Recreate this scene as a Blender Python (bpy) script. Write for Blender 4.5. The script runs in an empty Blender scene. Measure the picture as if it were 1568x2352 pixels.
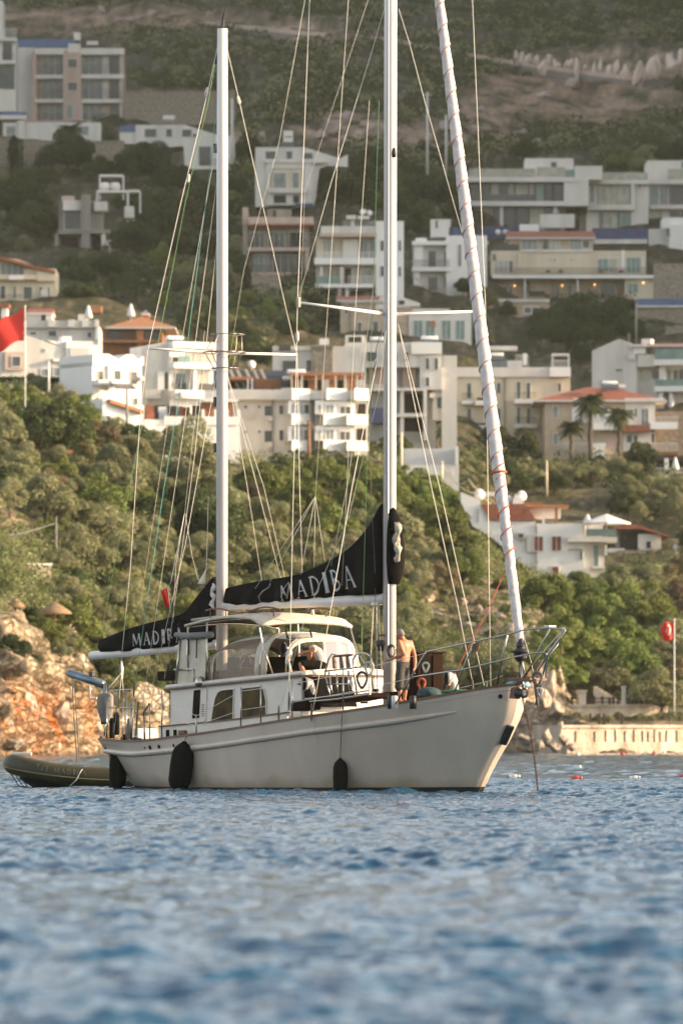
import bpy, bmesh, math, random
import numpy as np
from mathutils import Vector, Matrix
R = math.radians
scene = bpy.context.scene
COL = scene.collection
# ---------------------------------------------------------------- camera, sky, sun, exposure
FPX, HX, HY, CAMH = 14000.0, 784.0, 1678.0, 1.4      # focal length, principal column and horizon row on a 1568x2352 grid
cam = bpy.data.cameras.new('camera'); camo = bpy.data.objects.new('camera', cam); COL.objects.link(camo)
camo.location = (0, 0, CAMH); camo.rotation_euler = (R(90), 0, 0)
cam.sensor_fit = 'VERTICAL'; cam.sensor_height = 36.0; cam.lens = FPX / 2352 * 36.0
cam.shift_y = (HY - 1176) / 2352.0
cam.clip_start = 1.0; cam.clip_end = 6000
cam.dof.use_dof = True; cam.dof.focus_distance = 139.5; cam.dof.aperture_fstop = 2.5
scene.camera = camo
SUN_AZ, SUN_EL = R(87), R(14)                        # azimuth clockwise seen from above, from the camera-facing side to the right
sdir = Vector((math.sin(SUN_AZ) * math.cos(SUN_EL), -math.cos(SUN_AZ) * math.cos(SUN_EL), math.sin(SUN_EL)))
sun = bpy.data.lights.new('sun', 'SUN'); suno = bpy.data.objects.new('sun', sun); COL.objects.link(suno)
sun.energy = 3.9; sun.angle = R(0.6); sun.color = (1.0, 0.71, 0.41)
suno.rotation_euler = sdir.to_track_quat('Z', 'Y').to_euler()
world = bpy.data.worlds.new('World'); scene.world = world; world.use_nodes = True
wn = world.node_tree.nodes; wl = world.node_tree.links
bg = wn['Background']; sky = wn.new('ShaderNodeTexSky'); sky.sky_type = 'NISHITA'; sky.sun_disc = False
sky.sun_elevation = R(24); sky.sun_rotation = math.atan2(sdir.x, sdir.y)
sky.sun_elevation = SUN_EL
sky.air_density = 1.0; sky.dust_density = 1.6; sky.ozone_density = 1.0
hsv = wn.new('ShaderNodeHueSaturation'); hsv.inputs['Saturation'].default_value = 0.40      # sky desaturated so that skylit shade turns warmer
wl.new(sky.outputs[0], hsv.inputs['Color']); wl.new(hsv.outputs[0], bg.inputs[0]); bg.inputs[1].default_value = 0.15
scene.view_settings.view_transform = 'Standard'; scene.view_settings.look = 'None'
scene.view_settings.exposure = 1.42; scene.view_settings.gamma = 1.0; scene.view_settings.use_curve_mapping = False
scene.cycles.max_bounces = 6; scene.cycles.diffuse_bounces = 3; scene.cycles.glossy_bounces = 3
scene.cycles.transparent_max_bounces = 12; scene.cycles.caustics_reflective = False; scene.cycles.caustics_refractive = False

# ---------------------------------------------------------------- helpers
def P(x, y, d):
    return Vector(((x - HX) / FPX * d, d, CAMH + (HY - y) / FPX * d))
def tag(o, label=None, cat=None, group=None, kind=None):
    if label: o['label'] = label
    if cat: o['category'] = cat
    if group: o['group'] = group
    if kind: o['kind'] = kind
    return o
def empty(name, loc, rz=0.0, label=None, cat=None, group=None):
    o = bpy.data.objects.new(name, None); COL.objects.link(o); o.location = loc; o.rotation_euler = (0, 0, rz)
    o.empty_display_size = 0.3
    return tag(o, label, cat, group)
class MB:
    """collects shapes; build() links them as ONE mesh object"""
    def __init__(s): s.v = []; s.f = []
    def add(s, vs, fs):
        n = len(s.v); s.v += [tuple(p) for p in vs]; s.f += [tuple(i + n for i in f) for f in fs]; return s
    def box(s, a, b):
        (x0, y0, z0), (x1, y1, z1) = a, b
        return s.hexa([(x0,y0,z0),(x1,y0,z0),(x1,y1,z0),(x0,y1,z0)], [(x0,y0,z1),(x1,y0,z1),(x1,y1,z1),(x0,y1,z1)])
    def hexa(s, lo, hi):
        return s.add(list(lo) + list(hi), [(3,2,1,0),(4,5,6,7),(0,1,5,4),(1,2,6,5),(2,3,7,6),(3,0,4,7)])
    def prism(s, poly, vec):
        n = len(poly); vec = Vector(vec); a = [Vector(p) for p in poly]
        return s.add(a + [p + vec for p in a], [tuple(range(n - 1, -1, -1)), tuple(range(n, 2 * n))] + [(i, (i + 1) % n, n + (i + 1) % n, n + i) for i in range(n)])
    def loft(s, rings, closed=True, caps=True):
        m = len(rings[0]); vs = [p for r in rings for p in r]; fs = []
        for i in range(len(rings) - 1):
            for j in range(m if closed else m - 1):
                k = (j + 1) % m; fs.append((i*m + j, i*m + k, (i+1)*m + k, (i+1)*m + j))
        if caps and closed:
            fs.append(tuple(range(m - 1, -1, -1))); fs.append(tuple(range((len(rings)-1)*m, len(rings)*m)))
        return s.add(vs, fs)
    def tube(s, path, r, seg=8, caps=True):
        pts = [Vector(p) for p in path]; n = len(pts); rings = []
        rr = r if isinstance(r, (list, tuple)) else [r] * n
        prev = None
        for i, p in enumerate(pts):
            t = (pts[min(i+1, n-1)] - pts[max(i-1, 0)])
            if t.length < 1e-9: t = Vector((0, 0, 1))
            t.normalize()
            if prev is None:
                a = Vector((0, 0, 1)) if abs(t.z) < 0.9 else Vector((1, 0, 0))
                u = t.cross(a).normalized()
            else:
                u = (prev - t * prev.dot(t)); u.normalize()
            prev = u; w = t.cross(u)
            rings.append([p + (u * math.cos(2*math.pi*k/seg) + w * math.sin(2*math.pi*k/seg)) * rr[i] for k in range(seg)])
        return s.loft(rings, True, caps)
    def lathe(s, prof, c=(0,0,0), seg=16, axis='z'):
        c = Vector(c); rings = []
        for (r, h) in prof:
            ring = []
            for k in range(seg):
                a = 2*math.pi*k/seg; x, y = r*math.cos(a), r*math.sin(a)
                ring.append(c + (Vector((x, y, h)) if axis == 'z' else Vector((h, x, y)) if axis == 'x' else Vector((y, h, x))))
            rings.append(ring)
        return s.loft(rings)
    def build(s, name, m, parent=None, smooth=False, bevel=0.0, fix=True):
        me = bpy.data.meshes.new(name); me.from_pydata(s.v, [], s.f)
        if fix:
            bm = bmesh.new(); bm.from_mesh(me); bmesh.ops.recalc_face_normals(bm, faces=bm.faces); bm.to_mesh(me); bm.free()
        if m is not None: me.materials.append(m)
        if smooth: me.polygons.foreach_set('use_smooth', [True] * len(me.polygons))
        o = bpy.data.objects.new(name, me); COL.objects.link(o)
        if parent: o.parent = parent
        if bevel:
            b = o.modifiers.new('bevel', 'BEVEL'); b.width = bevel; b.segments = 2; b.limit_method = 'ANGLE'
        return o
def npmesh(name, V, F, m, smooth=False):
    me = bpy.data.meshes.new(name); V = np.asarray(V, np.float32); F = np.asarray(F, np.int32); k = F.shape[1]
    me.vertices.add(len(V)); me.vertices.foreach_set('co', V.ravel())
    me.loops.add(F.size); me.loops.foreach_set('vertex_index', F.ravel())
    me.polygons.add(len(F)); me.polygons.foreach_set('loop_start', np.arange(0, F.size, k, dtype=np.int32)); me.polygons.foreach_set('loop_total', np.full(len(F), k, np.int32))
    me.polygons.foreach_set('use_smooth', np.full(len(F), smooth, bool))
    if m is not None: me.materials.append(m)
    me.update(calc_edges=True); return me
def obj_of(name, me, parent=None):
    o = bpy.data.objects.new(name, me); COL.objects.link(o)
    if parent: o.parent = parent
    return o
# ---- value noise
def _h(i, j, s):
    n = (i.astype(np.int64) * 374761393 + j.astype(np.int64) * 668265263 + s * 1442695041) & 0xffffffff
    n = ((n ^ (n >> 13)) * 1274126177) & 0xffffffff
    return ((n ^ (n >> 16)) & 0xffff) / 65535.0 * 2 - 1
def vnoise(x, y, s=0):
    x = np.asarray(x, float); y = np.asarray(y, float)
    i = np.floor(x); j = np.floor(y); fx = x - i; fy = y - j; fx = fx*fx*(3-2*fx); fy = fy*fy*(3-2*fy)
    return ((_h(i,j,s)*(1-fx) + _h(i+1,j,s)*fx)*(1-fy) + (_h(i,j+1,s)*(1-fx) + _h(i+1,j+1,s)*fx)*fy)
def fbm(x, y, s=0, o=4):
    a, t = 0.0, 1.0
    for k in range(o):
        a = a + vnoise(np.asarray(x) * 2**k + 17.3*k, np.asarray(y) * 2**k, s + k) * t; t *= 0.5
    return a
# ---- materials
def mat(name, c, rough=0.6, c2=None, scale=3.0, bump=0.0, metal=0.0, bscale=None, spec=0.5, detail=6.0, streak=False, rand=0.0, lo=0.35, hi=0.65, coat=0.0):
    m = bpy.data.materials.new(name); m.use_nodes = True; nt = m.node_tree; n, l = nt.nodes, nt.links
    b = n['Principled BSDF']; b.inputs['Roughness'].default_value = rough; b.inputs['Metallic'].default_value = metal
    b.inputs['Specular IOR Level'].default_value = spec; b.inputs['Coat Weight'].default_value = coat
    c = tuple(c) + (1,); b.inputs['Base Color'].default_value = c
    tc = n.new('ShaderNodeTexCoord'); mp = n.new('ShaderNodeMapping'); l.new(tc.outputs['Object'], mp.inputs[0])
    if streak: mp.inputs['Scale'].default_value = (1, 1, 0.15)
    out = None
    if c2 is not None:
        t = n.new('ShaderNodeTexNoise'); t.inputs['Scale'].default_value = scale; t.inputs['Detail'].default_value = detail; t.inputs['Roughness'].default_value = 0.6
        l.new(mp.outputs[0], t.inputs[0])
        r = n.new('ShaderNodeValToRGB'); r.color_ramp.elements[0].position = lo; r.color_ramp.elements[1].position = hi
        r.color_ramp.elements[0].color = c; r.color_ramp.elements[1].color = tuple(c2) + (1,)
        l.new(t.outputs[0], r.inputs[0]); out = r.outputs[0]
    if rand:
        oi = n.new('ShaderNodeObjectInfo'); hs = n.new('ShaderNodeHueSaturation')
        mr = n.new('ShaderNodeMapRange'); mr.inputs[3].default_value = 1 - rand; mr.inputs[4].default_value = 1 + rand
        l.new(oi.outputs['Random'], mr.inputs[0]); l.new(mr.outputs[0], hs.inputs['Value'])
        m2 = n.new('ShaderNodeMath'); m2.operation = 'MULTIPLY'; m2.inputs[1].default_value = 7.13; l.new(oi.outputs['Random'], m2.inputs[0])
        m3 = n.new('ShaderNodeMath'); m3.operation = 'FRACT'; l.new(m2.outputs[0], m3.inputs[0])
        mr2 = n.new('ShaderNodeMapRange'); mr2.inputs[3].default_value = 0.485; mr2.inputs[4].default_value = 0.515
        l.new(m3.outputs[0], mr2.inputs[0]); l.new(mr2.outputs[0], hs.inputs['Hue'])
        if out is not None: l.new(out, hs.inputs['Color'])
        else: hs.inputs['Color'].default_value = c
        out = hs.outputs[0]
    if out is not None: l.new(out, b.inputs['Base Color'])
    if bump:
        t = n.new('ShaderNodeTexNoise'); t.inputs['Scale'].default_value = bscale or scale * 4; t.inputs['Detail'].default_value = 5
        l.new(tc.outputs['Object'], t.inputs[0])
        bp = n.new('ShaderNodeBump'); bp.inputs['Strength'].default_value = 1.0; bp.inputs['Distance'].default_value = bump
        l.new(t.outputs[0], bp.inputs['Height']); l.new(bp.outputs[0], b.inputs['Normal'])
    return m
def leafmat(name, c, c2, rand=0.22, scale=2.5):
    m = mat(name, c, 0.75, c2, scale, rand=rand, spec=0.25, detail=3, lo=0.3, hi=0.7)
    nt = m.node_tree; n, l = nt.nodes, nt.links; b = n['Principled BSDF']; o = n['Material Output']
    tr = n.new('ShaderNodeBsdfTranslucent'); mx = n.new('ShaderNodeMixShader'); mx.inputs[0].default_value = 0.3
    src = b.inputs['Base Color'].links[0].from_socket; l.new(src, tr.inputs[0])
    l.new(b.outputs[0], mx.inputs[1]); l.new(tr.outputs[0], mx.inputs[2]); l.new(mx.outputs[0], o.inputs[0])
    return m
def glassmat(name, alpha=0.45, tint=(0.85, 0.8, 0.72), rough=0.08):
    m = bpy.data.materials.new(name); m.use_nodes = True; n, l = m.node_tree.nodes, m.node_tree.links
    b = n['Principled BSDF']; b.inputs['Base Color'].default_value = tint + (1,); b.inputs['Roughness'].default_value = rough
    tr = n.new('ShaderNodeBsdfTransparent'); mx = n.new('ShaderNodeMixShader'); mx.inputs[0].default_value = alpha
    l.new(tr.outputs[0], mx.inputs[1]); l.new(b.outputs[0], mx.inputs[2]); l.new(mx.outputs[0], n['Material Output'].inputs[0])
    return m

# ---------------------------------------------------------------- terrain
#            x : shore, cliff top, slope, slope, headland crest, behind crest, hillside ...  as (distance, row of the 1568x2352 grid)
KX = [-1500, -700, 0, 130, 250, 400, 850, 1050, 1210, 1350, 1568, 2300, 3200]
KN = [
 [(260,1750),(266,1420),(285,1380),(350,1200),(450,965),(490,960),(560,900),(620,840),(700,740),(770,650),(840,540),(920,400),(1000,280),(1100,130),(1260,-20),(1800,-420)],
 [(290,1745),(297,1420),(315,1385),(375,1200),(460,965),(492,960),(560,900),(620,840),(700,740),(770,650),(840,540),(920,400),(1000,280),(1100,130),(1260,-20),(1800,-420)],
 [(330,1737),(337,1425),(352,1395),(400,1210),(465,975),(495,970),(560,905),(620,840),(700,740),(770,650),(840,540),(920,400),(1000,280),(1100,130),(1260,-20),(1800,-420)],
 [(345,1735),(352,1560),(364,1485),(405,1260),(465,990),(496,985),(560,905),(620,840),(700,740),(770,650),(840,540),(920,400),(1000,280),(1100,130),(1260,-20),(1800,-420)],
 [(364,1732),(371,1650),(384,1565),(415,1290),(470,1040),(500,1035),(560,930),(620,860),(700,750),(770,655),(840,545),(920,405),(1000,280),(1100,130),(1260,-20),(1800,-420)],
 [(385,1729),(391,1660),(405,1560),(430,1320),(475,1090),(505,1080),(540,1045),(600,935),(690,805),(760,690),(840,560),(915,410),(1000,285),(1100,140),(1260,-20),(1800,-420)],
 [(388,1728),(394,1665),(410,1570),(440,1350),(485,1130),(505,1120),(545,1060),(610,1000),(690,860),(760,720),(840,540),(910,420),(1000,290),(1100,160),(1260,-20),(1800,-420)],
 [(385,1729),(391,1660),(412,1530),(445,1390),(490,1230),(512,1205),(560,1120),(620,1040),(690,890),(765,740),(840,580),(910,455),(1000,320),(1100,170),(1260,-20),(1800,-420)],
 [(378,1730),(384,1620),(402,1510),(440,1400),(490,1330),(520,1300),(570,1190),(630,1085),(700,950),(770,800),(840,665),(910,520),(990,370),(1100,185),(1260,-20),(1800,-420)],
 [(372,1731),(377,1668),(398,1645),(432,1500),(480,1385),(520,1325),(575,1190),(630,1090),(700,950),(770,800),(840,675),(910,525),(990,370),(1100,195),(1260,-10),(1800,-420)],
 [(374,1730),(378,1668),(395,1645),(430,1520),(470,1420),(520,1310),(575,1190),(630,1090),(700,950),(770,800),(840,680),(910,525),(990,370),(1100,200),(1260,-10),(1800,-420)],
 [(376,1730),(380,1668),(395,1645),(430,1530),(470,1430),(520,1320),(575,1195),(630,1090),(700,950),(770,800),(840,680),(910,525),(990,370),(1100,200),(1260,-10),(1800,-420)],
 [(376,1730),(380,1668),(395,1645),(430,1530),(470,1430),(520,1320),(575,1195),(630,1090),(700,950),(770,800),(840,680),(910,525),(990,370),(1100,200),(1260,-10),(1800,-420)]]
KX = np.array(KX, float); KA = np.array(KN, float)           # (cols, knots, 2)
KZ = CAMH + (HY - KA[:, :, 1]) / FPX * KA[:, :, 0]; KZ[:, 0] = 0.0
def knots(x):
    x = np.atleast_1d(np.asarray(x, float)); i = np.clip(np.searchsorted(KX, x) - 1, 0, len(KX) - 2)
    t = np.clip((x - KX[i]) / (KX[i+1] - KX[i]), 0, 1)[:, None]; t = t * t * (3 - 2 * t)
    return KA[i, :, 0]*(1-t) + KA[i+1, :, 0]*t, KZ[i]*(1-t) + KZ[i+1]*t
def ground_z(x, d):
    kd, kz = knots(x); return float(np.interp(d, kd[0], kz[0]))
def ground_d(x, y):
    """distance at which the ground shows at column x, row y"""
    kd, kz = knots(x); ky = HY - (kz[0] - CAMH) / kd[0] * FPX
    ky = np.minimum.accumulate(ky)
    return float(np.interp(-y, -ky, kd[0]))
def place(x, y):
    d = ground_d(x, y); return P(x, y, d), d
cols = np.concatenate([np.arange(-1500, -200, 60), np.arange(-200, 1800, 6), np.arange(1800, 3201, 60)]).astype(float)
kd, kz = knots(cols)
kd = np.concatenate([kd[:, :1] - 12, kd], 1); kz = np.concatenate([kz[:, :1] * 0 - 3, kz], 1)
sub = [4, 40, 16, 24, 24, 8, 16, 16, 20, 20, 20, 20, 20, 20, 20, 16]
tt = np.concatenate([np.arange(k) / k + i for i, k in enumerate(sub)] + [[len(sub)]])
i0 = np.minimum(tt.astype(int), len(sub) - 1); ft = tt - i0
GD = kd[:, i0]*(1-ft) + kd[:, i0+1]*ft; GZ = kz[:, i0]*(1-ft) + kz[:, i0+1]*ft
GX = (cols[:, None] - HX) / FPX * GD
amp = np.clip((GD - 330) / 300, 0.12, 1.6) * np.clip((tt - 1.0), 0, 1)
GZ = GZ + fbm(GX * 0.11, GD * 0.07, 3) * amp * 0.8
cl = np.clip((tt - 0.5) * 2, 0, 1) * np.clip(3.2 - tt, 0, 1)          # cliff roughness pushes the rock face in and out
rgh = fbm(GX * 0.45 + GD * 0.35, GZ * 0.6, 21, 5) * 1.15 + np.abs(fbm(GX * 1.5 + GD, GZ * 1.4, 31, 3)) * 0.5
GX = GX + rgh * cl * 0.9; GD2 = GD - rgh * cl * 0.9
YI = HY - (GZ - CAMH) / GD * FPX; XI = cols[:, None] + 0 * GD
V = np.stack([GX, GD2, GZ], -1).reshape(-1, 3); nr = len(tt); nc = len(cols)
ii, jj = np.meshgrid(np.arange(nc - 1), np.arange(nr - 1), indexing='ij'); q = (ii * nr + jj).ravel()
F = np.stack([q, q + nr, q + nr + 1, q + 1], -1)
def region(x, y, cx, cy, rx, ry):
    return np.clip(1.6 - 1.6 * np.sqrt(((x - cx) / rx)**2 + ((y - cy) / ry)**2), 0, 1)
nz = fbm(GX * 0.25, GD * 0.18, 7); nz2 = fbm(GX * 0.9 + 5, GD * 0.6 + GZ * 0.7, 9)
rock = np.clip((np.broadcast_to(2.6 - tt, GX.shape)), 0, 1)
for r_ in [(1330,210,330,110),(1120,260,120,90),(1000,320,140,60),(800,290,170,60),(260,45,420,42),(700,75,200,40),(1400,150,260,45),(1130,1420,190,110),(1000,1370,120,60),(1260,1560,90,120),(20,1190,110,60),(540,330,70,60),(60,1480,220,110)]:
    rock = np.maximum(rock, region(XI, YI, *r_) * (0.7 + 0.9 * nz))
rock = np.clip(rock + nz2 * 0.25, 0, 1)[..., None]
soil = np.array([0.098, 0.096, 0.044]) * (1 + 0.35 * nz[..., None])
soil = soil + (np.array([0.075, 0.075, 0.036]) - soil) * np.clip((GD - 560) / 200, 0, 1)[..., None]
far = np.clip((GD - 560) / 200, 0, 1)[..., None]
pale = np.array([0.55, 0.43, 0.30]) * (1 - far) + np.array([0.60, 0.44, 0.34]) * far
pale = pale * (1 + 0.25 * nz2[..., None])
red = np.clip(region(XI, YI, 1250, 220, 420, 110) + region(XI, YI, 300, 50, 500, 60), 0, 1)[..., None] * np.clip(0.5 + nz2[..., None], 0, 1)
pale = pale * (1 - 0.6 * red) + np.array([0.38, 0.20, 0.12]) * 0.6 * red
orange = (np.clip(region(XI, YI, 60, 1650, 130, 110) + region(XI, YI, 190, 1640, 70, 80) * .8, 0, 1) * np.clip(0.55 + 1.1 * fbm(GX * 0.8 + GD * 0.6, GZ * 0.25, 51), 0, 1))[..., None]
pale = pale * (1 - orange) + np.array([0.55, 0.17, 0.035]) * orange
wet = np.clip((0.35 - GZ) / 0.3, 0, 1)[..., None]
colr = (soil * (1 - rock) + pale * rock) * (1 - 0.55 * wet)
me = npmesh('hillside', V, F, None, True)
ca = me.color_attributes.new('tint', 'FLOAT_COLOR', 'POINT')
ca.data.foreach_set('color', np.concatenate([np.clip(colr, 0, 1), np.ones(colr.shape[:2] + (1,))], -1).astype(np.float32).ravel())
mt = bpy.data.materials.new('rock_and_soil'); mt.use_nodes = True; n, l = mt.node_tree.nodes, mt.node_tree.links
b = n['Principled BSDF']; b.inputs['Roughness'].default_value = 0.9; b.inputs['Specular IOR Level'].default_value = 0.2
at = n.new('ShaderNodeAttribute'); at.attribute_name = 'tint'
no = n.new('ShaderNodeTexNoise'); no.inputs['Scale'].default_value = 1.1; no.inputs['Detail'].default_value = 9; no.inputs['Roughness'].default_value = 0.65
geo = n.new('ShaderNodeNewGeometry'); l.new(geo.outputs['Position'], no.inputs[0])
rp = n.new('ShaderNodeValToRGB'); rp.color_ramp.elements[0].position = 0.3; rp.color_ramp.elements[0].color = (0.45, 0.43, 0.4, 1); rp.color_ramp.elements[1].position = 0.62; rp.color_ramp.elements[1].color = (1.15, 1.12, 1.08, 1)
l.new(no.outputs[0], rp.inputs[0]); mx = n.new('ShaderNodeMix'); mx.data_type = 'RGBA'; mx.blend_type = 'MULTIPLY'; mx.inputs[0].default_value = 1
l.new(at.outputs['Color'], mx.inputs[6]); l.new(rp.outputs[0], mx.inputs[7]); l.new(mx.outputs[2], b.inputs['Base Color'])
vo = n.new('ShaderNodeTexVoronoi'); vo.inputs['Scale'].default_value = 0.9; l.new(geo.outputs['Position'], vo.inputs[0])
ad = n.new('ShaderNodeMath'); ad.operation = 'ADD'; l.new(no.outputs[0], ad.inputs[0]); l.new(vo.outputs[0], ad.inputs[1])
v2 = n.new('ShaderNodeTexVoronoi'); v2.feature = 'DISTANCE_TO_EDGE'; v2.inputs['Scale'].default_value = 1.7; nv = n.new('ShaderNodeVectorMath'); nv.operation = 'ADD'; l.new(geo.outputs['Position'], nv.inputs[0]); l.new(no.outputs['Color'], nv.inputs[1]); l.new(nv.outputs[0], v2.inputs[0])
mr_ = n.new('ShaderNodeMapRange'); mr_.inputs[2].default_value = 0.12; mr_.inputs[3].default_value = -0.8; mr_.inputs[4].default_value = 0.0; l.new(v2.outputs[0], mr_.inputs[0]); a2 = n.new('ShaderNodeMath'); a2.operation = 'ADD'; l.new(ad.outputs[0], a2.inputs[0]); l.new(mr_.outputs[0], a2.inputs[1])
bp = n.new('ShaderNodeBump'); bp.inputs['Distance'].default_value = 0.6; l.new(a2.outputs[0], bp.inputs['Height']); l.new(bp.outputs[0], b.inputs['Normal'])
me.materials.append(mt)
tag(obj_of('hillside', me), kind='structure')
# a spur of the same mountain to the right of the frame; the evening sun has already sunk behind it for the upper slope
sx = np.linspace(150, 900, 40); sy = np.linspace(560, 2400, 60); SX, SY = np.meshgrid(sx, sy, indexing='ij')
def sstep(a, b, x): t = np.clip((x - a) / (b - a), 0, 1); return t*t*(3-2*t)
SZ = 20 + sstep(150, 330, SX) * (30 + sstep(640, 860, SY) * 330) + fbm(SX * 0.02, SY * 0.02, 77) * 10 + sstep(600, 1300, SY) * 60
q = (np.arange(39)[:, None] * 60 + np.arange(59)[None]).ravel()
me = npmesh('mountain_spur', np.stack([SX, SY, SZ], -1).reshape(-1, 3), np.stack([q, q + 60, q + 61, q + 1], -1), mat('spur_soil', (0.12, 0.10, 0.05), 0.9, (0.06, 0.07, 0.03), 0.05), True)
tag(obj_of('mountain_spur', me), kind='structure')
# ---------------------------------------------------------------- water
dn = np.unique(np.concatenate([np.geomspace(9, 60, 640), np.linspace(60, 175, 1150), np.geomspace(175, 420, 420)]))
wx = np.concatenate([np.linspace(-2400, -60, 60), np.linspace(-50, 1620, 420), np.linspace(1640, 4000, 60)])
WX = (wx[:, None] - HX) / FPX * dn[None]; WY = np.broadcast_to(dn, WX.shape).copy(); WZ = np.zeros_like(WX)
rng = np.random.default_rng(5); DX = np.zeros_like(WX); DY = np.zeros_like(WX); X0, Y0 = WX.copy(), WY.copy()
for k in range(72):
    lam = 0.22 * (2.6 / 0.22) ** rng.random(); ang = R(250) + rng.normal() * 0.75; kk = 2 * math.pi / lam
    a = 0.0086 * lam ** 0.50 * (0.5 + rng.random()); ph = rng.random() * 6.28
    kx, ky = kk * math.cos(ang), kk * math.sin(ang); env = 0.55 + 0.6 * vnoise(X0 / (lam * 5) + k * 3.1, Y0 / (lam * 5), 100 + k)
    step = np.gradient(dn)[None, :]; fade = np.clip(lam / (2.2 * step) - 0.4, 0, 1)
    th = kx * X0 + ky * Y0 + ph; WZ += a * env * fade * np.cos(th); DX -= math.cos(ang) * a * env * fade * np.sin(th); DY -= math.sin(ang) * a * env * fade * np.sin(th)
WZ *= 1.0 + 0.5 * fbm(X0 * 0.15, Y0 * 0.06, 61)
V = np.stack([X0 + DX * 0.8, Y0 + DY * 0.8, WZ], -1).reshape(-1, 3); nr = len(dn); nc = len(wx)
q = (np.arange(nc - 1)[:, None] * nr + np.arange(nr - 1)[None]).ravel()
mw = bpy.data.materials.new('sea_water'); mw.use_nodes = True; n, l = mw.node_tree.nodes, mw.node_tree.links
b = n['Principled BSDF']; b.inputs['Base Color'].default_value = (0.008, 0.056, 0.110, 1); b.inputs['Roughness'].default_value = 0.07; b.inputs['IOR'].default_value = 1.33; b.inputs['Specular Tint'].default_value = (0.41, 0.70, 1.0, 1)
geo = n.new('ShaderNodeNewGeometry'); mp = n.new('ShaderNodeMapping'); mp.inputs['Scale'].default_value = (1, 0.6, 1); l.new(geo.outputs['Position'], mp.inputs[0])
no = n.new('ShaderNodeTexNoise'); no.inputs['Scale'].default_value = 3.2; no.inputs['Detail'].default_value = 5; l.new(mp.outputs[0], no.inputs[0])
bp = n.new('ShaderNodeBump'); bp.inputs['Distance'].default_value = 0.07; l.new(no.outputs[0], bp.inputs['Height']); l.new(bp.outputs[0], b.inputs['Normal'])
tag(obj_of('sea', npmesh('sea', V, np.stack([q, q + nr, q + nr + 1, q + 1], -1), mw, True)), kind='structure')

# ---------------------------------------------------------------- the ketch (local axes: x forward, y to port, z up)
TH = R(55); CT, ST = math.cos(TH), math.sin(TH); OX, OY = 1.11, 140.0
def B(x, y, v=0.0):
    """point of the yacht's own space seen at (x, y) lying v metres to port of its centre plane"""
    k = (x - HX) / FPX; u = (k * (OY + CT * v) - OX - ST * v) / (CT + k * ST)
    return Vector((u, v, CAMH + (HY - y) / FPX * (OY - ST * u + CT * v)))
def BU(x, y, u):
    k = (x - HX) / FPX; v = (k * (OY - ST * u) - OX - CT * u) / (ST - k * CT)
    return Vector((u, v, CAMH + (HY - y) / FPX * (OY - ST * u + CT * v)))
def toworld(p): return Vector((OX + CT * p[0] + ST * p[1], OY - ST * p[0] + CT * p[1], p[2]))
def topx(p):
    w = toworld(p); return (HX + w.x / w.y * FPX, HY - (w.z - CAMH) / w.y * FPX)
M = {}
M['hull'] = mat('white_hull_paint', (0.50, 0.42, 0.345), 0.32, (0.43, 0.355, 0.285), 1.3, spec=0.4, detail=9, lo=0.32, hi=0.7, streak=True, bump=.004, bscale=1.2)
M['white'] = mat('white_gelcoat', (0.64, 0.585, 0.52), 0.35, (0.56, 0.505, 0.44), 2.0)
M['mast'] = mat('white_mast_paint', (0.70, 0.64, 0.60), 0.3, (0.62, 0.565, 0.525), 1.5, streak=True)
M['teak'] = mat('teak', (0.16, 0.075, 0.03), 0.55, (0.09, 0.04, 0.018), 6)
M['deck'] = mat('teak_deck', (0.20, 0.13, 0.075), 0.7, (0.13, 0.08, 0.045), 5)
M['steel'] = mat('stainless_steel', (0.42, 0.38, 0.33), 0.17, metal=1.0)
M['dull_steel'] = mat('weathered_steel', (0.3, 0.25, 0.2), 0.4, metal=0.8)
M['wire'] = mat('rigging_wire', (0.62, 0.58, 0.5), 0.45, spec=0.5)
M['rope_red'] = mat('red_rope', (0.45, 0.09, 0.03), 0.8)
M['rope_teal'] = mat('teal_rope', (0.12, 0.42, 0.36), 0.8)
M['rope_green'] = mat('green_rope', (0.22, 0.42, 0.16), 0.8)
M['rope_pale'] = mat('pale_rope', (0.6, 0.56, 0.48), 0.85, (0.4, 0.37, 0.3), 30)
M['rope_dark'] = mat('dark_rope', (0.06, 0.05, 0.04), 0.85, (0.16, 0.13, 0.1), 30)
M['black'] = mat('black_canvas', (0.004, 0.0035, 0.0035), 0.9, (0.008, 0.0075, 0.007), 4, bump=0.02, bscale=5, spec=0.08)
M['fender'] = mat('black_fender_cloth', (0.005, 0.005, 0.005), 0.9, (0.01, 0.01, 0.009), 20, bump=0.004, bscale=40, spec=0.1)
M['letter'] = mat('pale_lettering', (0.42, 0.40, 0.37), 0.7, (0.25, 0.24, 0.22), 5)
M['cream'] = mat('cream_canvas', (0.60, 0.53, 0.43), 0.85, (0.46, 0.39, 0.30), 3, bump=0.015, bscale=6)
M['cream_dirty'] = mat('weathered_canvas', (0.42, 0.37, 0.30), 0.85, (0.3, 0.26, 0.2), 3, bump=0.02, bscale=5)
M['grey_canvas'] = mat('grey_canvas', (0.20, 0.19, 0.175), 0.85, (0.14, 0.135, 0.125), 5, bump=0.03, bscale=7)
M['brown'] = mat('dark_varnished_wood', (0.022, 0.010, 0.006), 0.8, (0.014, 0.007, 0.004), 5, streak=True, spec=0.05)
M['dark'] = mat('dark_interior', (0.010, 0.008, 0.006), 0.9, spec=.05)
M['glass'] = mat('dark_window_glass', (0.012, 0.009, 0.004), 0.2, (0.085, 0.055, 0.014), 2.5, spec=.06)
M['clear'] = glassmat('clear_vinyl', 0.34, (0.42, 0.32, 0.24), 0.12)
M['sail'] = mat('furled_sailcloth', (0.62, 0.555, 0.53), 0.8, (0.48, 0.42, 0.40), 6, bump=0.01, bscale=12)
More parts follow.
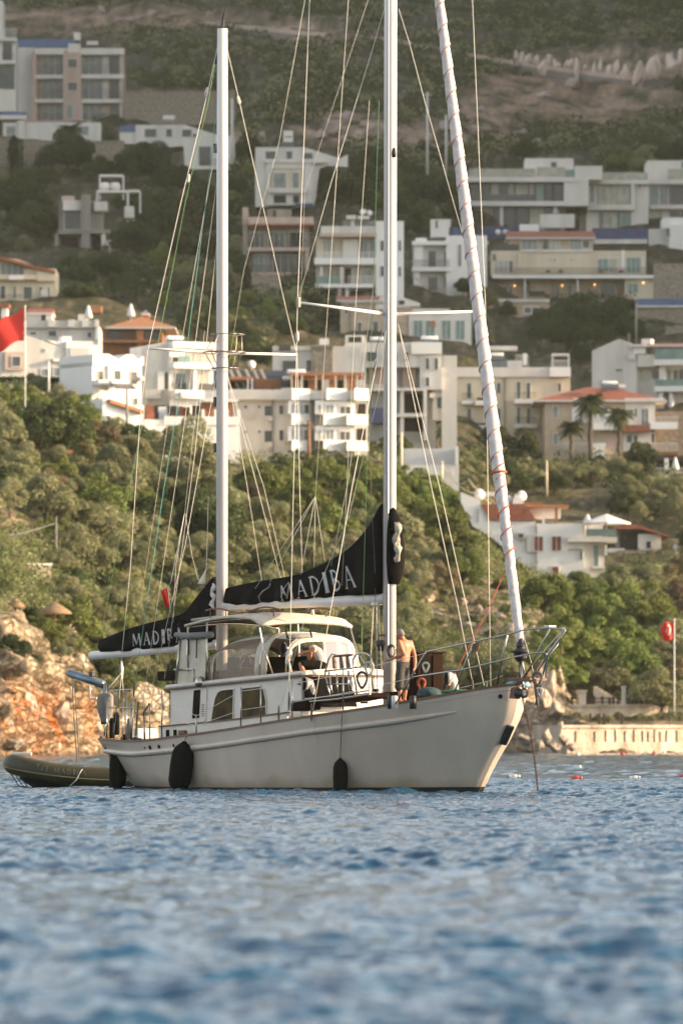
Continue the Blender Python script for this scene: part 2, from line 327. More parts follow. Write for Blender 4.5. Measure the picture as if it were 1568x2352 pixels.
M['bottom'] = mat('black_antifouling', (0.012, 0.011, 0.011), 0.5)
M['chain'] = mat('rusty_chain', (0.12, 0.045, 0.025), 0.8, (0.05, 0.03, 0.02), 20)
hn = M['hull'].node_tree; n, l = hn.nodes, hn.links; hb_ = n['Principled BSDF']; src = hb_.inputs['Base Color'].links[0].from_socket      # yellowed stain along the waterline, a few rust weeps
tcs = n.new('ShaderNodeTexCoord'); sx_ = n.new('ShaderNodeSeparateXYZ'); l.new(tcs.outputs['Object'], sx_.inputs[0]); ns_ = n.new('ShaderNodeTexNoise'); ns_.inputs['Scale'].default_value = 1.4; ns_.inputs['Detail'].default_value = 8; l.new(tcs.outputs['Object'], ns_.inputs[0])
ma_ = n.new('ShaderNodeMath'); ma_.operation = 'MULTIPLY_ADD'; l.new(ns_.outputs[0], ma_.inputs[0]); ma_.inputs[1].default_value = -0.5; l.new(sx_.outputs[2], ma_.inputs[2]); mrs = n.new('ShaderNodeMapRange'); mrs.inputs[1].default_value = -.16; mrs.inputs[2].default_value = .12; mrs.inputs[3].default_value = .75; mrs.inputs[4].default_value = 0; l.new(ma_.outputs[0], mrs.inputs[0])
mxs = n.new('ShaderNodeMix'); mxs.data_type = 'RGBA'; l.new(mrs.outputs[0], mxs.inputs[0]); l.new(src, mxs.inputs[6]); mxs.inputs[7].default_value = (.24, .19, .11, 1)
mps = n.new('ShaderNodeMapping'); mps.inputs['Scale'].default_value = (3.2, 1, .22); l.new(tcs.outputs['Object'], mps.inputs[0]); nr_ = n.new('ShaderNodeTexNoise'); nr_.inputs['Scale'].default_value = 1.6; nr_.inputs['Detail'].default_value = 3; l.new(mps.outputs[0], nr_.inputs[0]); mrr = n.new('ShaderNodeMapRange'); mrr.inputs[1].default_value = .66; mrr.inputs[2].default_value = .76; mrr.inputs[4].default_value = .35; l.new(nr_.outputs[0], mrr.inputs[0])
mxr = n.new('ShaderNodeMix'); mxr.data_type = 'RGBA'; l.new(mrr.outputs[0], mxr.inputs[0]); l.new(mxs.outputs[2], mxr.inputs[6]); mxr.inputs[7].default_value = (.30, .20, .12, 1); l.new(mxr.outputs[2], hb_.inputs['Base Color'])
yacht = empty('sailing_yacht', (OX, OY, 0), -TH, 'large white two-masted sailing yacht at anchor with black boom covers and sails furled', 'sailing yacht')
# --- hull surface
FU = 4.97; WF = 3.42
UB = [-10.2, -9.6, -8.5, -7, -5, -2, 0, 1.5, 3, 4.0, 4.3, 4.6, 4.8, 4.92, FU]
BB = [1.38, 1.58, 1.85, 2.08, 2.25, 2.32, 2.18, 1.88, 1.36, .88, .71, .53, .37, .22, .0]
UW = [-9.9, -9, -7.5, -5.5, -3, -1, 0.5, 1.6, 2.4, 2.9, 3.2, 3.36, WF]
BW = [.28, .85, 1.55, 1.98, 2.1, 1.9, 1.5, 1.05, .68, .45, .28, .15, 0]
STEMW = [-.6, 0, .4, .75, 1.2, 1.75, 2.2, 2.6]; STEMU = [2.6, 3.42, 3.72, 4.0, 4.42, 4.80, 4.93, 4.98]
def hb_deck(u): return float(np.interp(u, UB, BB))
sheer_px = [(234,1700),(275,1704),(320,1706),(451,1690),(553,1675),(784,1638.5),(861,1627.6),(1008,1602),(1172,1577),(1214,1569)]
su, sw = [], []
for (x, y) in sheer_px:
    v = -1.2
    for _ in range(30): p = B(x, y, v); v = 0.5 * v - 0.5 * hb_deck(p.x)
    su.append(p.x); sw.append(p.z)
su = [-11] + su + [6]; sw = [sw[0]] + sw + [sw[-1] + .02]
uu = np.linspace(-11, 6, 171); ww = np.interp(uu, su, sw); kk_ = np.ones(15) / 15
ww = np.convolve(np.pad(ww, 7, 'edge'), kk_, 'valid')
def sheer(u): return float(np.interp(u, uu, ww))
def hull_pt(q, h, side=-1):
    ud = -10.2 + q * (10.2 + FU); w = h * sheer(ud)
    us = -9.9 - 0.3 * max(h, 0); uf = float(np.interp(w, STEMW, STEMU))
    u = us + (uf - us) * q
    bd = float(np.interp(ud, UB, BB)); bw = float(np.interp(-9.9 + q * (9.9 + WF), UW, BW))
    if h >= 0:
        e = 0.75 + 0.5 * max(0, q - 0.55) / 0.45 if q > 0.35 else 0.55 + 0.2 * q / 0.35
        y = bw + (bd - bw) * h ** e
    else: y = bw * max(0.0, 1 + h * 1.8)
    return Vector((u, side * y, w))
QS = list(np.linspace(0, .9, 46)) + list(1 - .1 * (1 - np.linspace(0, 1, 22)[1:]) ** 2.2)
HS = [-.3, -.15, -.05, 0, .06, .12, .2, .3, .4, .5, .6, .7, .78, .84, .89, .93, .97, 1.0]
def ring(q, hs): return [hull_pt(q, h, -1) for h in hs[::-1]] + [hull_pt(q, h, 1) for h in hs]
mb = MB(); mb.loft([ring(q, HS) for q in QS], closed=False); n0 = len(mb.v)
tr = ring(0, HS); mb.add(tr, [tuple(range(len(tr)))])
hull = mb.build('hull', M['hull'], yacht, True)
mb = MB(); mb.loft([[p + Vector((0, .006 * (1 if p.y > 0 else -1), 0)) for p in ring(q, [-.3, -.15, -.05, 0, .028, .055])] for q in QS], closed=False)
mb.build('boot_stripe', M['bottom'], hull, True)
mb = MB(); mb.loft([[Vector((p.x, p.y * t, p.z - .10 + .10 * (1 - t * t))) for t in (-.985, -.7, -.35, 0, .35, .7, .985)] for p in [hull_pt(q, 1, 1) for q in QS]], closed=False)
mb.build('deck', M['deck'], yacht, True)
for s in (-1, 1):
    mb = MB(); rings = []
    for q in QS:
        p = hull_pt(q, 1, s); o = Vector((0, s, 0))
        if q > .93: o = Vector((.5, s * .6, 0))
        rings.append([p + o * .025, p + o * .025 + Vector((0, 0, .05)), p - o * .05 + Vector((0, 0, .05)), p - o * .05])
    mb.loft(rings); mb.build('toe_rail', M['teak'], yacht)
# index of the starboard side by where it shows
HGq = np.linspace(0, 1, 260); HGh = np.linspace(0, 1, 70); HP = [(q, h) for q in HGq for h in HGh]
HXY = np.array([topx(hull_pt(q, h)) for q, h in HP])
def hull_at(x, y):
    q, h = HP[int(np.argmin(((HXY - np.array([x, y]))**2).sum(1)))]; return hull_pt(q, h), q, h
def hull_nrm(q, h):
    a = hull_pt(min(q + .01, 1), h) - hull_pt(max(q - .01, 0), h); c = hull_pt(q, min(h + .02, 1)) - hull_pt(q, max(h - .02, 0))
    n = a.cross(c).normalized(); return n if n.y < 0 else -n
strake = [(1046,1633),(1020,1638),(980,1645),(920,1653.5),(861,1662),(750,1676),(637,1692),(545,1706),(454,1717),(390,1724),(330,1729),(300,1731),(265,1728),(243,1724)]
rs, us_ = [], []
for i, (x, y) in enumerate(strake):
    p, q, h = hull_at(x, y); us_.append((q, h))
qs_ = np.array([a for a, _ in us_])[::-1]; hs_ = np.array([c for _, c in us_])[::-1]
qq = np.linspace(qs_[0], qs_[-1], 60); hh = np.convolve(np.pad(np.interp(qq, qs_, hs_), 3, 'edge'), np.ones(7) / 7, 'valid')
for s in (-1, 1):
    mb = MB(); rings = []
    for i, (q, h) in enumerate(zip(qq, hh)):
        p = hull_pt(q, h, s); f = min(1.0, (1 - i / 59) * 9 + .12); rings.append([p + Vector((0, s * (.075 * f * math.cos(a)), .075 * f ** .5 * math.sin(a))) for a in np.linspace(0, 2*math.pi, 11)[:-1]])
    mb.loft(rings); mb.build('rub_strake', M['hull'], hull, True)
for (x, y, r, nm) in [(346,1717,.055,'scupper'),(366,1716,.06,'scupper'),(399,1713,.04,'scupper'),(333,1718,.025,'scupper'),(1146.5,1598,.05,'hawse_hole')]:
    p, q, h = hull_at(x, y); nrm = hull_nrm(q, h); mb = MB()
    mb.tube([p - nrm * .02, p + nrm * .012], r, 10); mb.build(nm, M['dark'], hull)
# black guard pad on the starboard bow and the anchor-roller plate
p, q, h = hull_at(1170, 1690); p2, q2, h2 = hull_at(1186, 1662)
mb = MB(); d = (hull_at(1183,1668)[0] - hull_at(1160,1712)[0]); nn = hull_nrm(q, h); side = d.normalized().cross(nn) * .09
c0 = hull_at(1160, 1712)[0]; c1 = c0 + d
mb.hexa([c0 - side, c0 + side, c1 + side, c1 - side], [c0 - side + nn * .07, c0 + side + nn * .07, c1 + side + nn * .07, c1 - side + nn * .07]); mb.build('bow_guard_pad', M['bottom'], hull, bevel=.02)
# --- bow fittings
mb = MB(); a = [B(1172,1580,-.28), B(1190,1574,-.28), B(1190,1606,-.28), B(1168,1604,-.28)]; mb.prism(a, (0, .06, 0)); mb.box((4.9, -.28, 2.5), (5.62, .28, 2.57)); mb.build('anchor_roller_plate', M['teak'], yacht, bevel=.01)
mb = MB(); mb.lathe([(.0, -.14), (.07, -.14), (.12, -.11), (.06, 0), (.12, .11), (.07, .14), (0, .14)], B(1196, 1592, -.34), 14, 'x'); mb.build('anchor_roller', M['bottom'], yacht, True)
mb = MB(); fd = B(1194.5, 1500, 0)
mb.lathe([(.03, -.55), (.03, -.2), (.06, -.2), (.13, -.14), (.15, -.08), (.15, -.04), (.15, .0), (.22, .02), (.23, .045), (.15, .07), (.1, .1), (.1, .14), (.115, .15), (.1, .16), (.07, .3), (.05, .34), (0, .34)], fd, 18); mb.build('furler_drum', M['bottom'], yacht, True)
mb = MB(); mb.tube([B(1203,1600,0), fd - Vector((0,0,.2))], .03); mb.build('forestay_fitting', M['steel'], yacht, True)
# pulpit
def deck_y(x): return float(np.interp(x, [a for a, _ in sheer_px], [b_ for _, b_ in sheer_px]))
mb = MB(); T = .019
def px(path, v): return [B(x, y, vv) for (x, y), vv in zip(path, v)]
sp = lambda x, y: B(x, y, -1.0)
top = [B(908,1618,-1.95), B(978,1497,-1.7), B(1040,1484,-1.4), B(1100,1471,-1.1), B(1166,1457,-.74), B(1198,1448,-.55), B(1225,1443.5,-.38), B(1262,1442.5,-.19), B(1286,1445,-.07), B(1297,1449,0)]
low = [B(948,1555,-1.85), B(1063,1538,-1.15), B(1130,1522,-.76), B(1186,1508,-.42), B(1224,1500,-.19), B(1248,1499,-.06), B(1255,1503,0)]
mir = lambda pts: [Vector((p.x, -p.y, p.z)) for p in pts]
mb.tube(top + mir(top[:-1])[::-1], T); mb.tube(low + mir(low[:-1])[::-1], T)
mb.build('pulpit_rail', M['steel'], yacht, True)
for (x0, y0, x1, y1, v0, v1) in [(1040,1594,1086,1476,-1.42,-1.18),(1136,1579,1164,1458,-.95,-.75),(1206,1566,1262,1443,-.2,-.19)]:
    for s in (1, -1):
        a, c = hull_at(x0, deck_y(x0))[0] + Vector((0, .06, .03)), B(x1, y1, v1)
        if s < 0: a.y *= -1; c.y *= -1
        MB().tube([a, c], T).build('pulpit_stanchion', M['steel'], yacht, True)
a = B(1224,1557,.0); MB().tube([a, B(1260,1500,-.02), top[-1]], T).build('pulpit_stanchion', M['steel'], yacht, True)
mb = MB(); c = B(1262,1441,-.35); mb.box((c.x-.1, c.y-.1, c.z), (c.x+.1, c.y+.1, c.z+.045)); mb.build('bow_light', M['white'], yacht, bevel=.01)
mb = MB(); mb.prism([B(1086,1478,-1.3), B(1102,1474,-1.22), B(1095,1496,-1.25), B(1080,1499,-1.32)], (0, .02, 0)); mb.build('sidelight_board', M['teak'], yacht)
# --- masts
def mast(nm, base, topp, r0, r1):
    MB().tube([base, base.lerp(topp, .75), topp], [r0, r0 * .98, r1], 22).build(nm, M['mast'], yacht, True)
mb_ = B(894, 1586, 0); mt_ = Vector((.05, 0, 24.6)); mast('main_mast', Vector((mb_.x, 0, 1.9)), mt_, .148, .12)
zb, zt = B(509.5, 1500, 0), B(511, 66, 0); mast('mizzen_mast', Vector((zb.x, 0, 2.5)), zt, .138, .122)
for (x, y, y1, nm) in [(497,125,150,'masthead_fitting'),(497,330,352,'mast_step'),(497,912,924,'mast_step'),(497,1018,1030,'mast_step'),(497,1225,1240,'mast_step')]:
    a = B(x, y, -.04); MB().box((a.x - .05, a.y - .05, a.z - .22), (a.x + .03, a.y + .03, a.z)).build(nm, M['bottom'], yacht)
MB().tube([zt, zt + Vector((.02, 0, .22)), zt + Vector((.1, 0, .45)), zt + Vector((.16, .02, .62))], [.025, .03, .015, .008]).build('wind_vane', M['bottom'], yacht)
MB().tube([Vector((.10, -.12, 3.3)), Vector((.12, -.12, 13)), Vector((.13, -.12, 24))], .014, 6).build('mast_track', M['steel'], yacht)
a = B(905, 352, -.05); MB().lathe([(0, -.12), (.05, -.1), (.06, 0), (.03, .1), (0, .12)], a + Vector((.13, -.1, 0)), 10).build('steaming_light', M['bottom'], yacht, True)
for sgn in (-1, 1):
    MB().tube([B(893, 722, 0), Vector((0, sgn * 2.55, B(893, 722, 0).z + .17))], [.045, .03], 10).build('main_spreader', M['mast'], yacht, True)
    MB().tube([Vector((zt.x, 0, 10.42)), Vector((zt.x, sgn * 2.15, 10.46))], [.04, .028], 10).build('mizzen_spreader', M['mast'], yacht, True)
    tpx = Vector((0, sgn * 2.55, B(893, 722, 0).z + .17)); MB().box(tpx - Vector((.05, .04, .12)), tpx + Vector((.05, .04, .12))).build('spreader_tip', M['cream_dirty'], yacht, bevel=.02)
# the guard rings round the mizzen mast
mb = MB(); zc = zt.x
def cring(w, r, cx, seg=26): return [Vector((zc + cx + r * math.cos(t), r * math.sin(t), w)) for t in np.linspace(0, 2*math.pi, seg)]
for (w, r, cx, rad) in [(10.85, .40, .22, .012), (10.43, .52, .05, .02), (10.05, .32, .12, .014)]: mb.tube(cring(w, r, cx), rad, 6)
for t in np.linspace(.4, .4+2*math.pi, 5)[:-1]:
    mb.tube([Vector((zc + .22 + .40*math.cos(t), .40*math.sin(t), 10.85)), Vector((zc + .05 + .52*math.cos(t), .52*math.sin(t), 10.43)), Vector((zc + .12 + .32*math.cos(t), .32*math.sin(t), 10.05))], .013, 6)
    mb.tube([Vector((zc, 0, 10.43)), Vector((zc + .05 + .52*math.cos(t), .52*math.sin(t), 10.43))], .013, 6)
mb.build('mast_guard_hoop', M['dull_steel'], yacht, True)
# --- booms and their covers
def boomtube(nm, p0, p1, r0, r1): MB().tube([p0, p1], [r0, r1], 14).build(nm, M['mast'], yacht, True)
boomtube('main_boom', B(516, 1392, 0), B(884, 1376, 0), .11, .135)
boomtube('mizzen_boom', B(211, 1506, 0), B(498, 1480, 0), .105, .115)
def cover(nm, top_px, bot_px, hw, parent=yacht):
    tu = [(B(x, y, 0).x, B(x, y, 0).z) for x, y in top_px]; bu = [(B(x, y, -hw).x, B(x, y, -hw).z) for x, y in bot_px]
    u0 = max(tu[0][0], bu[0][0]); u1 = min(tu[-1][0], bu[-1][0]); us = np.linspace(u0, u1, 70)
    tw = np.interp(us, [a for a, _ in tu], [c for _, c in tu]); bw = np.interp(us, [a for a, _ in bu], [c for _, c in bu])
    k5 = np.ones(5) / 5; tw = np.convolve(np.pad(tw, 2, 'edge'), k5, 'valid')
    def half(i, t):                                   # half thickness at height fraction t
        sag = .085 * float(vnoise(us[i] * 2.2, t * 2.0, 5)) + .022 * math.sin(us[i] * 9 + t * 5 + 1.5 * float(vnoise(us[i], t, 8)))
        f = min(1.0, .45 + 6 * i / 69)
        return f * (hw * (1 - .72 * t ** 1.3) * (1 - .5 * max(0, .12 - t) / .12) + sag * (1 - t) * 1.4)
    ts = [0, .06, .14, .24, .36, .5, .64, .78, .9, .97, 1.0]
    rings = []
    for i, u in enumerate(us):
        r = [Vector((u, -half(i, t), bw[i] + (tw[i] - bw[i]) * t)) for t in ts] + [Vector((u, half(i, t), bw[i] + (tw[i] - bw[i]) * t)) for t in ts[::-1]]
        rings.append(r)
    o = MB().loft(rings).build(nm, M['black'], parent, True)
    def surf(x, y):
        v = -hw * .7
        for _ in range(6):
            p = B(x, y, v); i = int(np.clip(round((p.x - u0) / (u1 - u0) * 69), 0, 69)); t = (p.z - bw[i]) / max(tw[i] - bw[i], .05); v = -half(i, min(max(t, 0), 1))
        return B(x, y, v - .014)
    return o, surf
mc, msurf = cover('main_sail_cover', [(503,1374),(508,1361),(516,1353),(540,1347),(586,1337),(657,1326),(690,1320),(739,1299),(789,1273),(822,1245),(858,1200),(874,1165),(881,1150)], [(503,1386),(516,1394),(624,1384),(739,1373),(800,1367),(878,1362)], .23)
zc_, zsurf = cover('mizzen_sail_cover', [(216,1487),(222,1478),(231,1471),(268,1456),(315,1439),(360,1427),(414,1414),(434,1404),(440,1391),(466,1358),(488,1330),(494,1322)], [(216,1492),(222,1502),(300,1494),(403,1483),(494,1474)], .19)
# front of the main cover wraps round the mast, pale sail folds show in its opening
mb = MB(); rings = []
for (yl, r) in [(1150,.03),(1190,.20),(1215,.28),(1250,.33),(1290,.34),(1325,.27),(1342,.2)]:
    c = B(894, yl, 0); rings.append([Vector((c.x + .06 + r * math.cos(t), .9 * r * math.sin(t), c.z)) for t in np.linspace(R(-58), R(112), 14)] + [Vector((c.x + .06 + (r - .015) * math.cos(t), .9 * (r - .015) * math.sin(t), c.z)) for t in np.linspace(R(112), R(-58), 14)])
mb.loft(rings); mb.build('cover_mast_collar', M['black'], mc, True)
mb = MB()
for off in (-.05, .03, .11):
    mb.tube([B(911 + 5 * math.sin(i * .8 + off * 20), 1200 + i * 6.5, -.1 + off) for i in range(15)], [.02] + [.055 + .03 * math.sin(i * 1.7 + off * 9) for i in range(13)] + [.02], 9)
mb.build('bunched_sail', M['cream_dirty'], yacht, True)
mb = MB()
mb.tube([B(489 + 3 * math.sin(i * 1.4), 1340 + i * 6, -.16) for i in range(11)], [.02] + [.05 + .02 * math.sin(i * 2.1) for i in range(9)] + [.02], 8)
mb.build('bunched_sail', M['sail'], yacht, True)
# lettering
def arc(cx, cy, rx, ry, a0, a1, n=10): return [(cx + rx * math.cos(R(a0 + (a1 - a0) * i / n)), cy + ry * math.sin(R(a0 + (a1 - a0) * i / n))) for i in range(n + 1)]
GL = {  # strokes: (path, weight); unit box, thin and thick strokes with small serifs
 'M': ([([(.08, 0), (.16, 1)], .05), ([(.16, 1), (.48, .1)], .13), ([(.48, .1), (.82, 1)], .05), ([(.82, 1), (.92, 0)], .13), ([(0, 0), (.2, 0)], .05), ([(.8, 0), (1, 0)], .05)], 1.05),
 'A': ([([(.1, 0), (.5, 1)], .05), ([(.5, 1), (.88, 0)], .14), ([(.25, .36), (.72, .36)], .05), ([(0, 0), (.22, 0)], .05), ([(.74, 0), (1, 0)], .05)], .85),
 'D': ([([(.18, 0), (.18, 1)], .13), (arc(.18, .5, .68, .5, 90, -90, 14), .10), ([(.02, 0), (.3, 0)], .05), ([(.02, 1), (.3, 1)], .05)], .85),
 'I': ([([(.5, 0), (.5, 1)], .28), ([(.1, 0), (.9, 0)], .08), ([(.1, 1), (.9, 1)], .08)], .38),
 'B': ([([(.18, 0), (.18, 1)], .14), (arc(.2, .76, .5, .24, 90, -90), .10), (arc(.2, .26, .62, .26, 90, -90), .11), ([(.02, 0), (.3, 0)], .05), ([(.02, 1), (.3, 1)], .05)], .72),
 'T': ([([(.5, 0), (.5, 1)], .16), ([(0, 1), (1, 1)], .12)], .7), '/': ([([(.1, 0), (.9, 1)], .14)], .4), ' ': ([], .4)}
def lettering(nm, word, bl, br, tl, tr_, surf, parent, m, gap=.28, fat=1.0):
    tot = sum(GL[c][1] for c in word) + gap * (len(word) - 1); mb = MB(); s = 0
    def pt(a, t): return surf((bl[0] + (br[0]-bl[0])*a) * (1-t) + (tl[0] + (tr_[0]-tl[0])*a) * t, (bl[1] + (br[1]-bl[1])*a) * (1-t) + (tl[1] + (tr_[1]-tl[1])*a) * t)
    for c in word:
        for path, wgt in GL[c][0]:
            fine = []
            for (a, c2) in zip(path[:-1], path[1:]):
                k = max(1, int(math.dist(a, c2) / .22)); fine += [(a[0] + (c2[0]-a[0])*i/k, a[1] + (c2[1]-a[1])*i/k) for i in range(k)]
            fine.append(path[-1]); wd = wgt * fat * .5; L, Rr = [], []
            for i, (gx, gy) in enumerate(fine):
                a, b2 = fine[max(i-1, 0)], fine[min(i+1, len(fine)-1)]; dx, dy = (b2[0]-a[0]) * GL[c][1], b2[1]-a[1]; n_ = math.hypot(dx, dy) or 1
                ox, oy = -dy / n_ * wd, dx / n_ * wd; X = (s + gx * GL[c][1])
                L.append(pt((X + ox) / tot, gy + oy)); Rr.append(pt((X - ox) / tot, gy - oy))
            for i in range(len(fine) - 1): mb.add([L[i], L[i+1], Rr[i+1], Rr[i]], [(0, 1, 2, 3)])
        s += GL[c][1] + gap
        if mb.v:
            o = mb.build('letter', m, parent); sd = o.modifiers.new('thick', 'SOLIDIFY'); sd.thickness = .004; sd.offset = 0
            mb = MB()
lettering('lettering', 'MADIBA', (645,1381), (818,1347), (641,1347), (806,1297), msurf, mc, M['letter'])
lettering('lettering', 'MADIBA', (305,1483), (420,1474), (303,1457), (418,1441), zsurf, zc_, M['letter'], fat=1.2)
for (pts) in [[(598,1382),(594,1370),(603,1358),(617,1349),(621,1340)], [(653,1383),(645,1372),(652,1352),(663,1337)]]:
    o = MB().tube([msurf(x, y) for x, y in pts], .012, 6).build('lacing_line', M['letter'], mc, True)
# --- standing and running rigging
def rig(nm, pts, r=.008, m='wire', seg=5): return MB().tube([B(x, y, v) for x, y, v in pts], r * .85, seg).build(nm, M[m], yacht, True)
rig('cap_shroud', [(711,-2,-1.4),(683,692,-2.5),(664,1570,-2.2),(660,1640,-2.2)], .010)
rig('cap_shroud', [(1084,-5,1.4),(1114,706,2.55),(1122,1300,2.3),(1126,1578,2.1)], .010)
rig('intermediate_shroud', [(683,695,-2.5),(760,420,-1.4),(850,130,-.35),(884,15,-.1)], .008)
rig('lower_shroud', [(878,760,-.1),(866,825,-.3),(808,1119,-1.2),(736,1533,-2.1),(715,1652,-2.2)], .011)
rig('lower_shroud', [(914,745,.1),(990,1119,1.1),(1050,1390,1.7),(1085,1572,1.95)], .010)
rig('lower_shroud', [(914,745,.1),(1009,1119,1.1),(1070,1390,1.7),(1111,1575,1.9)], .010)
rig('inner_halyard', [(915,20,.1),(940,100,.1),(974,230,.05),(1062,540,0)], .009)
rig('halyard', [(870,230,-.3),(857,660,-.35),(841,1118,-.4),(830,1500,-.4),(826,1580,-.5)], .008, 'rope_green')
rig('halyard', [(848,230,-.2),(817,690,-.3),(785,1345,-.25)], .007)
rig('topping_lift', [(800,-5,-.2),(762,560,-.2),(724,1140,-.2)], .007)
for (x, y) in [(721,1303), (746,1291), (690,1320), (586,1352), (620,1336)]: rig('lazy_jack', [(724,1140,-.2),(x,y,-.2)], .006)
rig('running_backstay', [(870,560,-.3),(800,1100,-.4),(760,1300,-.3)], .006)
rig('running_backstay', [(886,760,-.2),(870,900,-.3),(800,1190,-.6),(700,1420,-1.5),(640,1640,-2.1)], .006)
rig('halyard', [(876,755,-.12),(864,800,-.2),(846,1000,-.25),(862,1340,-.2),(858,1590,-.4)], .01, 'rope_dark')
rig('jib_halyard', [(885,740,-.2),(884,1100,-.2),(880,1560,-.22)], .008, 'rope_dark')
rig('upper_stay', [(700,0,-.2),(640,330,-.2),(560,620,-.2),(525,840,-.05)], .006, 'wire')
rig('triatic_halyard', [(845,0,0),(700,440,0),(690,690,0)], .005, 'wire')
# mizzen rigging
rig('mizzen_cap_shroud', [(499,110,-.1),(479,204,-.3),(417,459,-1.1),(340,803,-2.15),(322,960,-2.1),(300,1300,-1.95),(262,1690,-1.9)], .010)
rig('mizzen_cap_shroud', [(523,118,.1),(549,230,.4),(652,689,1.7),(682,816,2.15),(688,1119,2.1),(694,1320,2.0)], .009)
rig('mizzen_topping_lift', [(498,120,-.05),(479,230,-.1),(427,459,-.1),(359,809,-.1),(230,1466,-.05)], .007, 'rope_green')
rig('mizzen_backstay', [(498,240,-.1),(485,373,-.2),(427,817,-.9),(377,1119,-1.3),(308,1585,-1.8)], .008, 'rope_teal')
rig('mizzen_halyard', [(497,330,-.1),(392,930,-.3),(318,1420,-.2)], .006)
rig('mizzen_lower_shroud', [(498,420,-.1),(420,1000,-1),(330,1600,-1.9)], .007)
rig('mizzen_lower_shroud', [(498,560,-.1),(448,1040,-1),(378,1560,-1.9)], .007)
rig('mizzen_lower_shroud', [(499,850,-.1),(426,1250,-1.2),(335,1640,-2.0)], .007)
rig('mizzen_lower_shroud', [(523,862,.1),(568,1119,.8),(602,1340,1.4)], .008)
rig('mizzen_lower_shroud', [(524,866,.1),(591,1119,.8),(645,1330,1.4)], .008)
rig('mizzen_lower_shroud', [(524,868,.1),(606,1119,.8),(655,1330,1.5)], .007)
rig('mizzen_lazy_jack', [(424,1180,-.2),(404,1300,-.2),(398,1430,-.15)], .006)
rig('mizzen_lazy_jack', [(426,1180,-.2),(442,1280,-.2),(455,1330,-.2),(470,1350,-.15)], .006)
rig('mizzen_lazy_jack', [(470,760,-.2),(424,1180,-.2)], .006)
for (x, y, v, dx, dy) in [(477,200,-.3,-5,22),(435,400,-.9,-4,20),(546,220,.4,5,20),(683,760,-2.5,0,26),(865,822,-.3,-5,22)]:
    a, c = B(x, y, v), B(x + dx, y + dy, v); MB().tube([a, a.lerp(c, .25), a.lerp(c, .75), c], [.012, .035, .04, .012], 8).build('stay_insulator', M['white'], yacht, True)
for (x, y, v) in [(664,1590,-2.2),(715,1615,-2.2),(640,1620,-2.1),(262,1660,-1.9),(308,1560,-1.8),(1085,1560,1.95)]:
    a = B(x, y, v); MB().tube([a, a - Vector((0,0,.2)), a - Vector((0,0,.42))], [.012, .028, .012], 8).build('turnbuckle', M['rope_dark'], yacht, True)
# furled jib
ja, jb = B(1195, 1486, 0), B(1008, 0, 0); jt = jb + (jb - ja) * .5; n_ = 640; rings = []
axis = (jt - ja).normalized(); s1 = axis.cross(Vector((0, 1, 0))).normalized(); s2 = axis.cross(s1)
for i in range(n_):
    t = i / (n_ - 1); px_ = t * 1.5; rad = float(np.interp(px_, [0, .02, .08, .14, .2, .26, .3, .45, .7, 1, 1.4, 1.5], [.085, .10, .115, .12, .12, .145, .15, .148, .135, .11, .06, .03]))
    tw = t * 270
    c = ja.lerp(jt, t); row = []
    for k in range(18):
        ph = 2*math.pi*k/18; sft = ((ph - tw) / (2*math.pi)) % 1.0
        row.append(c + (s1 * math.cos(ph) + s2 * math.sin(ph)) * rad * (.90 + .15 * sft + .03 * float(vnoise(i * .6, k * .9, 4))))
    rings.append(row)
jib = MB().loft(rings).build('furled_jib', M['sail'], yacht, True)
sm_ = []
for i in range(1700):
    t = i / 1699 * .82 + .17; tw = t * 270; c = ja.lerp(jt, t); rr = float(np.interp(t * 1.5, [0, .02, .08, .14, .2, .26, .3, .45, .7, 1, 1.4, 1.5], [.085, .10, .115, .12, .12, .145, .15, .148, .135, .11, .06, .03])); sm_.append(c + (s1 * math.cos(tw) + s2 * math.sin(tw)) * rr * .97)
MB().tube(sm_, .019, 5).build('sail_edge_band', mat('faded_pink_band', (0.40, 0.26, 0.235), .85), jib, True)
hx = []
for i in range(160):
    t = i / 159 * .098 + .088; c = ja.lerp(jt, t); ph = t * 290; rr = .155 if t > .17 else .14; hx.append(c + (s1 * math.cos(ph) + s2 * math.sin(ph)) * rr)
MB().tube(hx, .012, 5).build('red_lashing', M['rope_red'], jib, True)
c = ja.lerp(jt, .177); MB().tube([c + (s1*math.cos(a)+s2*math.sin(a))*.17 for a in np.linspace(0, 2*math.pi, 16)], .022, 6).build('red_lashing', M['rope_red'], jib, True)
rig('furling_line', [(1170,1288,0),(1115,1410,-.3),(1060,1515,-.7),(1016,1597,-1.0)], .012, 'rope_red')
rig('forestay', [(1191,1480,0),(1207,1560,0)], .02, 'steel')
rig('bobstay', [(1196,1440,0),(1216,1510,0),(1228,1560,0)], .008)
# main sheet tackles
for (xa, ya, xb, yb) in [(858,1375,846,1600),(864,1378,866,1590),(868,1378,876,1540)]: rig('boom_vang', [(xa,ya,-.1),(xb,yb,-.3)], .014, 'rope_pale')
mb = MB(); c = B(864, 1384, -.05); mb.box(c - Vector((.12,.06,.06)), c + Vector((.12,.06,.06))); mb.build('vang_bracket', M['steel'], yacht)
c = B(718, 1400, -.1); MB().tube([c, c - Vector((0,0,.12))], [.03, .045], 8).build('boom_block', M['white'], yacht, True)
for (xb, yb, v) in [(274,1603,-.2),(285,1612,.1),(250,1580,-.5)]: rig('mizzen_sheet', [(279,1520,0),(280,1545,-.05),(xb,yb,v)], .013, 'rope_pale')
MB().tube([B(279,1518,0), B(280,1536,0), B(281,1560,0)], [.02,.05,.02], 8).build('mizzen_sheet_block', M['white'], yacht, True)

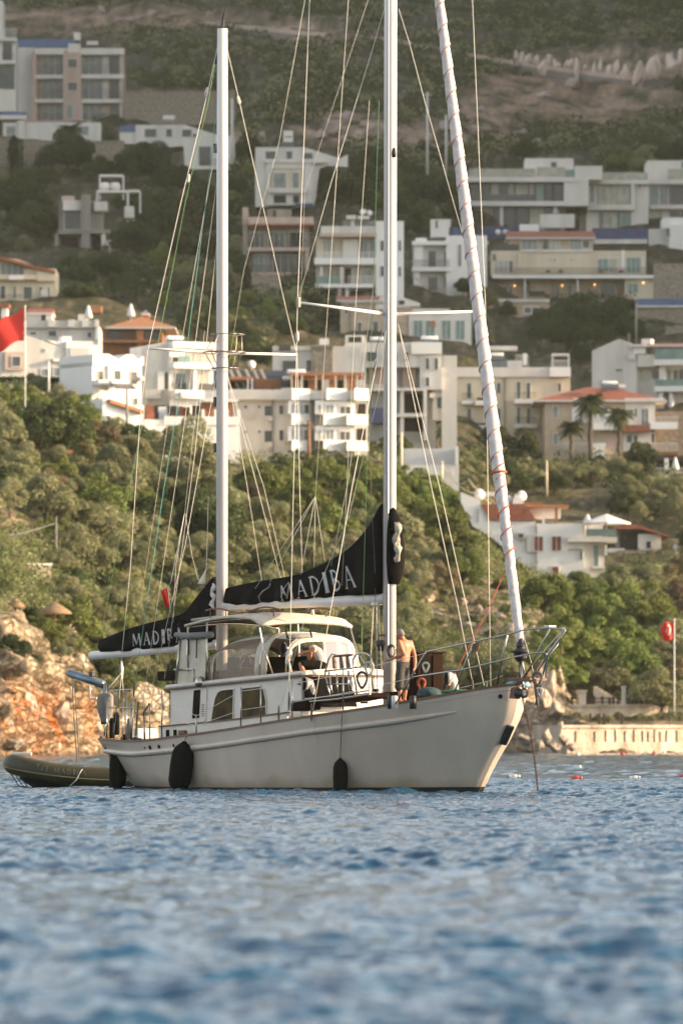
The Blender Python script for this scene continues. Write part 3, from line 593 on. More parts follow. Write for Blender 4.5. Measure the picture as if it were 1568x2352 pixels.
# ---------------------------------------------------------------- deckhouse, canopy and deck gear
M['vinyl'] = glassmat('clouded_vinyl', .6, (0.34, 0.33, 0.38), .2); M['underside'] = mat('brown_canopy_underside', (0.10, 0.065, 0.04), .9); M['cushion'] = mat('red_cushion', (0.32, 0.05, 0.06), .8); M['blue_steel'] = mat('grey_blue_davit_paint', (0.16, 0.20, 0.24), .3, metal=.5); M['orange_wood'] = mat('varnished_wheel', (0.35, 0.12, 0.03), .35)
VS = -1.35                                            # starboard wall of the deckhouse
def plate(pts, v0, v1): return MB().prism([B(x, y, v0) for x, y in pts], (0, v1 - v0, 0))
uA, uF = B(391, 1590, VS).x, -1.62; zr0, zr1 = B(395, 1582, VS).z, B(680, 1551, VS).z
def roofz(u): return zr0 + (zr1 - zr0) * (u - uA) / (uF - uA)
mb = MB()
mb.hexa([(uA, VS, 1.25), (uF, VS, 1.55), (uF, -VS, 1.55), (uA, -VS, 1.25)], [(uA, VS, zr0), (uF, VS, zr1), (uF, -VS, zr1), (uA, -VS, zr0)])
house = mb.build('deckhouse', M['white'], yacht, bevel=.03)
mb = MB(); rings = []
for u in np.linspace(uA - .12, uF + .10, 12):
    z = roofz(u); rings.append([Vector((u, VS - .07, z)), Vector((u, VS - .09, z + .05)), Vector((u, VS - .02, z + .10)), Vector((u, 0, z + .2)), Vector((u, -VS + .02, z + .10)), Vector((u, -VS + .09, z + .05)), Vector((u, -VS + .07, z))])
mb.loft(rings); mb.build('deckhouse_roof', M['white'], yacht, bevel=.015)
mb = MB()
for s in (-1, 1): mb.hexa([(uA - .12, s * 1.445, zr0 - .035), (uF + .1, s * 1.445, zr1 - .035), (uF + .1, s * 1.36, zr1 - .035), (uA - .12, s * 1.36, zr0 - .035)], [(uA - .12, s * 1.445, zr0), (uF + .1, s * 1.445, zr1), (uF + .1, s * 1.36, zr1), (uA - .12, s * 1.36, zr0)])
mb.hexa([(uF + .012, -1.35, zr1 - .04), (uF + .04, -1.35, zr1 - .04), (uF + .04, 1.35, zr1 - .04), (uF + .012, 1.35, zr1 - .04)], [(uF + .012, -1.35, zr1), (uF + .04, -1.35, zr1), (uF + .04, 1.35, zr1), (uF + .012, 1.35, zr1)])
mb.build('roof_moulding', M['teak'], house)
def win(poly, parent, v=VS, frame='white', rim=.022):
    P0 = [B(x, y, v) for x, y in poly]; c = sum(P0, Vector()) / len(P0)
    g = MB().prism([p + Vector((0, -.012, 0)) for p in P0], (0, .010, 0)); f = MB(); n = len(P0)
    for i in range(n):
        a, b2 = P0[i], P0[(i + 1) % n]; oa, ob = a + (a - c).normalized() * rim, b2 + (b2 - c).normalized() * rim; d = Vector((0, -.03, 0))
        f.add([a, b2, ob, oa, a + d, b2 + d, ob + d, oa + d], [(4, 5, 6, 7), (0, 1, 5, 4), (2, 3, 7, 6)])
    w = f.build('window', M[frame], parent); g.build('pane', M['glass'], w); return w
win([(487,1658),(491,1630),(496,1605),(502,1591),(511,1586),(538,1583),(536,1655)], house)
win([(557,1650),(557,1582),(600,1577),(607,1585),(612,1610),(612,1645)], house)
mb = plate([(441,1650),(445,1586),(460,1584),(457,1649)], VS - .01, VS + .05); dr = mb.build('side_door', M['brown'], house)
plate([(464,1658),(467,1582),(475,1581),(472,1656)], VS - .02, VS).build('door_post', M['white'], house)
mb = MB()
for i in range(6):
    c = B(468.5, 1619 + i * 5, VS); mb.box((c.x - .07, c.y - .02, c.z - .012), (c.x + .07, c.y, c.z + .008))
mb.build('vent_louvre', M['glass'], house)
# raised bulwark with its teak cap along the after deck
ul = [(366,1670),(470,1661),(560,1651),(659,1638)]
mb = MB(); cap = MB(); rr = []; r2 = []
for (x, y) in ul:
    p = B(x, y, -1.75); rr.append([Vector((p.x, -1.75, p.z - .75)), Vector((p.x, -1.75, p.z)), Vector((p.x, -1.70, p.z)), Vector((p.x, -1.70, p.z - .75))])
    r2.append([Vector((p.x, -1.79, p.z)), Vector((p.x, -1.79, p.z + .03)), Vector((p.x, -1.66, p.z + .03)), Vector((p.x, -1.66, p.z))])
bw_ = mb.loft(rr).build('coaming', M['white'], yacht); cap.loft(r2).build('coaming_cap', M['teak'], bw_)
for x in (386, 403):
    c = B(x, 1684, -1.75); MB().box((c.x - .06, c.y - .02, c.z - .10), (c.x + .06, c.y + .01, c.z + .08)).build('deck_drain', M['dark'], bw_)
# forward trunk: dark canvas over the front window, ventilators, brown lockers
c0, c1 = BU(697, 1600, uF + .04), BU(803, 1600, uF + .04)
mb = MB(); mb.add(*[[(uF + .03, c0.y, zr1 - .06), (uF + .03, c1.y, zr1 - .06), (uF + .18, c1.y + .05, 1.95), (uF + .18, c0.y - .05, 1.95), (uF + .30, c1.y + .03, 1.95), (uF + .30, c0.y - .02, 1.95), (uF + .10, c1.y, zr1 - .03), (uF + .10, c0.y, zr1 - .03)], [(0, 1, 2, 3), (7, 6, 4, 5), (0, 7, 5, 3), (1, 6, 4, 2), (0, 1, 6, 7), (3, 2, 4, 5)]])
mb.build('front_cover', M['black'], yacht)
def cowl(x, y, v, r, face, flip=1, lip='white'):
    c = B(x, y, v); mb = MB(); fx = Vector(face).normalized()
    mb.tube([c - fx * r * .9 - Vector((0, 0, r * 1.9)), c - fx * r * .9 - Vector((0, 0, r * .6)), c - fx * r * .55, c - fx * r * .2, c + fx * r * .15], [r * .6, r * .62, r * .85, r * .98, r * 1.05], 16)
    o = mb.build('cowl_vent', M[lip], yacht, True)
    d = MB(); d.tube([c + fx * r * .13, c + fx * r * .165], r * .93, 16); d.build('vent_mouth', M['dark'], o)
cowl(701, 1571, -1.3, .16, (-.25, -1, .05)); cowl(652.5, 1490, -.9, .15, (-.1, -1, 0), lip='steel'); cowl(1027, 1559, -.35, .17, (-.35, -1, 0))
mb = plate([(700,1618),(700,1611),(786,1599),(842,1591),(842,1602),(786,1612)], -1.45, -.8); mb.build('deck_locker', M['brown'], yacht, bevel=.02)
mb = plate([(667,1634),(667,1611),(700,1607),(700,1630)], -1.75, -1.3); mb.build('deck_locker', M['brown'], yacht, bevel=.02)
# the wooden companionway box on the foredeck
box0 = B(957, 1592, -.25); mb = MB(); zt_ = B(960, 1500, -.25).z; u0 = box0.x; u1 = BU(1003, 1500, u0).x
ww_ = BU(1017, 1500, u0).y
mb.box((u0 - .55, -.22, 1.95), (u0, ww_, zt_)); hb = mb.build('foredeck_hatch', M['brown'], yacht, bevel=.02)
mb = MB(); mb.box((u0 - .6, -.27, zt_), (u0 + .05, ww_ + .05, zt_ + .04)); mb.build('hatch_lid', M['brown'], hb)
mb = MB(); mb.box((u0 + .002, -.12, 2.1), (u0 + .02, ww_ - .35, zt_ - .1)); mb.build('hatch_opening', M['dark'], hb)
mb = MB(); mb.box((u0 + .005, ww_ - .3, 2.0), (u0 + .03, ww_ - .03, zt_ - .05)); mb.build('hatch_door', M['brown'], hb)
# --- dodger: hoops, canvas roof, clear panels
ua, uf = B(478, 1545, -1.12).x, -2.75; zb0 = roofz(ua) + .10; zb1 = roofz(uf) + .12
prof = lambda f: float(np.interp(f, [0, .12, .3, .55, .75, .9, 1.0], [.80, .95, 1.03, 1.04, 1.01, .95, .88]))
def hoop(f, sc=1.0, dz=0.0):
    u = ua + (uf - ua) * f; z0 = zb0 + (zb1 - zb0) * f; H = prof(f) * sc; W = 1.14 * (1 - .12 * max(0, f - .7) / .3)
    rows = []
    for a in np.linspace(0, math.pi, 25):
        ca, sa = math.cos(a), math.sin(a); rows.append(Vector((u, -W * math.copysign(abs(ca) ** .55, ca), z0 + dz + H * abs(sa) ** .62)))
    return rows
fs = np.linspace(0, 1, 15); HPS = [hoop(f) for f in fs]
mb = MB(); mb.loft([[p for p in r[7:18]] for r in HPS], closed=False); o = mb.build('dodger_roof', M['cream'], yacht, True); o.modifiers.new('t', 'SOLIDIFY').thickness = .02
for (a, c, s) in ((0, 8, 'clear_side_panel'), (17, 25, 'clear_side_panel')):
    mb = MB(); mb.loft([[p for p in r[a:c]] for r in HPS[:-4]], closed=False); mb.build(s, M['clear'], yacht, True)
mb = MB()
for r in (HPS[0], HPS[-5]): mb.tube([p + Vector((0, 0, .004)) for p in r], .022, 8)
mb.tube(HPS[-1], .02, 8); mb.build('dodger_hoop', M['steel'], yacht, True)
for i0_, i1_ in ((0, 1), (9, 10), (10, 11)):
    mb = MB(); mb.loft([[p + Vector((0, -.006 if k < 12 else .006, 0)) for k, p in enumerate(r)] for r in HPS[i0_:i1_ + 1]], closed=False); o = mb.build('dodger_strip', M['cream'], yacht, True); o.modifiers.new('t', 'SOLIDIFY').thickness = .012
# front of the dodger: canvas brow, pillars, vinyl to port, the starboard third rolled open
last = HPS[-1]; base = [Vector((uf + .22, p.y, zb1 - .06)) for p in last]
brow = [Vector((uf + .06 * t, p.y * (1 - .0 * t), zb1 + (p.z - zb1) * (1 - .17 * t))) for p in last for t in (1,)]
mb = MB(); mb.loft([[p for p in last[1:24]], brow[1:24]], closed=False); o = mb.build('dodger_brow', M['cream'], yacht, True); o.modifiers.new('t', 'SOLIDIFY').thickness = .012
def front(i): return brow[i], base[i]
mb = MB(); mb.loft([[p + Vector((.006 * math.sin(k * 2.0), 0, 0)) for p in (brow[k], brow[k].lerp(base[k], .5), base[k])] for k in range(12, 24)], closed=False); mb.build('clear_front_panel', M['vinyl'] if 'vinyl' in M else M['clear'], yacht, True)
for i in (2, 12, 22): MB().tube([brow[i], base[i]], .045 if i == 12 else .03, 6).build('dodger_pillar', M['cream'], yacht, True)
mb = MB(); mb.loft([[Vector((uf + .22 * 0, p.y, zb1 - .02)), Vector((uf + .24, p.y, zb1 - .06)), Vector((uf + .24, p.y, zb1 - .0))] for p in last], closed=False)
for r in (0, 24): mb.tube([HPS[0][r], HPS[-5][r]], .03, 6)
mb.build('dodger_foot', M['cream_dirty'], yacht, True)
for (x, y, y2) in [(656,1448,1466),(712,1448,1464)]:
    MB().tube([B(x, y, -1.0), B(x + 4, y2, -1.02)], .022, 6).build('dodger_strap', M['black'], yacht)
MB().tube([BU(660, 1463, uf + .05), BU(714, 1460, uf + .05)], .05, 8).build('rolled_window', M['grey_canvas'], yacht, True)
# steering wheel, binnacle and dark filler boxes seen through the vinyl
wc = Vector((B(582, 1528, -.3).x, -.3, B(582, 1535, -.3).z)); mb = MB()
mb.tube([wc + Vector((.05 * math.sin(a), .36 * math.cos(a), .36 * math.sin(a))) for a in np.linspace(0, 2*math.pi, 28)], .018, 6)
for a in np.linspace(0, 2*math.pi, 7)[:-1]: mb.tube([wc, wc + Vector((.05 * math.sin(a), .36 * math.cos(a), .36 * math.sin(a)))], .01, 5)
mb.build('steering_wheel', M['orange_wood'] if 'orange_wood' in M else M['teak'], yacht, True)
mb = MB(); mb.lathe([(0, 0), (.13, 0), (.12, .5), (.16, .55), (.16, .65), (.08, .72), (0, .74)], wc + Vector((.25, .05, -.55)), 14); mb.build('binnacle', M['white'], yacht, True)
mb = MB(); mb.tube([B(548,1538,-.2), B(552,1514,-.2), B(560,1501,-.2), B(580,1498,-.2), B(592,1506,-.2), B(597,1520,-.2)], .018, 6); mb.build('grab_rail', M['steel'], yacht, True)
c = B(492, 1545, .5); MB().box((c.x - .2, .45, c.z - .1), (uf - .1, 1.0, c.z + .36)).build('cockpit_dark_box', M['brown'], yacht, bevel=.04); MB().box((c.x - .3, -.95, c.z - .2), (uf - .1, -.6, c.z + .03)).build('cockpit_dark_box', M['brown'], yacht, bevel=.03)  # dark boxes added to darken the cockpit behind the clear panels
MB().hexa([(c.x + .35, .3, c.z + .2), (c.x + .65, .25, c.z + .2), (c.x + .65, .4, c.z + .2), (c.x + .35, .42, c.z + .2)], [(c.x + .42, .4, c.z + .62), (c.x + .6, .38, c.z + .62), (c.x + .6, .46, c.z + .6), (c.x + .42, .48, c.z + .6)]).build('cockpit_cushion', M['cushion'], yacht, bevel=.04)
# --- bimini over it
ub0, ub1 = B(423, 1448, -1.3).x, B(806, 1440, 1.25).x; zbm = B(500, 1432, -.9).z
def bim(u, k): f = (u - ub0) / (ub1 - ub0); y = -1.3 + 2.6 * k; return Vector((u, y, zbm - .02 + .10 * (1 - (2*k - 1) ** 2) + .12 * math.sin(math.pi * f) + (.10 * f) - .30 * max(0, f - .88) / .12 * .5))
mb = MB(); mb.loft([[bim(u, k) for k in np.linspace(0, 1, 15)] for u in np.linspace(ub0, ub1, 22)], closed=False); o = mb.build('bimini_canopy', M['cream'], yacht, True); sd = o.modifiers.new('t', 'SOLIDIFY'); sd.thickness = .06; sd.offset = -1
mb = MB(); mb.loft([[bim(u, k) - Vector((0, 0, .068)) for k in np.linspace(.02, .98, 15)] for u in np.linspace(ub0 + .04, ub1 - .04, 22)], closed=False); mb.build('bimini_underside', M['underside'], yacht, True)  # brown layer added to make the canopy's underside darker
mb = MB()
for f, lean in ((.05, 0), (.30, .05), (.97, .45)):
    u = ub0 + (ub1 - ub0) * f
    pts = [bim(u, k) - Vector((0, 0, .09)) for k in np.linspace(0, 1, 13)]
    z0 = roofz(u + lean) + .12; mb.tube([Vector((u + lean, -1.22, z0)), Vector((u + lean * .5, -1.32, z0 + .55))] + pts + [Vector((u + lean * .5, 1.32, z0 + .55)), Vector((u + lean, 1.22, z0))], .022, 8)
mb.build('bimini_frame', M['steel'], yacht, True)
mb = MB(); mb.tube([B(402, 1588, -1.3), B(414, 1470, -1.3)], .03, 8); mb.build('canopy_post', M['steel'], yacht, True)
mb = MB(); mb.tube([B(400,1538,-1.31), B(444,1537,-1.31), B(446,1575,-1.31)], .02, 6); mb.build('boarding_rail', M['steel'], yacht, True)
mb = plate([(404,1584),(416,1470),(474,1458),(470,1574)], -1.28, -1.26); mb.build('side_curtain', M['cream'], yacht)
mb = MB(); mb.tube([B(404, 1458, -1.34), B(440, 1461, -1.34), B(486, 1458, -1.3)], [.06, .085, .08], 10); mb.build('rolled_curtain', M['grey_canvas'], yacht, True)
for (x, y0, y1) in [(434,1464,1504),(452,1464,1512)]: MB().tube([B(x, y0, -1.33), B(x - 1, y1, -1.33)], .016, 5).build('curtain_strap', M['black'], yacht)
mb = MB()
for v in (-.75, .75):
    mb.tube([Vector((u, v, zbm + .30 + .06 * math.sin(3 * (u - ub0)))) for u in np.linspace(ub0 + .1, ub1 - .05, 12)], .022, 6)
    for u in np.linspace(ub0 + .3, ub1 - .3, 5): mb.tube([Vector((u, v, zbm + .12)), Vector((u, v, zbm + .31))], .015, 5)
mb.build('roof_rail', M['teak'], yacht, True)
for (a, c) in [((441,1424),(505,1416)), ((590,1420),(640,1415))]: MB().tube([B(*a, -.5), B(*c, -.5)], .035, 6).build('roof_board', M['cream_dirty'], yacht)
# --- mast guards (chrome hoops with rungs) and their ropes
mb = MB(); v = -.85
for path in [[(746,1549),(753,1517),(762,1502),(775,1506)], [(746,1549),(759.5,1606)], [(755,1544),(764,1606)], [(773,1547),(775,1604)], [(799,1544),(815,1604)], [(799.5,1540),(800,1602)], [(745,1542),(775,1538),(808,1535)], [(750,1572),(802,1571)]]: mb.tube([B(x, y, v) for x, y in path], .021, 7)
mb.build('mast_guard', M['steel'], yacht, True)
mb = MB(); v = -.45
for path in [[(821,1606),(811,1535),(810,1516),(817,1503),(826,1500),(841,1501),(850,1506),(853,1514),(856,1606)], [(811,1533),(853,1530)], [(826,1500),(838,1530)]]: mb.tube([B(x, y, v) for x, y in path], .021, 7)
mb.build('mast_guard', M['steel'], yacht, True)
for x in (768, 784, 799): MB().tube([B(x - 2, 1508, -.8), B(x + 1, 1535, -.8)], [.04, .055], 6).build('belaying_slat', M['teak'], yacht)
mb = MB(); mb.tube([B(768,1507,-.8), B(810,1504,-.8)], .03, 6); mb.build('belaying_rail', M['teak'], yacht)
rn = random.Random(4)
def coil(c, r, n, rad, ax, drop=0.0):
    pts = []
    for i in range(n * 14):
        a = i / 14 * 2 * math.pi; rr = r * (1 + .12 * math.sin(i * .37)); pts.append(Vector(c) + Vector(ax) * (rr * math.cos(a)) + Vector((0, 0, 1)) * (rr * 1.5 * math.sin(a) - drop) + Vector((.02 * math.sin(i * .9), .02 * math.cos(i * .7), 0)))
    return MB().tube(pts, rad, 5)
def coil_thing(name, label, x, y, v, r, n, rad, m, group=None):
    c = B(x, y, v); w = toworld(c); e = coil((0, 0, 0), r, n, rad, (.9, -.3, 0)).build(name, M[m], None, True); e.location = w; tag(e, label, 'rope', group); return e
CG = 'coils of rope hung on deck'
coil_thing('rope_coil', 'dark rope coil hanging on the chrome mast guard left of the main mast', 831, 1562, -.5, .12, 6, .014, 'rope_dark', CG)
coil_thing('rope_coil', 'pale grey rope coil hanging high on the mast guard hoop nearest the main mast', 848, 1536, -.5, .10, 4, .016, 'rope_pale', CG)
coil_thing('rope_coil', 'orange red rope coil hanging beside the shirtless man', 967, 1572, -.5, .085, 5, .016, 'rope_red', CG)
coil_thing('rope_coil', 'long pale rope hank hanging from the pulpit rail in front of the brown hatch', 977, 1533, -1.6, .07, 5, .014, 'rope_pale', CG)
coil_thing('rope_coil', 'dark rope and line bundle hanging from the pulpit ahead of the bow', 1233, 1560, -.1, .10, 5, .022, 'rope_dark', CG)
coil_thing('rope_coil', 'thin pale line loops trailing below the pulpit ahead of the bow', 1240, 1590, -.05, .06, 4, .010, 'rope_pale', CG)
mb = MB(); mb.tube([B(1228,1560,-.1), B(1230,1590,-.1), B(1234,1620,-.1)], [.05, .035, .03], 6); mb.build('hanging_line', M['rope_dark'], yacht, True)
# hose reel on the mast, winches, instrument box
mb = MB(); c = B(898, 1498, -.18); mb.tube([c + Vector((.17 * math.cos(a), 0, .17 * math.sin(a))) for a in np.linspace(R(20), R(300), 20)], .02, 6); mb.build('mast_grip', M['steel'], yacht, True)
for i in range(3): MB().tube([c + Vector((.1 + (.11+.02*i) * math.cos(a), -.04 - .02 * i, .02 + (.11+.02*i) * math.sin(a))) for a in np.linspace(0, 2*math.pi, 20)], .014, 5).build('halyard_coil', M['rope_dark'], yacht, True)
mb = MB(); c = B(876, 1482, -.15); mb.lathe([(0, -.14), (.08, -.13), (.10, -.05), (.13, 0), (.13, .1), (.07, .12), (0, .13)], c, 12); mb.build('mast_winch', M['bottom'], yacht, True)
mb = MB(); c = B(879, 1460, -.16); mb.box((c.x - .09, c.y - .05, c.z - .02), (c.x + .06, c.y + .03, c.z + .03)); mb.build('cleat', M['bottom'], yacht)
for (x, y, v) in [(862,1592,-.7),(884,1586,.2),(836,1604,-1.0)]:
    c = B(x, y, v); MB().lathe([(0, -.12), (.09, -.12), (.09, -.05), (.065, 0), (.075, .09), (.085, .1), (0, .11)], c, 14).build('winch', M['steel'], yacht, True)
mb = plate([(878,1590),(908,1588),(908,1603),(876,1606)], -.4, .35); mb.build('mast_collar', M['brown'], yacht, bevel=.02)
for (x, v) in ((897,-1.85),(906,-1.85),(948,-1.8)):
    c = B(x, 1612, v); MB().tube([c - Vector((0,0,.16)), c + Vector((0,0,.12)), c + Vector((0,0,.14))], [.075, .075, .05], 12).build('fuel_can', M['bottom'] if x != 906 else M['white'], yacht, True)
for (x0, y0, x1, y1, v) in [(700,1606,845,1586,-1.5),(690,1614,850,1594,-1.65)]: MB().tube([B(x0,y0,v), B((x0+x1)/2,(y0+y1)/2+2,v), B(x1,y1,v)], .02, 6).build('stowed_pole', M['steel'], yacht)
c = B(984, 1593, -.9)
def lump(name, label, cat, cpx, v, dims, m, seed, group=None):
    c = toworld(B(cpx[0], cpx[1], v)); mb = MB(); rings = []
    for t in np.linspace(.02, math.pi - .02, 12):
        rings.append([Vector((dims[0]*math.cos(t), dims[1]*math.sin(t)*math.cos(a), dims[2]*math.sin(t)*math.sin(a))) * (1 + .16 * float(vnoise(math.cos(t)*2.4+seed, a*1.1, seed))) for a in np.linspace(0, 2*math.pi, 15)[:-1]])
    o = mb.loft(rings).build(name, m, None, True); o.location = c; return tag(o, label, cat, group)
lump('sail_bag', 'dark blue green sail bag lying on the foredeck beside the brown hatch', 'bag', (985,1593), -.9, (.27,.2,.15), mat('blue_green_cloth', (0.02,0.045,0.05), .8, (0.03,0.07,0.07), 6, bump=.03), 3)
lump('folded_net', 'crumpled green cloth lying along the foredeck rail', 'cloth', (1052,1588), -.8, (.38,.15,.05), mat('green_cloth', (0.03,0.12,0.06), .8, (0.05,0.2,0.1), 8, bump=.03), 9)
lump('folded_cover', 'light blue cloth bundled on the bow tip', 'cloth', (1189,1572), .1, (.26,.2,.10), mat('light_blue_cloth', (0.16,0.33,0.40), .8, (0.22,0.42,0.5), 6, bump=.03), 5)
# --- stanchions and lifelines
def deckpx(x): return float(np.interp(x, [a for a, _ in sheer_px], [b_ for _, b_ in sheer_px]))
st = [(246,1620),(300,1615),(344,1618),(372,1586),(451,1640),(553,1578),(599,1572),(671,1562),(788,1538)]
tops = []
for (x, yt) in st:
    v = -hb_deck(hull_at(x, deckpx(x) + 4)[0].x) + .05; a = B(x, deckpx(x) - 1, v); b2 = Vector((a.x, a.y, B(x, yt, v).z)); tops.append((a, b2))
    MB().tube([a, b2], .016, 7).build('stanchion', M['steel'], yacht, True)
tp = [b2 for _, b2 in tops[2:]] ; mid = [a.lerp(b2, .55) for a, b2 in tops[2:]]
MB().tube([a.lerp(b2, .9) for a, b2 in tops[2:]] + [B(978, 1500, -1.72)], .007, 5).build('lifeline', M['wire'], yacht); MB().tube([a.lerp(b2, .45) for a, b2 in tops[2:]] + [B(948, 1557, -1.8)], .007, 5).build('lifeline', M['wire'], yacht)
# port stanchions
for u in (-9, -7.5, -6, -4.3, -2.5, -.8, 1.2):
    a = Vector((u, hb_deck(u) - .06, sheer(u))); MB().tube([a, a + Vector((0, 0, .72))], .016, 7).build('stanchion', M['steel'], yacht, True)
MB().tube([Vector((u, hb_deck(u) - .06, sheer(u) + .7)) for u in (-9, -7.5, -6, -4.3, -2.5, -.8, 1.2, 2.2)], .007, 5).build('lifeline', M['wire'], yacht)
# --- stern: push-pit rails, davit crane, covered outboard, bottles and fenders stowed
mb = MB()
for path in [[(252,1586,-.5),(308,1583,-1.3)], [(250,1626,-.6),(306,1625,-1.4)], [(308,1583,-1.4),(302,1707,-1.5)], [(270,1586,-.4),(262,1700,-.9)], [(284,1590,-.9),(281,1700,-1.2)], [(258,1590,-.3),(244,1694,-.6)], [(292,1590,-1.1),(290,1704,-1.3)], [(330,1645,-1.7),(332,1706,-1.75)], [(246,1640,-.3),(240,1690,-.4)]]: mb.tube([B(*p) for p in path], .017, 6)
mb.build('pushpit', M['steel'], yacht, True)
mb = MB()
for (x0, y0, x1, y1) in [(318,1612,312,1690),(344,1616,330,1636),(330,1636,333,1700)]: mb.tube([B(x0,y0,-1.6), B(x1,y1,-1.65)], .022, 6)
mb.build('awning_stay', M['rope_dark'], yacht)
a, b2 = B(160, 1546, -.9), B(238, 1572, -.55)
mb = MB(); mb.tube([a, b2], .10, 14); dv = mb.build('davit_arm', M['blue_steel'] if 'blue_steel' in M else M['steel'], yacht, True)
MB().tube([b2 + Vector((.02, .02, .02)), Vector((b2.x + .02, b2.y, 1.55))], .075, 12).build('davit_post', M['steel'], yacht, True)
MB().tube([B(206,1575,-.6), B(208,1605,-.6), B(222,1604,-.55)], .025, 6).build('davit_handle', M['white'], yacht, True)
c = B(210, 1552, -.65); MB().box(c - Vector((.05,.05,.03)), c + Vector((.1,.05,.09))).build('davit_winch', M['bottom'], yacht, bevel=.02)
MB().tube([B(166,1556,-.9), B(171,1660,-.8), B(178,1752,-.7)], .014, 5).build('davit_fall', M['rope_dark'], yacht)
MB().tube([B(171,1556,-.9), B(177,1660,-.8), B(183,1752,-.7)], .009, 5).build('davit_fall', M['rope_dark'], yacht)
mb = MB(); c = B(243, 1625, -.55); rings = []
for (z, rx, ry, ox) in [(-.38,.10,.10,.05),(-.3,.15,.14,.03),(-.1,.21,.18,0),(.12,.24,.2,-.02),(.27,.22,.19,0),(.34,.14,.12,.03),(.36,.04,.04,.04)]:
    rings.append([c + Vector((ox + rx*math.cos(t)*(1+.1*math.sin(5*t+z*4)), ry*math.sin(t)*(1+.08*math.cos(4*t)), z)) for t in np.linspace(0, 2*math.pi, 19)[:-1]])
mb.loft(rings); mb.build('outboard_cover', M['grey_canvas'], yacht, True)
for (x, y, h_, r, m) in [(268,1668,.55,.075,'fender'),(258,1676,.5,.07,'fender'),(298,1678,.5,.10,'grey_canvas'),(287,1690,.25,.1,'fender')]:
    c = B(x, y + 20, -.9); MB().lathe([(0,0),(r*.8,0),(r,.05),(r,h_-.08),(r*.5,h_),(0,h_)], c, 12).build('stowed_fender', M[m], yacht, True)
c = B(322, 1684, -.2); MB().box(c - Vector((.25,.3,.15)), c + Vector((.35,.3,.12))).build('stern_locker', M['white'], yacht, bevel=.03)
for (x, y, v) in [(311,1700,-1.5),(320,1702,-1.5)]:
    c = B(x, y, v); MB().lathe([(0,-.08),(.08,-.07),(.1,0),(.07,.06),(0,.08)], c, 10).build('cleat', M['bottom'], yacht, True)
c = B(421, 1683, -1.95); MB().box(c - Vector((.16,.05,.06)), c + Vector((.12,.05,.06))).build('fairlead', M['teak'], yacht, bevel=.03)
c = B(460, 1568, -1.4); MB().lathe([(0,-.1),(.12,-.1),(.13,.02),(.1,.12),(0,.16)], c, 14).build('search_light', M['steel'], yacht, True)
for x in (235, 240): c = B(x, 1706 if x > 236 else 1700, -1.3)
mb = MB(); mb.tube([B(231,1693,-1.25), B(238,1699,-1.3), B(240,1712,-1.36), B(243,1720,-1.4)], .028, 6); mb.build('stern_hook', M['bottom'], yacht)
# anchor chain
ch = MB(); ca, cb = B(1198, 1600, -.36), B(1236, 1822, .0); cb = Vector((ca.x + .42, ca.y + .15, -.2))
N = 58
for i in range(N):
    t = (i + .5) / N; p = ca.lerp(cb, t); p.x += .10 * math.sin(t * math.pi); d = (cb - ca).normalized(); s_ = Vector((0, 1, 0)) if i % 2 else d.cross(Vector((0, 1, 0)))
    L_ = (cb - ca).length / N * .68
    ch.tube([p + d * (L_ * math.cos(a)) + s_ * (.022 * math.sin(a)) for a in np.linspace(0, 2*math.pi, 9)], .009, 5)
ch.build('anchor_chain', M['chain'], yacht)
# ---------------------------------------------------------------- things aboard and alongside
def fender(px_top, px_bot, r, label, rope_px, tilt=0.0):
    cx, cy = (px_top[0] + px_bot[0]) / 2, (px_top[1] + px_bot[1]) / 2
    p, q, h = hull_at(cx, cy); nn = hull_nrm(q, h); nn.z = 0; nn.normalize()
    off = r * .95; vt = p + nn * off; vv = vt.y
    a, b2 = B(px_top[0], px_top[1], vv), B(px_bot[0], px_bot[1], vv); L = (a - b2).length
    A0 = toworld(a); B0 = toworld(b2); e = empty('fender', B0, 0, label, 'fender', 'black fenders hung over the starboard side')
    e.rotation_euler = (A0 - B0).to_track_quat('Z', 'Y').to_euler()
    prof = [(0, 0), (r*.5, .01*L), (r*.82, .06*L), (r, .18*L), (r*1.03, .5*L), (r*.98, .74*L), (r*.8, .86*L), (r*.45, .94*L), (r*.25, .97*L), (r*.2, L), (0, L)]
    MB().lathe(prof, (0,0,0), 20).build('fender_body', M['fender'], e, True)
    rp = toworld(B(rope_px[0], rope_px[1], -hb_deck(a.x) + .03)); e_m = Matrix.LocRotScale(e.location, e.rotation_euler, None).inverted()
    MB().tube([Vector((0, 0, L * .98)), e_m @ rp], .011, 5).build('fender_line', M['rope_dark'], e)
fender((273,1706), (270,1810), .205, 'black fender with a slim upright body hanging at the stern quarter', (274,1700))
fender((424,1703), (410,1814), .265, 'fat black fender hanging aslant below the after cabin window', (430,1685))
fender((781,1741), (782,1823), .165, 'small black fender hanging on a long line amidships', (785,1638))
M['rib'] = mat('dark_olive_hypalon', (0.046, 0.038, 0.010), .6, (0.03, 0.025, 0.008), 3, bump=.008)
M['rib_rim'] = mat('olive_rubbing_band', (0.16, 0.13, 0.05), .5)
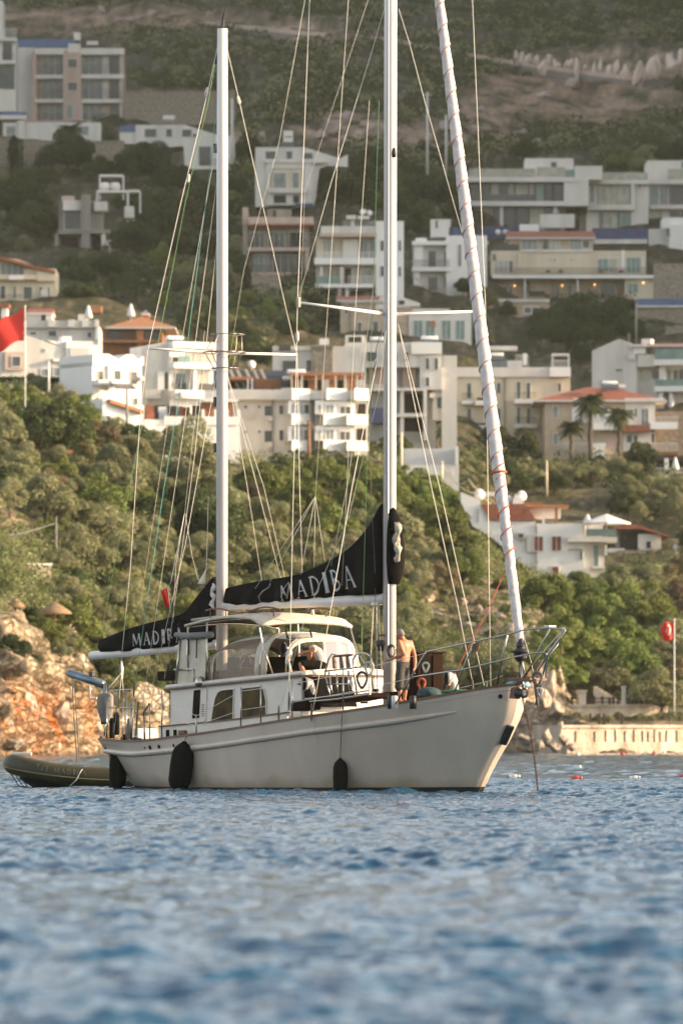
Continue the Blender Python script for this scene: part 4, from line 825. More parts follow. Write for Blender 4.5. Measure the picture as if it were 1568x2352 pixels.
# inflatable tender lying astern
rib = empty('inflatable_dinghy', (-6.2, 150.75, 0), math.pi, 'dark olive inflatable dinghy with a raised bow floating behind the stern', 'dinghy')
def ribc(t):                                          # port tube from transom round the bow, t 0..1 (local x = forward)
    s = [(-2.1,.78,.23),(-1,.8,.22),(0,.8,.25),(.9,.74,.34),(1.5,.52,.47),(1.83,.26,.55),(1.92,0,.57)]
    x = np.interp(t, np.linspace(0, 1, 7), [a for a, _, _ in s]); y = np.interp(t, np.linspace(0, 1, 7), [a for _, a, _ in s]); z = np.interp(t, np.linspace(0, 1, 7), [a for _, _, a in s]); return Vector((x, y, z))
ts = list(np.linspace(0, 1, 40)); path = [ribc(t) for t in ts] + [Vector((p.x, -p.y, p.z)) for p in [ribc(t) for t in ts[::-1][1:]]]
for _ in range(3): path = [path[0]] + [(path[i-1] + path[i]*2 + path[i+1]) / 4 for i in range(1, len(path)-1)] + [path[-1]]
path = [path[0] + Vector((-.35, 0, .02))] + path + [path[-1] + Vector((-.35, 0, .02))]
MB().tube(path, [.06] + [.245] * (len(path) - 2) + [.06], 18).build('buoyancy_tube', M['rib'], rib, True)
def out(p): n_ = Vector((max(p.x - .9, 0) * 1.2, p.y, 0)); return n_.normalized() if n_.length > 0 else Vector((1,0,0))
MB().tube([p + out(p) * .245 - Vector((0, 0, .05)) for p in path[1:-1]], .022, 6).build('rubbing_band', M['rib_rim'], rib, True)
mb = MB(); mb.loft([[Vector((x, -w, z0)), Vector((x, -w * .6, z1)), Vector((x, 0, z2)), Vector((x, w * .6, z1)), Vector((x, w, z0))] for x, w, z0, z1, z2 in [(-2.1,.75,.2,-.05,-.15),(-.5,.75,.2,-.08,-.2),(.8,.62,.3,.0,-.18),(1.4,.4,.4,.12,-.02),(1.75,.12,.5,.3,.2)]], closed=False); mb.build('dinghy_hull', M['bottom'], rib, True)
mb = MB(); mb.box((-2.1,-.6,.1), (-2.03,.6,.55)); mb.build('transom', M['rib'], rib)
mb = MB(); mb.hexa([(1.45,-.26,.78),(1.95,-.16,.80),(1.95,.16,.80),(1.45,.26,.78)], [(1.45,-.25,.86),(1.93,-.15,.87),(1.93,.15,.87),(1.45,.25,.86)]); mb.build('bow_step', M['white'], rib, bevel=.015)
def rsurf(x, z):
    t = float(np.interp(-x, [-1.6, 2.1][::1], [1, 0])); c = ribc(np.interp(x, [-2.1, -1, 0, .9, 1.5, 1.83], np.linspace(0, 5/6, 6))); dz = z
    return Vector((x, c.y + math.sqrt(max(.245**2 - dz*dz, .001)) + .006, c.z + dz))
lettering('letter', 'T/T MADIBA', (1.30, .03), (.05, .03), (1.30, .15), (.05, .15), lambda x, z: rsurf(x, z), rib, mat('faded_lettering', (0.12, 0.11, 0.07), .7), fat=1.2)
for (x0, dx) in [(.1, .28), (-1.35, .2)]:
    MB().tube([Vector((x0, .8, .50)), Vector((x0 + dx*.3, 1.0, .42)), Vector((x0 + dx*.7, 1.05, .2)), Vector((x0 + dx*1.6, .95, -.05))], .014, 5).build('grab_line', M['rope_pale'], rib, True)
mb = MB()
for k in range(3): mb.tube([Vector((1.98 - .1*k, .1 + .1*k, .38)), Vector((1.78 - .1*k, .12, .05)), Vector((1.5, .1, -.05))], .013, 5)
mb.build('bridle', M['rope_dark'], rib, True)
mb = MB(); mb.lathe([(0,0),(.14,0),(.16,.2),(.12,.36),(0,.4)], (-2.2, 0, .45), 12); mb.build('outboard_motor', M['bottom'], rib, True)
mb = MB(); mb.box((-.9,-.5,.35), (-.6,.5,.45)); mb.build('thwart', M['grey_canvas'], rib, bevel=.02)
# small flag and pennant on flag halyards
def flagmesh(nm, pts, m, parent=None):
    o = MB().add(pts[0], pts[1]).build(nm, m, parent, True); o.modifiers.new('t', 'SOLIDIFY').thickness = .006; return o
M['red'] = mat('red_flag_cloth', (0.62, 0.022, 0.012), .75); M['orange_wood'] = mat('varnished_wheel', (0.35, 0.12, 0.03), .35)
def gridflag(w, h, nx, ny, fn):
    vs = [fn(i / nx * 1.0, j / ny * 1.0) for i in range(nx + 1) for j in range(ny + 1)]; fs = [(i*(ny+1)+j, (i+1)*(ny+1)+j, (i+1)*(ny+1)+j+1, i*(ny+1)+j+1) for i in range(nx) for j in range(ny)]; return vs, fs
c = toworld(B(383, 1372, -1.0))
fl = flagmesh('ensign', gridflag(0, 0, 8, 8, lambda s, t: c + Vector((.02 - .16 * s * (1 - .4 * t) + .05 * t, .06 * math.sin(s * 9 + t * 2), .22 - .42 * t - .06 * s))), M['red']); tag(fl, 'small red ensign hanging limp from a line above the after boom cover', 'flag')
MB().tube([toworld(B(424,1180,-.5)), toworld(B(393,1336,-1.0)), c + Vector((.03, 0, .2)), toworld(B(392, 1405, -1.0))], .006, 5).build('flag_line', M['wire'], fl)
c = toworld(B(474, 1322, -.3)); fl = flagmesh('pennant', gridflag(0, 0, 6, 6, lambda s, t: c + Vector((.0 - .17 * t * (s + .2), .03 * math.sin(s * 6), .16 - .36 * t))), M['white']); tag(fl, 'small white pennant hanging beside the foot of the mizzen mast', 'flag')
MB().tube([toworld(B(479,1140,-.2)), c + Vector((0, 0, .16))], .006, 5).build('flag_line', M['wire'], fl)

# ---------------------------------------------------------------- the two people aboard
M['skin'] = mat('tanned_skin', (0.44, 0.185, 0.09), .5, (0.36, 0.14, 0.065), 5, spec=.4)
M['hair'] = mat('grey_hair', (0.14, 0.12, 0.10), .8, (0.24, 0.215, 0.19), 40, bump=.01, bscale=60); M['dhair'] = mat('dark_hair', (0.02, 0.014, 0.01), .8, (0.04, 0.03, 0.02), 40, bump=.01, bscale=60)
M['shorts'] = mat('dark_grey_shorts', (0.035, 0.032, 0.028), .85, (0.05, 0.046, 0.04), 10, bump=.02, bscale=9); M['tee'] = mat('pale_grey_shirt', (0.42, 0.40, 0.37), .85, (0.34, 0.32, 0.30), 8, bump=.02, bscale=9)
def ell(mb, c, r, fw=(0, 0, 1)):
    q = Vector(fw).to_track_quat('Z', 'Y'); rings = []
    for t in np.linspace(.03, math.pi - .03, 11): rings.append([Vector(c) + q @ Vector((r[0]*math.sin(t)*math.cos(a), r[1]*math.sin(t)*math.sin(a), r[2]*math.cos(t))) for a in np.linspace(0, 2*math.pi, 15)[:-1]])
    mb.loft(rings)
def limb(mb, pts, rad):
    P_ = [Vector(p) for p in pts]; mb.tube(P_, rad, 10)
    for p, r in zip(P_, rad): ell(mb, p, (r, r, r))
def hand(mb, w, d, up, s=1.0, curl=.6):
    w, d, up = Vector(w), Vector(d).normalized(), Vector(up); side = d.cross(up).normalized(); up = side.cross(d)
    limb(mb, [w, w + d * .05 * s, w + d * .09 * s], [.026*s, .033*s, .03*s])
    for k, L in zip((-1.5, -.5, .5, 1.5), (.062, .075, .07, .055)):
        b0 = w + d * .095 * s + side * .017 * k * s; b1 = b0 + (d * math.cos(curl) - up * math.sin(curl)) * L * .5 * s; b2 = b1 + (d * math.cos(curl * 2) - up * math.sin(curl * 2)) * L * .5 * s
        mb.tube([b0 - d * .02, b0, b1, b2], [.0095*s, .0095*s, .009*s, .0075*s], 6)
    t0 = w + d * .03 * s - side * .03 * s; mb.tube([t0, t0 + (d - side * .8).normalized() * .035 * s, t0 + (d * 1.2 - side * .5 - up * .4).normalized() * .065 * s], [.012*s, .0115*s, .009*s], 6)
def fused(mb, nm, m, parent, vox=.012):
    o = mb.build(nm, m, parent, True); r = o.modifiers.new('fuse', 'REMESH'); r.mode = 'VOXEL'; r.voxel_size = vox; r.use_smooth_shade = True
    sm = o.modifiers.new('smooth', 'SMOOTH'); sm.iterations = 3; sm.factor = .5; return o
def face(mb, c, f, s=1.0):
    c, f = Vector(c), Vector(f).normalized(); up = Vector((0, 0, 1)); up = (up - f * up.dot(f)).normalized(); r = f.cross(up)
    ell(mb, c, (.075*s, .092*s, .108*s), up); ell(mb, c + f * .03 - up * .055, (.052*s, .05*s, .055*s), up)
    mb.tube([c + f*.085*s + up*.02, c + f*.108*s - up*.022, c + f*.085*s - up*.03], [.009, .014, .012], 6)
    for sd in (-1, 1): ell(mb, c + r * sd * .076 * s - up * .005, (.012, .018, .03), up); ell(mb, c + f*.074*s + r*sd*.03 + up*.022, (.014,.012,.01), up)
    ell(mb, c + f * .080 * s - up * .058, (.022, .012, .009), up)
    return r, up
man = empty('person', toworld(Vector((1.8, -.92, 0))), 0, 'shirtless man in dark shorts standing beside the main mast', 'person')
man.location.z = B(925, 1614, -.92).z; fl_ = 0
mb = MB(); f = Vector((-.80, .55, -.25)); r_, u_ = face(mb, (-.065, .0, 1.555), f)
limb(mb, [(.02, .02, 1.40), (-.02, .015, 1.47), (-.04, .01, 1.52)], [.066, .06, .058])
fb = Vector((-.72, .68, 0)).normalized(); lf = Vector((-fb.y, fb.x, 0))          # body facing, and his left (towards the camera)
def tors(z, w, d, ox=0.0): c = Vector((.035 + ox, 0, z)); return [c + lf * (w * math.cos(a)) + fb * (d * math.sin(a) * (1.0 if math.sin(a) > 0 else .9)) for a in np.linspace(0, 2*math.pi, 21)[:-1]]
mb.loft([tors(.84, .13, .10, -.03), tors(.90, .165, .125, -.03), tors(.99, .165, .135, -.02), tors(1.08, .16, .13, -.01), tors(1.18, .178, .128, .0), tors(1.27, .195, .128, .015), tors(1.34, .20, .115, .015), tors(1.39, .165, .09, .01), tors(1.425, .09, .07, .0)])
sh = Vector((.04, 0, 1.365)); L_ = sh + lf * .185; R_ = sh - lf * .185
limb(mb, [L_, L_ + Vector((.05, -.05, -.14)), (.02, -.20, 1.105)], [.064, .054, .044]); limb(mb, [(.02, -.20, 1.105), (-.12, -.10, 1.05), (-.25, -.02, .985)], [.045, .042, .030]); hand(mb, (-.25, -.02, .985), (-1, .25, -.1), (0, 0, 1), curl=.5)
limb(mb, [R_, R_ + Vector((.05, -.01, -.14)), (.265, .09, 1.07)], [.064, .055, .045]); limb(mb, [(.265, .09, 1.07), (.275, .05, .92), (.265, 0, .80)], [.045, .042, .030]); hand(mb, (.265, 0, .80), (-.15, -.1, -1), (-1, .5, 0), curl=.45)
limb(mb, [(-.05, -.06, .86), (-.075, -.06, .65), (-.09, -.05, .46)], [.088, .078, .058]); limb(mb, [(-.09, -.05, .46), (-.07, -.045, .27), (-.08, -.04, .07)], [.056, .056, .036])
limb(mb, [(.04, .07, .86), (.045, .08, .65), (.03, .07, .46)], [.088, .078, .058]); limb(mb, [(.03, .07, .46), (.05, .075, .27), (.035, .07, .07)], [.056, .056, .036])
for (x, y) in ((-.08, -.04), (.035, .07)): limb(mb, [(x + .03, y - .02, .035), (x - .05, y + .05, .03), (x - .12, y + .11, .02)], [.036, .036, .022])
fused(mb, 'body', M['skin'], man)
mb = MB()
mb.loft([tors(.93, .175, .138, -.028), tors(.90, .178, .14, -.03), tors(.84, .182, .14, -.035), tors(.78, .175, .13, -.035)])
limb(mb, [(-.05, -.065, .84), (-.075, -.065, .62), (-.09, -.06, .36)], [.105, .105, .10]); limb(mb, [(.04, .07, .84), (.05, .085, .62), (.045, .08, .36)], [.105, .105, .10])
fused(mb, 'shorts', M['shorts'], man, .016)
mb = MB(); hc = Vector((-.065, 0, 1.555)) - f.normalized() * .012 + u_ * .018; ell(mb, hc, (.080, .094, .105), u_); ell(mb, hc - f.normalized() * .03 - u_ * .03, (.066, .07, .07), u_)
o = fused(mb, 'hair', M['hair'], man)
# cut the hair back from the face
sit = empty('person', toworld(B(735, 1541, -.72)), 0, 'person sitting hunched on the cabin roof with an arm across the head', 'person')
sit.location.z = roofz(-2.0) + .13
mb = MB(); f = Vector((-.75, -.45, -.45)); hc = Vector((-.36, -.10, .46)); r_, u_ = face(mb, hc, f)
limb(mb, [(-.24, -.02, .47), (-.30, -.06, .46)], [.06, .058])
limb(mb, [(-.17, -.13, .50), (-.16, -.24, .50), (-.14, -.30, .50)], [.062, .052, .045]); limb(mb, [(-.14, -.30, .50), (-.26, -.30, .44), (-.38, -.26, .40)], [.045, .042, .03]); hand(mb, (-.38, -.26, .40), (-.9, .3, -.2), (0, -.3, 1))
limb(mb, [(-.10, .10, .50), (-.22, -.04, .36), (-.26, -.14, .28)], [.06, .052, .044]); limb(mb, [(-.26, -.14, .28), (-.22, -.24, .34), (-.20, -.26, .40)], [.045, .04, .03]); hand(mb, (-.20, -.26, .40), (0, .1, 1), (1, 0, 0))
limb(mb, [(-.02, -.10, .10), (-.24, -.26, .13), (-.44, -.36, .14)], [.092, .08, .06]); limb(mb, [(-.44, -.36, .14), (-.40, -.38, -.06), (-.38, -.36, -.26)], [.058, .055, .036])
limb(mb, [(0, .08, .10), (-.22, -.06, .15), (-.40, -.18, .16)], [.092, .08, .06]); limb(mb, [(-.40, -.18, .16), (-.38, -.26, -.02), (-.34, -.30, -.20)], [.058, .055, .036])
for p in ((-.38, -.36, -.28), (-.34, -.30, -.22)): limb(mb, [p, Vector(p) + Vector((-.08, -.08, -.03)), Vector(p) + Vector((-.13, -.13, -.04))], [.036, .034, .022])
limb(mb, [(-.02, 0, .12), (-.06, 0, .26), (-.13, -.02, .40)], [.13, .12, .12])
fused(mb, 'body', M['skin'], sit)
mb = MB(); limb(mb, [(0, .02, .17), (-.02, .02, .28), (-.09, .01, .40), (-.15, -.01, .48)], [.15, .155, .16, .12]); limb(mb, [(-.16, -.12, .50), (-.16, -.22, .50)], [.085, .068]); limb(mb, [(-.11, .10, .48), (-.18, .02, .40)], [.08, .066])
fused(mb, 'shirt', M['tee'], sit, .016)
mb = MB(); limb(mb, [(0, 0, .12), (-.02, .0, .16)], [.155, .15]); limb(mb, [(-.02, -.10, .11), (-.24, -.26, .14), (-.40, -.34, .15)], [.108, .098, .085]); limb(mb, [(0, .08, .11), (-.22, -.06, .16), (-.37, -.16, .17)], [.108, .098, .085])
fused(mb, 'trousers', M['black'], sit, .016)
mb = MB(); ell(mb, hc - f.normalized() * .014 + u_ * .016, (.081, .096, .106), u_); fused(mb, 'hair', M['dhair'], sit)
# ---------------------------------------------------------------- mooring floats on the water
bw_m = {'w': mat('white_float_plastic', (0.75, 0.70, 0.62), .45, (0.6, 0.52, 0.42), 6), 'r': mat('red_float_plastic', (0.55, 0.06, 0.05), .45, (0.4, 0.05, 0.04), 6)}
def sea_d(y): return CAMH * FPX / (y - HY)
for (x, y, w, k, lab) in [(1181,1787,26,'w','white swimming-line float nearest the bow of the yacht'),(1323,1790,26,'r','red and white swimming-line float between the two white ones'),(1457,1790,26,'w','white swimming-line float right of the red one'),(1569,1786,26,'r','red float cut off by the right edge of the photo'),(1330,1764,9,'w','tiny white buoy floating beyond the red float'),(1326,1736,11,'w','tiny white buoy close under the shore wall'),(1429,1735,12,'r','tiny red buoy close to the sea wall, left of its twin'),(1501,1733,11,'r','tiny red buoy close to the sea wall, nearest the right edge'),(1524,1727,10,'w','tiny pale buoy right at the foot of the sea wall')]:
    d = min(sea_d(y), 372); p = P(x, HY + CAMH * FPX / d, d); r = w / FPX * d * .5
    e = empty('mooring_buoy', (p.x, p.y, .02), 0, lab, 'buoy', 'floats on the water right of the bow')
    if w > 20:
        b_ = MB().lathe([(0,-r),(r*.3,-r*.98),(r*.42,-r*.8),(r*.3,-r*.62),(r*.3,-r*.5),(r*.44,-r*.35),(r*.44,r*.35),(r*.3,r*.5),(r*.3,r*.62),(r*.42,r*.8),(r*.3,r*.98),(0,r)], (0,0,r*.1), 14, 'x').build('float', bw_m[k], e, True)
        MB().tube([(-r*1.05,0,r*.1),(-r*1.5,0,-r*.2)], r*.06, 5).build('buoy_line', M['rope_pale'], e)
    else: MB().lathe([(0,-r),(r*.7,-r*.7),(r,0),(r*.7,r*.7),(r*.2,r),(0,r*1.1)], (0,0,r*.2), 12).build('float', bw_m[k], e, True); MB().tube([(0,0,r),(0,0,r*1.7)], r*.12, 5).build('buoy_ring', M['rope_dark'], e)

# ---------------------------------------------------------------- buildings on the hillside
K = {}
K['white'] = mat('white_render', (0.67, 0.63, 0.57), .8, (0.53, 0.49, 0.43), .5, bump=.01, streak=True, lo=.3, hi=.8)
K['bright'] = mat('fresh_white_render', (0.76, 0.74, 0.70), .75, (0.66, 0.63, 0.58), .4, streak=True, lo=.3, hi=.85)
K['cool'] = mat('greyish_white_render', (0.62, 0.59, 0.54), .8, (0.48, 0.455, 0.415), .5, streak=True)
K['beige'] = mat('beige_stone_cladding', (0.46, 0.37, 0.27), .85, (0.36, 0.28, 0.2), .9, bump=.02)
K['cream'] = mat('cream_render', (0.62, 0.54, 0.40), .85, (0.52, 0.44, 0.32), .6, streak=True)
K['pink'] = mat('pinkish_render', (0.50, 0.385, 0.315), .85, (0.41, 0.31, 0.255), .5, streak=True)
K['grey'] = mat('grey_concrete', (0.27, 0.25, 0.22), .9, (0.19, 0.175, 0.15), .6, streak=True)
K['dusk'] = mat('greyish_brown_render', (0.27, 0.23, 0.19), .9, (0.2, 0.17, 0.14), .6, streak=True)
K['wood'] = mat('brown_cladding', (0.26, 0.12, 0.055), .8, (0.18, 0.08, 0.035), 1.5)
K['tile'] = mat('red_roof_tiles', (0.30, 0.095, 0.05), .8, (0.20, 0.065, 0.035), 2.5, bump=.04, bscale=5)
K['tile_o'] = mat('orange_roof_tiles', (0.42, 0.19, 0.09), .8, (0.32, 0.13, 0.06), 2.5, bump=.04, bscale=5)
K['blue'] = mat('blue_roof_membrane', (0.10, 0.15, 0.27), .8, (0.075, 0.11, 0.2), 1)
K['navy'] = mat('dark_blue_tarpaulin', (0.06, 0.075, 0.15), .8, (0.045, 0.055, 0.11), 1)
K['stone'] = mat('rubble_masonry', (0.30, 0.255, 0.20), .95, (0.17, 0.14, 0.11), 2.2, bump=.06, bscale=3)
K['glass'] = mat('window_glass', (0.035, 0.04, 0.04), .08, (0.06, 0.065, 0.06), .7)
K['curtain'] = mat('curtained_glass', (0.22, 0.24, 0.23), .15, (0.12, 0.14, 0.14), 1.5)
K['pale'] = mat('painted_reflection_glass', (0.42, 0.38, 0.30), .12, (0.24, 0.24, 0.2), 1.0)  # cream base colour imitates a warm reflection in the pane
K['green'] = mat('greenish_glass', (0.10, 0.17, 0.15), .1, (0.16, 0.24, 0.22), .8)
K['frame'] = mat('white_window_frame', (0.62, 0.6, 0.57), .6)
K['iron'] = mat('dark_iron_railing', (0.06, 0.055, 0.05), .6); K['shutter'] = mat('red_brown_shutters', (0.26, 0.07, 0.035), .7, (0.19, 0.05, 0.025), 4)
K['fence'] = mat('weathered_fence_wood', (0.10, 0.065, 0.04), .9, (0.06, 0.04, 0.026), 4); K['dark'] = mat('dark_paint_and_shade', (0.03, 0.027, 0.022), .8); K['panel'] = mat('solar_panel', (0.06, 0.07, 0.085), .2, (0.04, 0.05, 0.06), 2)  # the dark fill stands in for shade in voids, and colours dark fittings
lampm = bpy.data.materials.new('lit_wall_lamp'); lampm.use_nodes = True; lb = lampm.node_tree.nodes['Principled BSDF']; lb.inputs['Emission Color'].default_value = (1, .55, .18, 1); lb.inputs['Emission Strength'].default_value = 2.2
S_ = 2.731; BLD = []
class Bldg:
    def __init__(s, name, label, org, X, Y, yaw=0.0, cat='building', d=None, group=None, Xd=None):
        s.o = org; s.bb = [1e9, 1e9, -1e9, -1e9]; BLD.append(s); x, y = s.c(X, Y); s.d = d or ground_d(s.c(Xd if Xd is not None else X, Y)[0], y); s.yaw = R(yaw); s.A = P(x, y, s.d)
        s.e = empty(name, s.A, s.yaw, label, cat, group); s.cs, s.sn = math.cos(s.yaw), math.sin(s.yaw)
    def c(s, X, Y):
        x, y = s.o[0] + X / S_, s.o[1] + Y / S_; s.bb = [min(s.bb[0], x), min(s.bb[1], y), max(s.bb[2], x), max(s.bb[3], y)]; return x, y
    def L(s, X, Y, p=0.0):
        """local point on the facade plane seen at (X, Y), then moved p metres towards the viewer"""
        x, y = s.c(X, Y); k = (x - HX) / FPX; Yw = (s.A.x * s.sn - s.A.y * s.cs) / (k * s.sn - s.cs)
        a = (k * Yw - s.A.x) * s.cs + (Yw - s.A.y) * s.sn; return Vector((a, -p, CAMH + (HY - y) / FPX * Yw - s.A.z))
    def rect(s, X0, Y0, X1, Y1):
        a, b = s.L(X0, Y1), s.L(X1, Y0); c, e = s.L(X0, Y0), s.L(X1, Y1); return a.x, b.x, (a.z + e.z) / 2, (b.z + c.z) / 2
    def S(s, X0, Y0, X1, Y1, p0, p1, m='white', name='wall', foot=0.0, parent=None, pr=None, bevel=0.0):
        x0, x1, z0, z1 = s.rect(X0, Y0, X1, Y1); z0 -= foot; pr = p1 if pr is None else pr
        mb = MB().hexa([(x0,-p1,z0),(x1,-pr,z0),(x1,-p0,z0),(x0,-p0,z0)], [(x0,-p1,z1),(x1,-pr,z1),(x1,-p0,z1),(x0,-p0,z1)])
        return mb.build(name, K[m], parent or s.e, bevel=bevel)
    def W(s, X0, Y0, X1, Y1, p=0.0, g='glass', fr='frame', name='window', mull=0, pr=None, t=.07):
        x0, x1, z0, z1 = s.rect(X0, Y0, X1, Y1); pr = p if pr is None else pr; mb = MB()
        def bar(a, b, c, e):
            pa = p + (pr - p) * (a - x0) / max(x1 - x0, .01); pb = p + (pr - p) * (b - x0) / max(x1 - x0, .01)
            mb.hexa([(a,-pa-.09,c),(b,-pb-.09,c),(b,-pb+.02,c),(a,-pa+.02,c)], [(a,-pa-.09,e),(b,-pb-.09,e),(b,-pb+.02,e),(a,-pa+.02,e)])
        bar(x0, x0 + t, z0, z1); bar(x1 - t, x1, z0, z1); bar(x0 + t, x1 - t, z1 - t, z1); bar(x0 + t, x1 - t, z0, z0 + t)
        for i in range(mull): m_ = x0 + (x1 - x0) * (i + 1) / (mull + 1); bar(m_ - t * .4, m_ + t * .4, z0 + t, z1 - t)
        w = mb.build(name, K[fr], s.e)
        mb = MB().hexa([(x0+.02,-p-.04,z0+.02),(x1-.02,-pr-.04,z0+.02),(x1-.02,-pr+.01,z0+.02),(x0+.02,-p+.01,z0+.02)], [(x0+.02,-p-.04,z1-.02),(x1-.02,-pr-.04,z1-.02),(x1-.02,-pr+.01,z1-.02),(x0+.02,-p+.01,z1-.02)])
        mb.build('pane' if g != 'shutter' else 'shutter', K[g], w); return w
    def WS(s, rects, p=0.0, g='glass', **k):
        for r in rects: s.W(*r, p, g, **k)
    def rail(s, X0, Y0, X1, Y1, p, m='iron', solid=False, pr=None):
        x0, x1, z0, z1 = s.rect(X0, Y0, X1, Y1); pr = p if pr is None else pr; mb = MB()
        if solid: mb.hexa([(x0,-p-.06,z0),(x1,-pr-.06,z0),(x1,-pr,z0),(x0,-p,z0)], [(x0,-p-.06,z1),(x1,-pr-.06,z1),(x1,-pr,z1),(x0,-p,z1)])
        else:
            n_ = max(3, int((x1 - x0) / .16)); mb.hexa([(x0,-p-.04,z1-.06),(x1,-pr-.04,z1-.06),(x1,-pr,z1-.06),(x0,-p,z1-.06)], [(x0,-p-.04,z1),(x1,-pr-.04,z1),(x1,-pr,z1),(x0,-p,z1)])
            for i in range(n_ + 1): a = x0 + (x1 - x0) * i / n_; q = p + (pr - p) * i / n_; mb.box((a - .02, -q - .03, z0), (a + .02, -q - .005, z1 - .07))
        return mb.build('railing', K[m], s.e)
    def gable(s, X0, X1, Ye, Yr, p0, p1, m='tile', over=.4, ridge='along', th=.16):
        """pitched roof: ridge parallel to the facade ('along'), towards it ('out') or four slopes ('hip')"""
        x0, x1, z1, z0 = s.rect(X0, Ye, X1, Yr); x0 -= over; x1 += over; yf, yb = -p1 - over, -p0 + over; ym = (yf + yb) / 2; xm = (x0 + x1) / 2; mb = MB(); t = Vector((0, 0, th))
        lo = [(x0,yf,z0),(x1,yf,z0),(x1,yb,z0),(x0,yb,z0)]
        if ridge == 'along': r = [(x0,ym,z1),(x1,ym,z1)]; fs = [(0,1,5,4),(2,3,4,5),(1,2,5),(3,0,4),(3,2,1,0)]
        elif ridge == 'out': r = [(xm,yf,z1),(xm,yb,z1)]; fs = [(1,2,5,4),(3,0,4,5),(0,1,4),(2,3,5),(3,2,1,0)]
        else: h = min((x1-x0), (yb-yf)) / 2 * .95; r = [(x0+h,ym,z1),(x1-h,ym,z1)] if x1-x0 >= yb-yf else [(xm,yf+h,z1),(xm,yb-h,z1)]; fs = ([(0,1,5,4),(2,3,4,5),(1,2,5),(3,0,4)] if x1-x0 >= yb-yf else [(1,2,5,4),(3,0,4,5),(0,1,4),(2,3,5)]) + [(3,2,1,0)]
        mb.add(lo + r, fs); o = mb.build('roof', K[m], s.e)
        mb = MB().box((x0, yf, z0 - th), (x1, yb, z0 - .004)); mb.build('eaves', K['frame'], s.e); return o
    def mono(s, X0, X1, YL, YR, p0, p1, m='tile', th=.2):
        a, b = s.L(X0, YL), s.L(X1, YR); mb = MB().hexa([(a.x,-p1,a.z-th),(b.x,-p1,b.z-th),(b.x,-p0,b.z-th),(a.x,-p0,a.z-th)], [(a.x,-p1,a.z),(b.x,-p1,b.z),(b.x,-p0,b.z),(a.x,-p0,a.z)]); return mb.build('roof', K[m], s.e)
    def poly(s, pts, p0, p1, m='white', name='wall'):
        q = [s.L(X, Y, p1) for X, Y in pts]; return MB().prism(q, (0, p1 - p0, 0)).build(name, K[m], s.e)
    def dish(s, X, Y, p, r, face=(.5, -1, .3)):
        r *= .55
        c = s.L(X, Y, p); f = Vector(face).normalized(); mb = MB(); mb.tube([c - f * .18 * r, c - f*.1*r, c + f * .12 * r], [r*.3, r*.75, r], 14); mb.tube([c - f*.15*r, c - Vector((0, 0, r * 1.3))], .05, 6); mb.build('satellite_dish', K['bright'], s.e, True)
    def tank(s, X, Y, p, w=1.6):
        c = s.L(X, Y, p); mb = MB(); mb.lathe([(0,-w/2),(.28,-w/2),(.3,-w/2+.08),(.3,w/2-.08),(.28,w/2),(0,w/2)], c + Vector((0,0,.5)), 12, 'x'); mb.build('water_tank', K['bright'], s.e, True)
        MB().hexa([(c.x-w*.6,c.y-1.3,c.z-.1),(c.x+w*.6,c.y-1.3,c.z-.1),(c.x+w*.6,c.y-.3,c.z+.4),(c.x-w*.6,c.y-.3,c.z+.4)], [(c.x-w*.6,c.y-1.35,c.z-.04),(c.x+w*.6,c.y-1.35,c.z-.04),(c.x+w*.6,c.y-.35,c.z+.46),(c.x-w*.6,c.y-.35,c.z+.46)]).build('solar_panel', K['panel'], s.e)
    def post(s, X, Y0, Y1, p, w=.12, m='frame', name='post'):
        a, b = s.L(X, Y1, p), s.L(X, Y0, p); return MB().box((a.x - w, a.y - w, a.z), (a.x + w, a.y + w, b.z)).build(name, K[m], s.e)
    def lamp(s, X, Y, p):
        c = s.L(X, Y, p); return MB().lathe([(0,-.1),(.06,-.06),(.08,0),(.06,.06),(0,.1)], c, 10).build('wall_lamp', lampm, s.e, True)
Z1, Z2, Z3, Z4, Z5, Z6, Z7, Z8, ZA = (0,0), (516.7,229.7), (993.9,0), (993.9,344.5), (0,373.2), (0,660.3), (459.3,660.3), (993.9,717.7), (993.9,1062.2)
# --- pinkish three-storey apartment block, upper left
b = Bldg('apartment_block', 'pinkish three storey apartment block with deep balconies at the upper left', Z1, 205, 770, Xd=490)
b.S(205,312,775,770,-10,-1.6,'pink',foot=3); b.S(205,318,232,770,-1.6,-.02,'pink','pier')
for X0, X1, Ys in ((220,405,((303,342),(470,493),(622,644))), (505,780,((303,343),(467,493),(622,646)))):
    for Y0, Y1 in Ys: b.S(X0,Y0,X1,Y1,-1.6,.25,'white','balcony_slab')
b.S(160,755,782,776,-1.7,.3,'pink','ground_slab'); b.S(398,330,512,755,-1.6,.3,'pink','stair_tower'); b.S(428,272,502,330,-4,-.2,'white','tower_cap')
for X in ((498,520),(752,772)): b.S(X[0],644,X[1],755,-1.6,-.05,'white','pier'); 
for Y0, Y1 in ((343,467),(493,622)): b.S(752,Y0,772,Y1,-1.6,-.05,'pink','pier'); b.S(645,Y0,678,Y1,-1.62,-1.2,'white','pier')
for Y0, Y1 in ((346,466),(497,620),(650,752)):
    b.WS([(262,Y0,344,Y1),(348,Y0,394,Y1)], -1.6, 'curtain', mull=1); b.WS([(517,Y0,642,Y1)], -1.6, 'curtain', mull=2); b.W(682,Y0,750,Y1,-1.6,'glass')
    b.rail(236,Y0+62,396,Y1,.15); b.rail(522,Y0+62,752,Y1,.15)
b.WS([(425,370,487,428),(425,515,488,572)], .3); b.W(418,655,460,748,.3,'curtain',name='door'); b.S(100,285,204,580,-8,-3,'cool','side_wing',foot=5)
b = Bldg('flat_roofed_block', 'block with a long blue roof behind the pinkish apartments', Z1, 100, 330, d=1010)
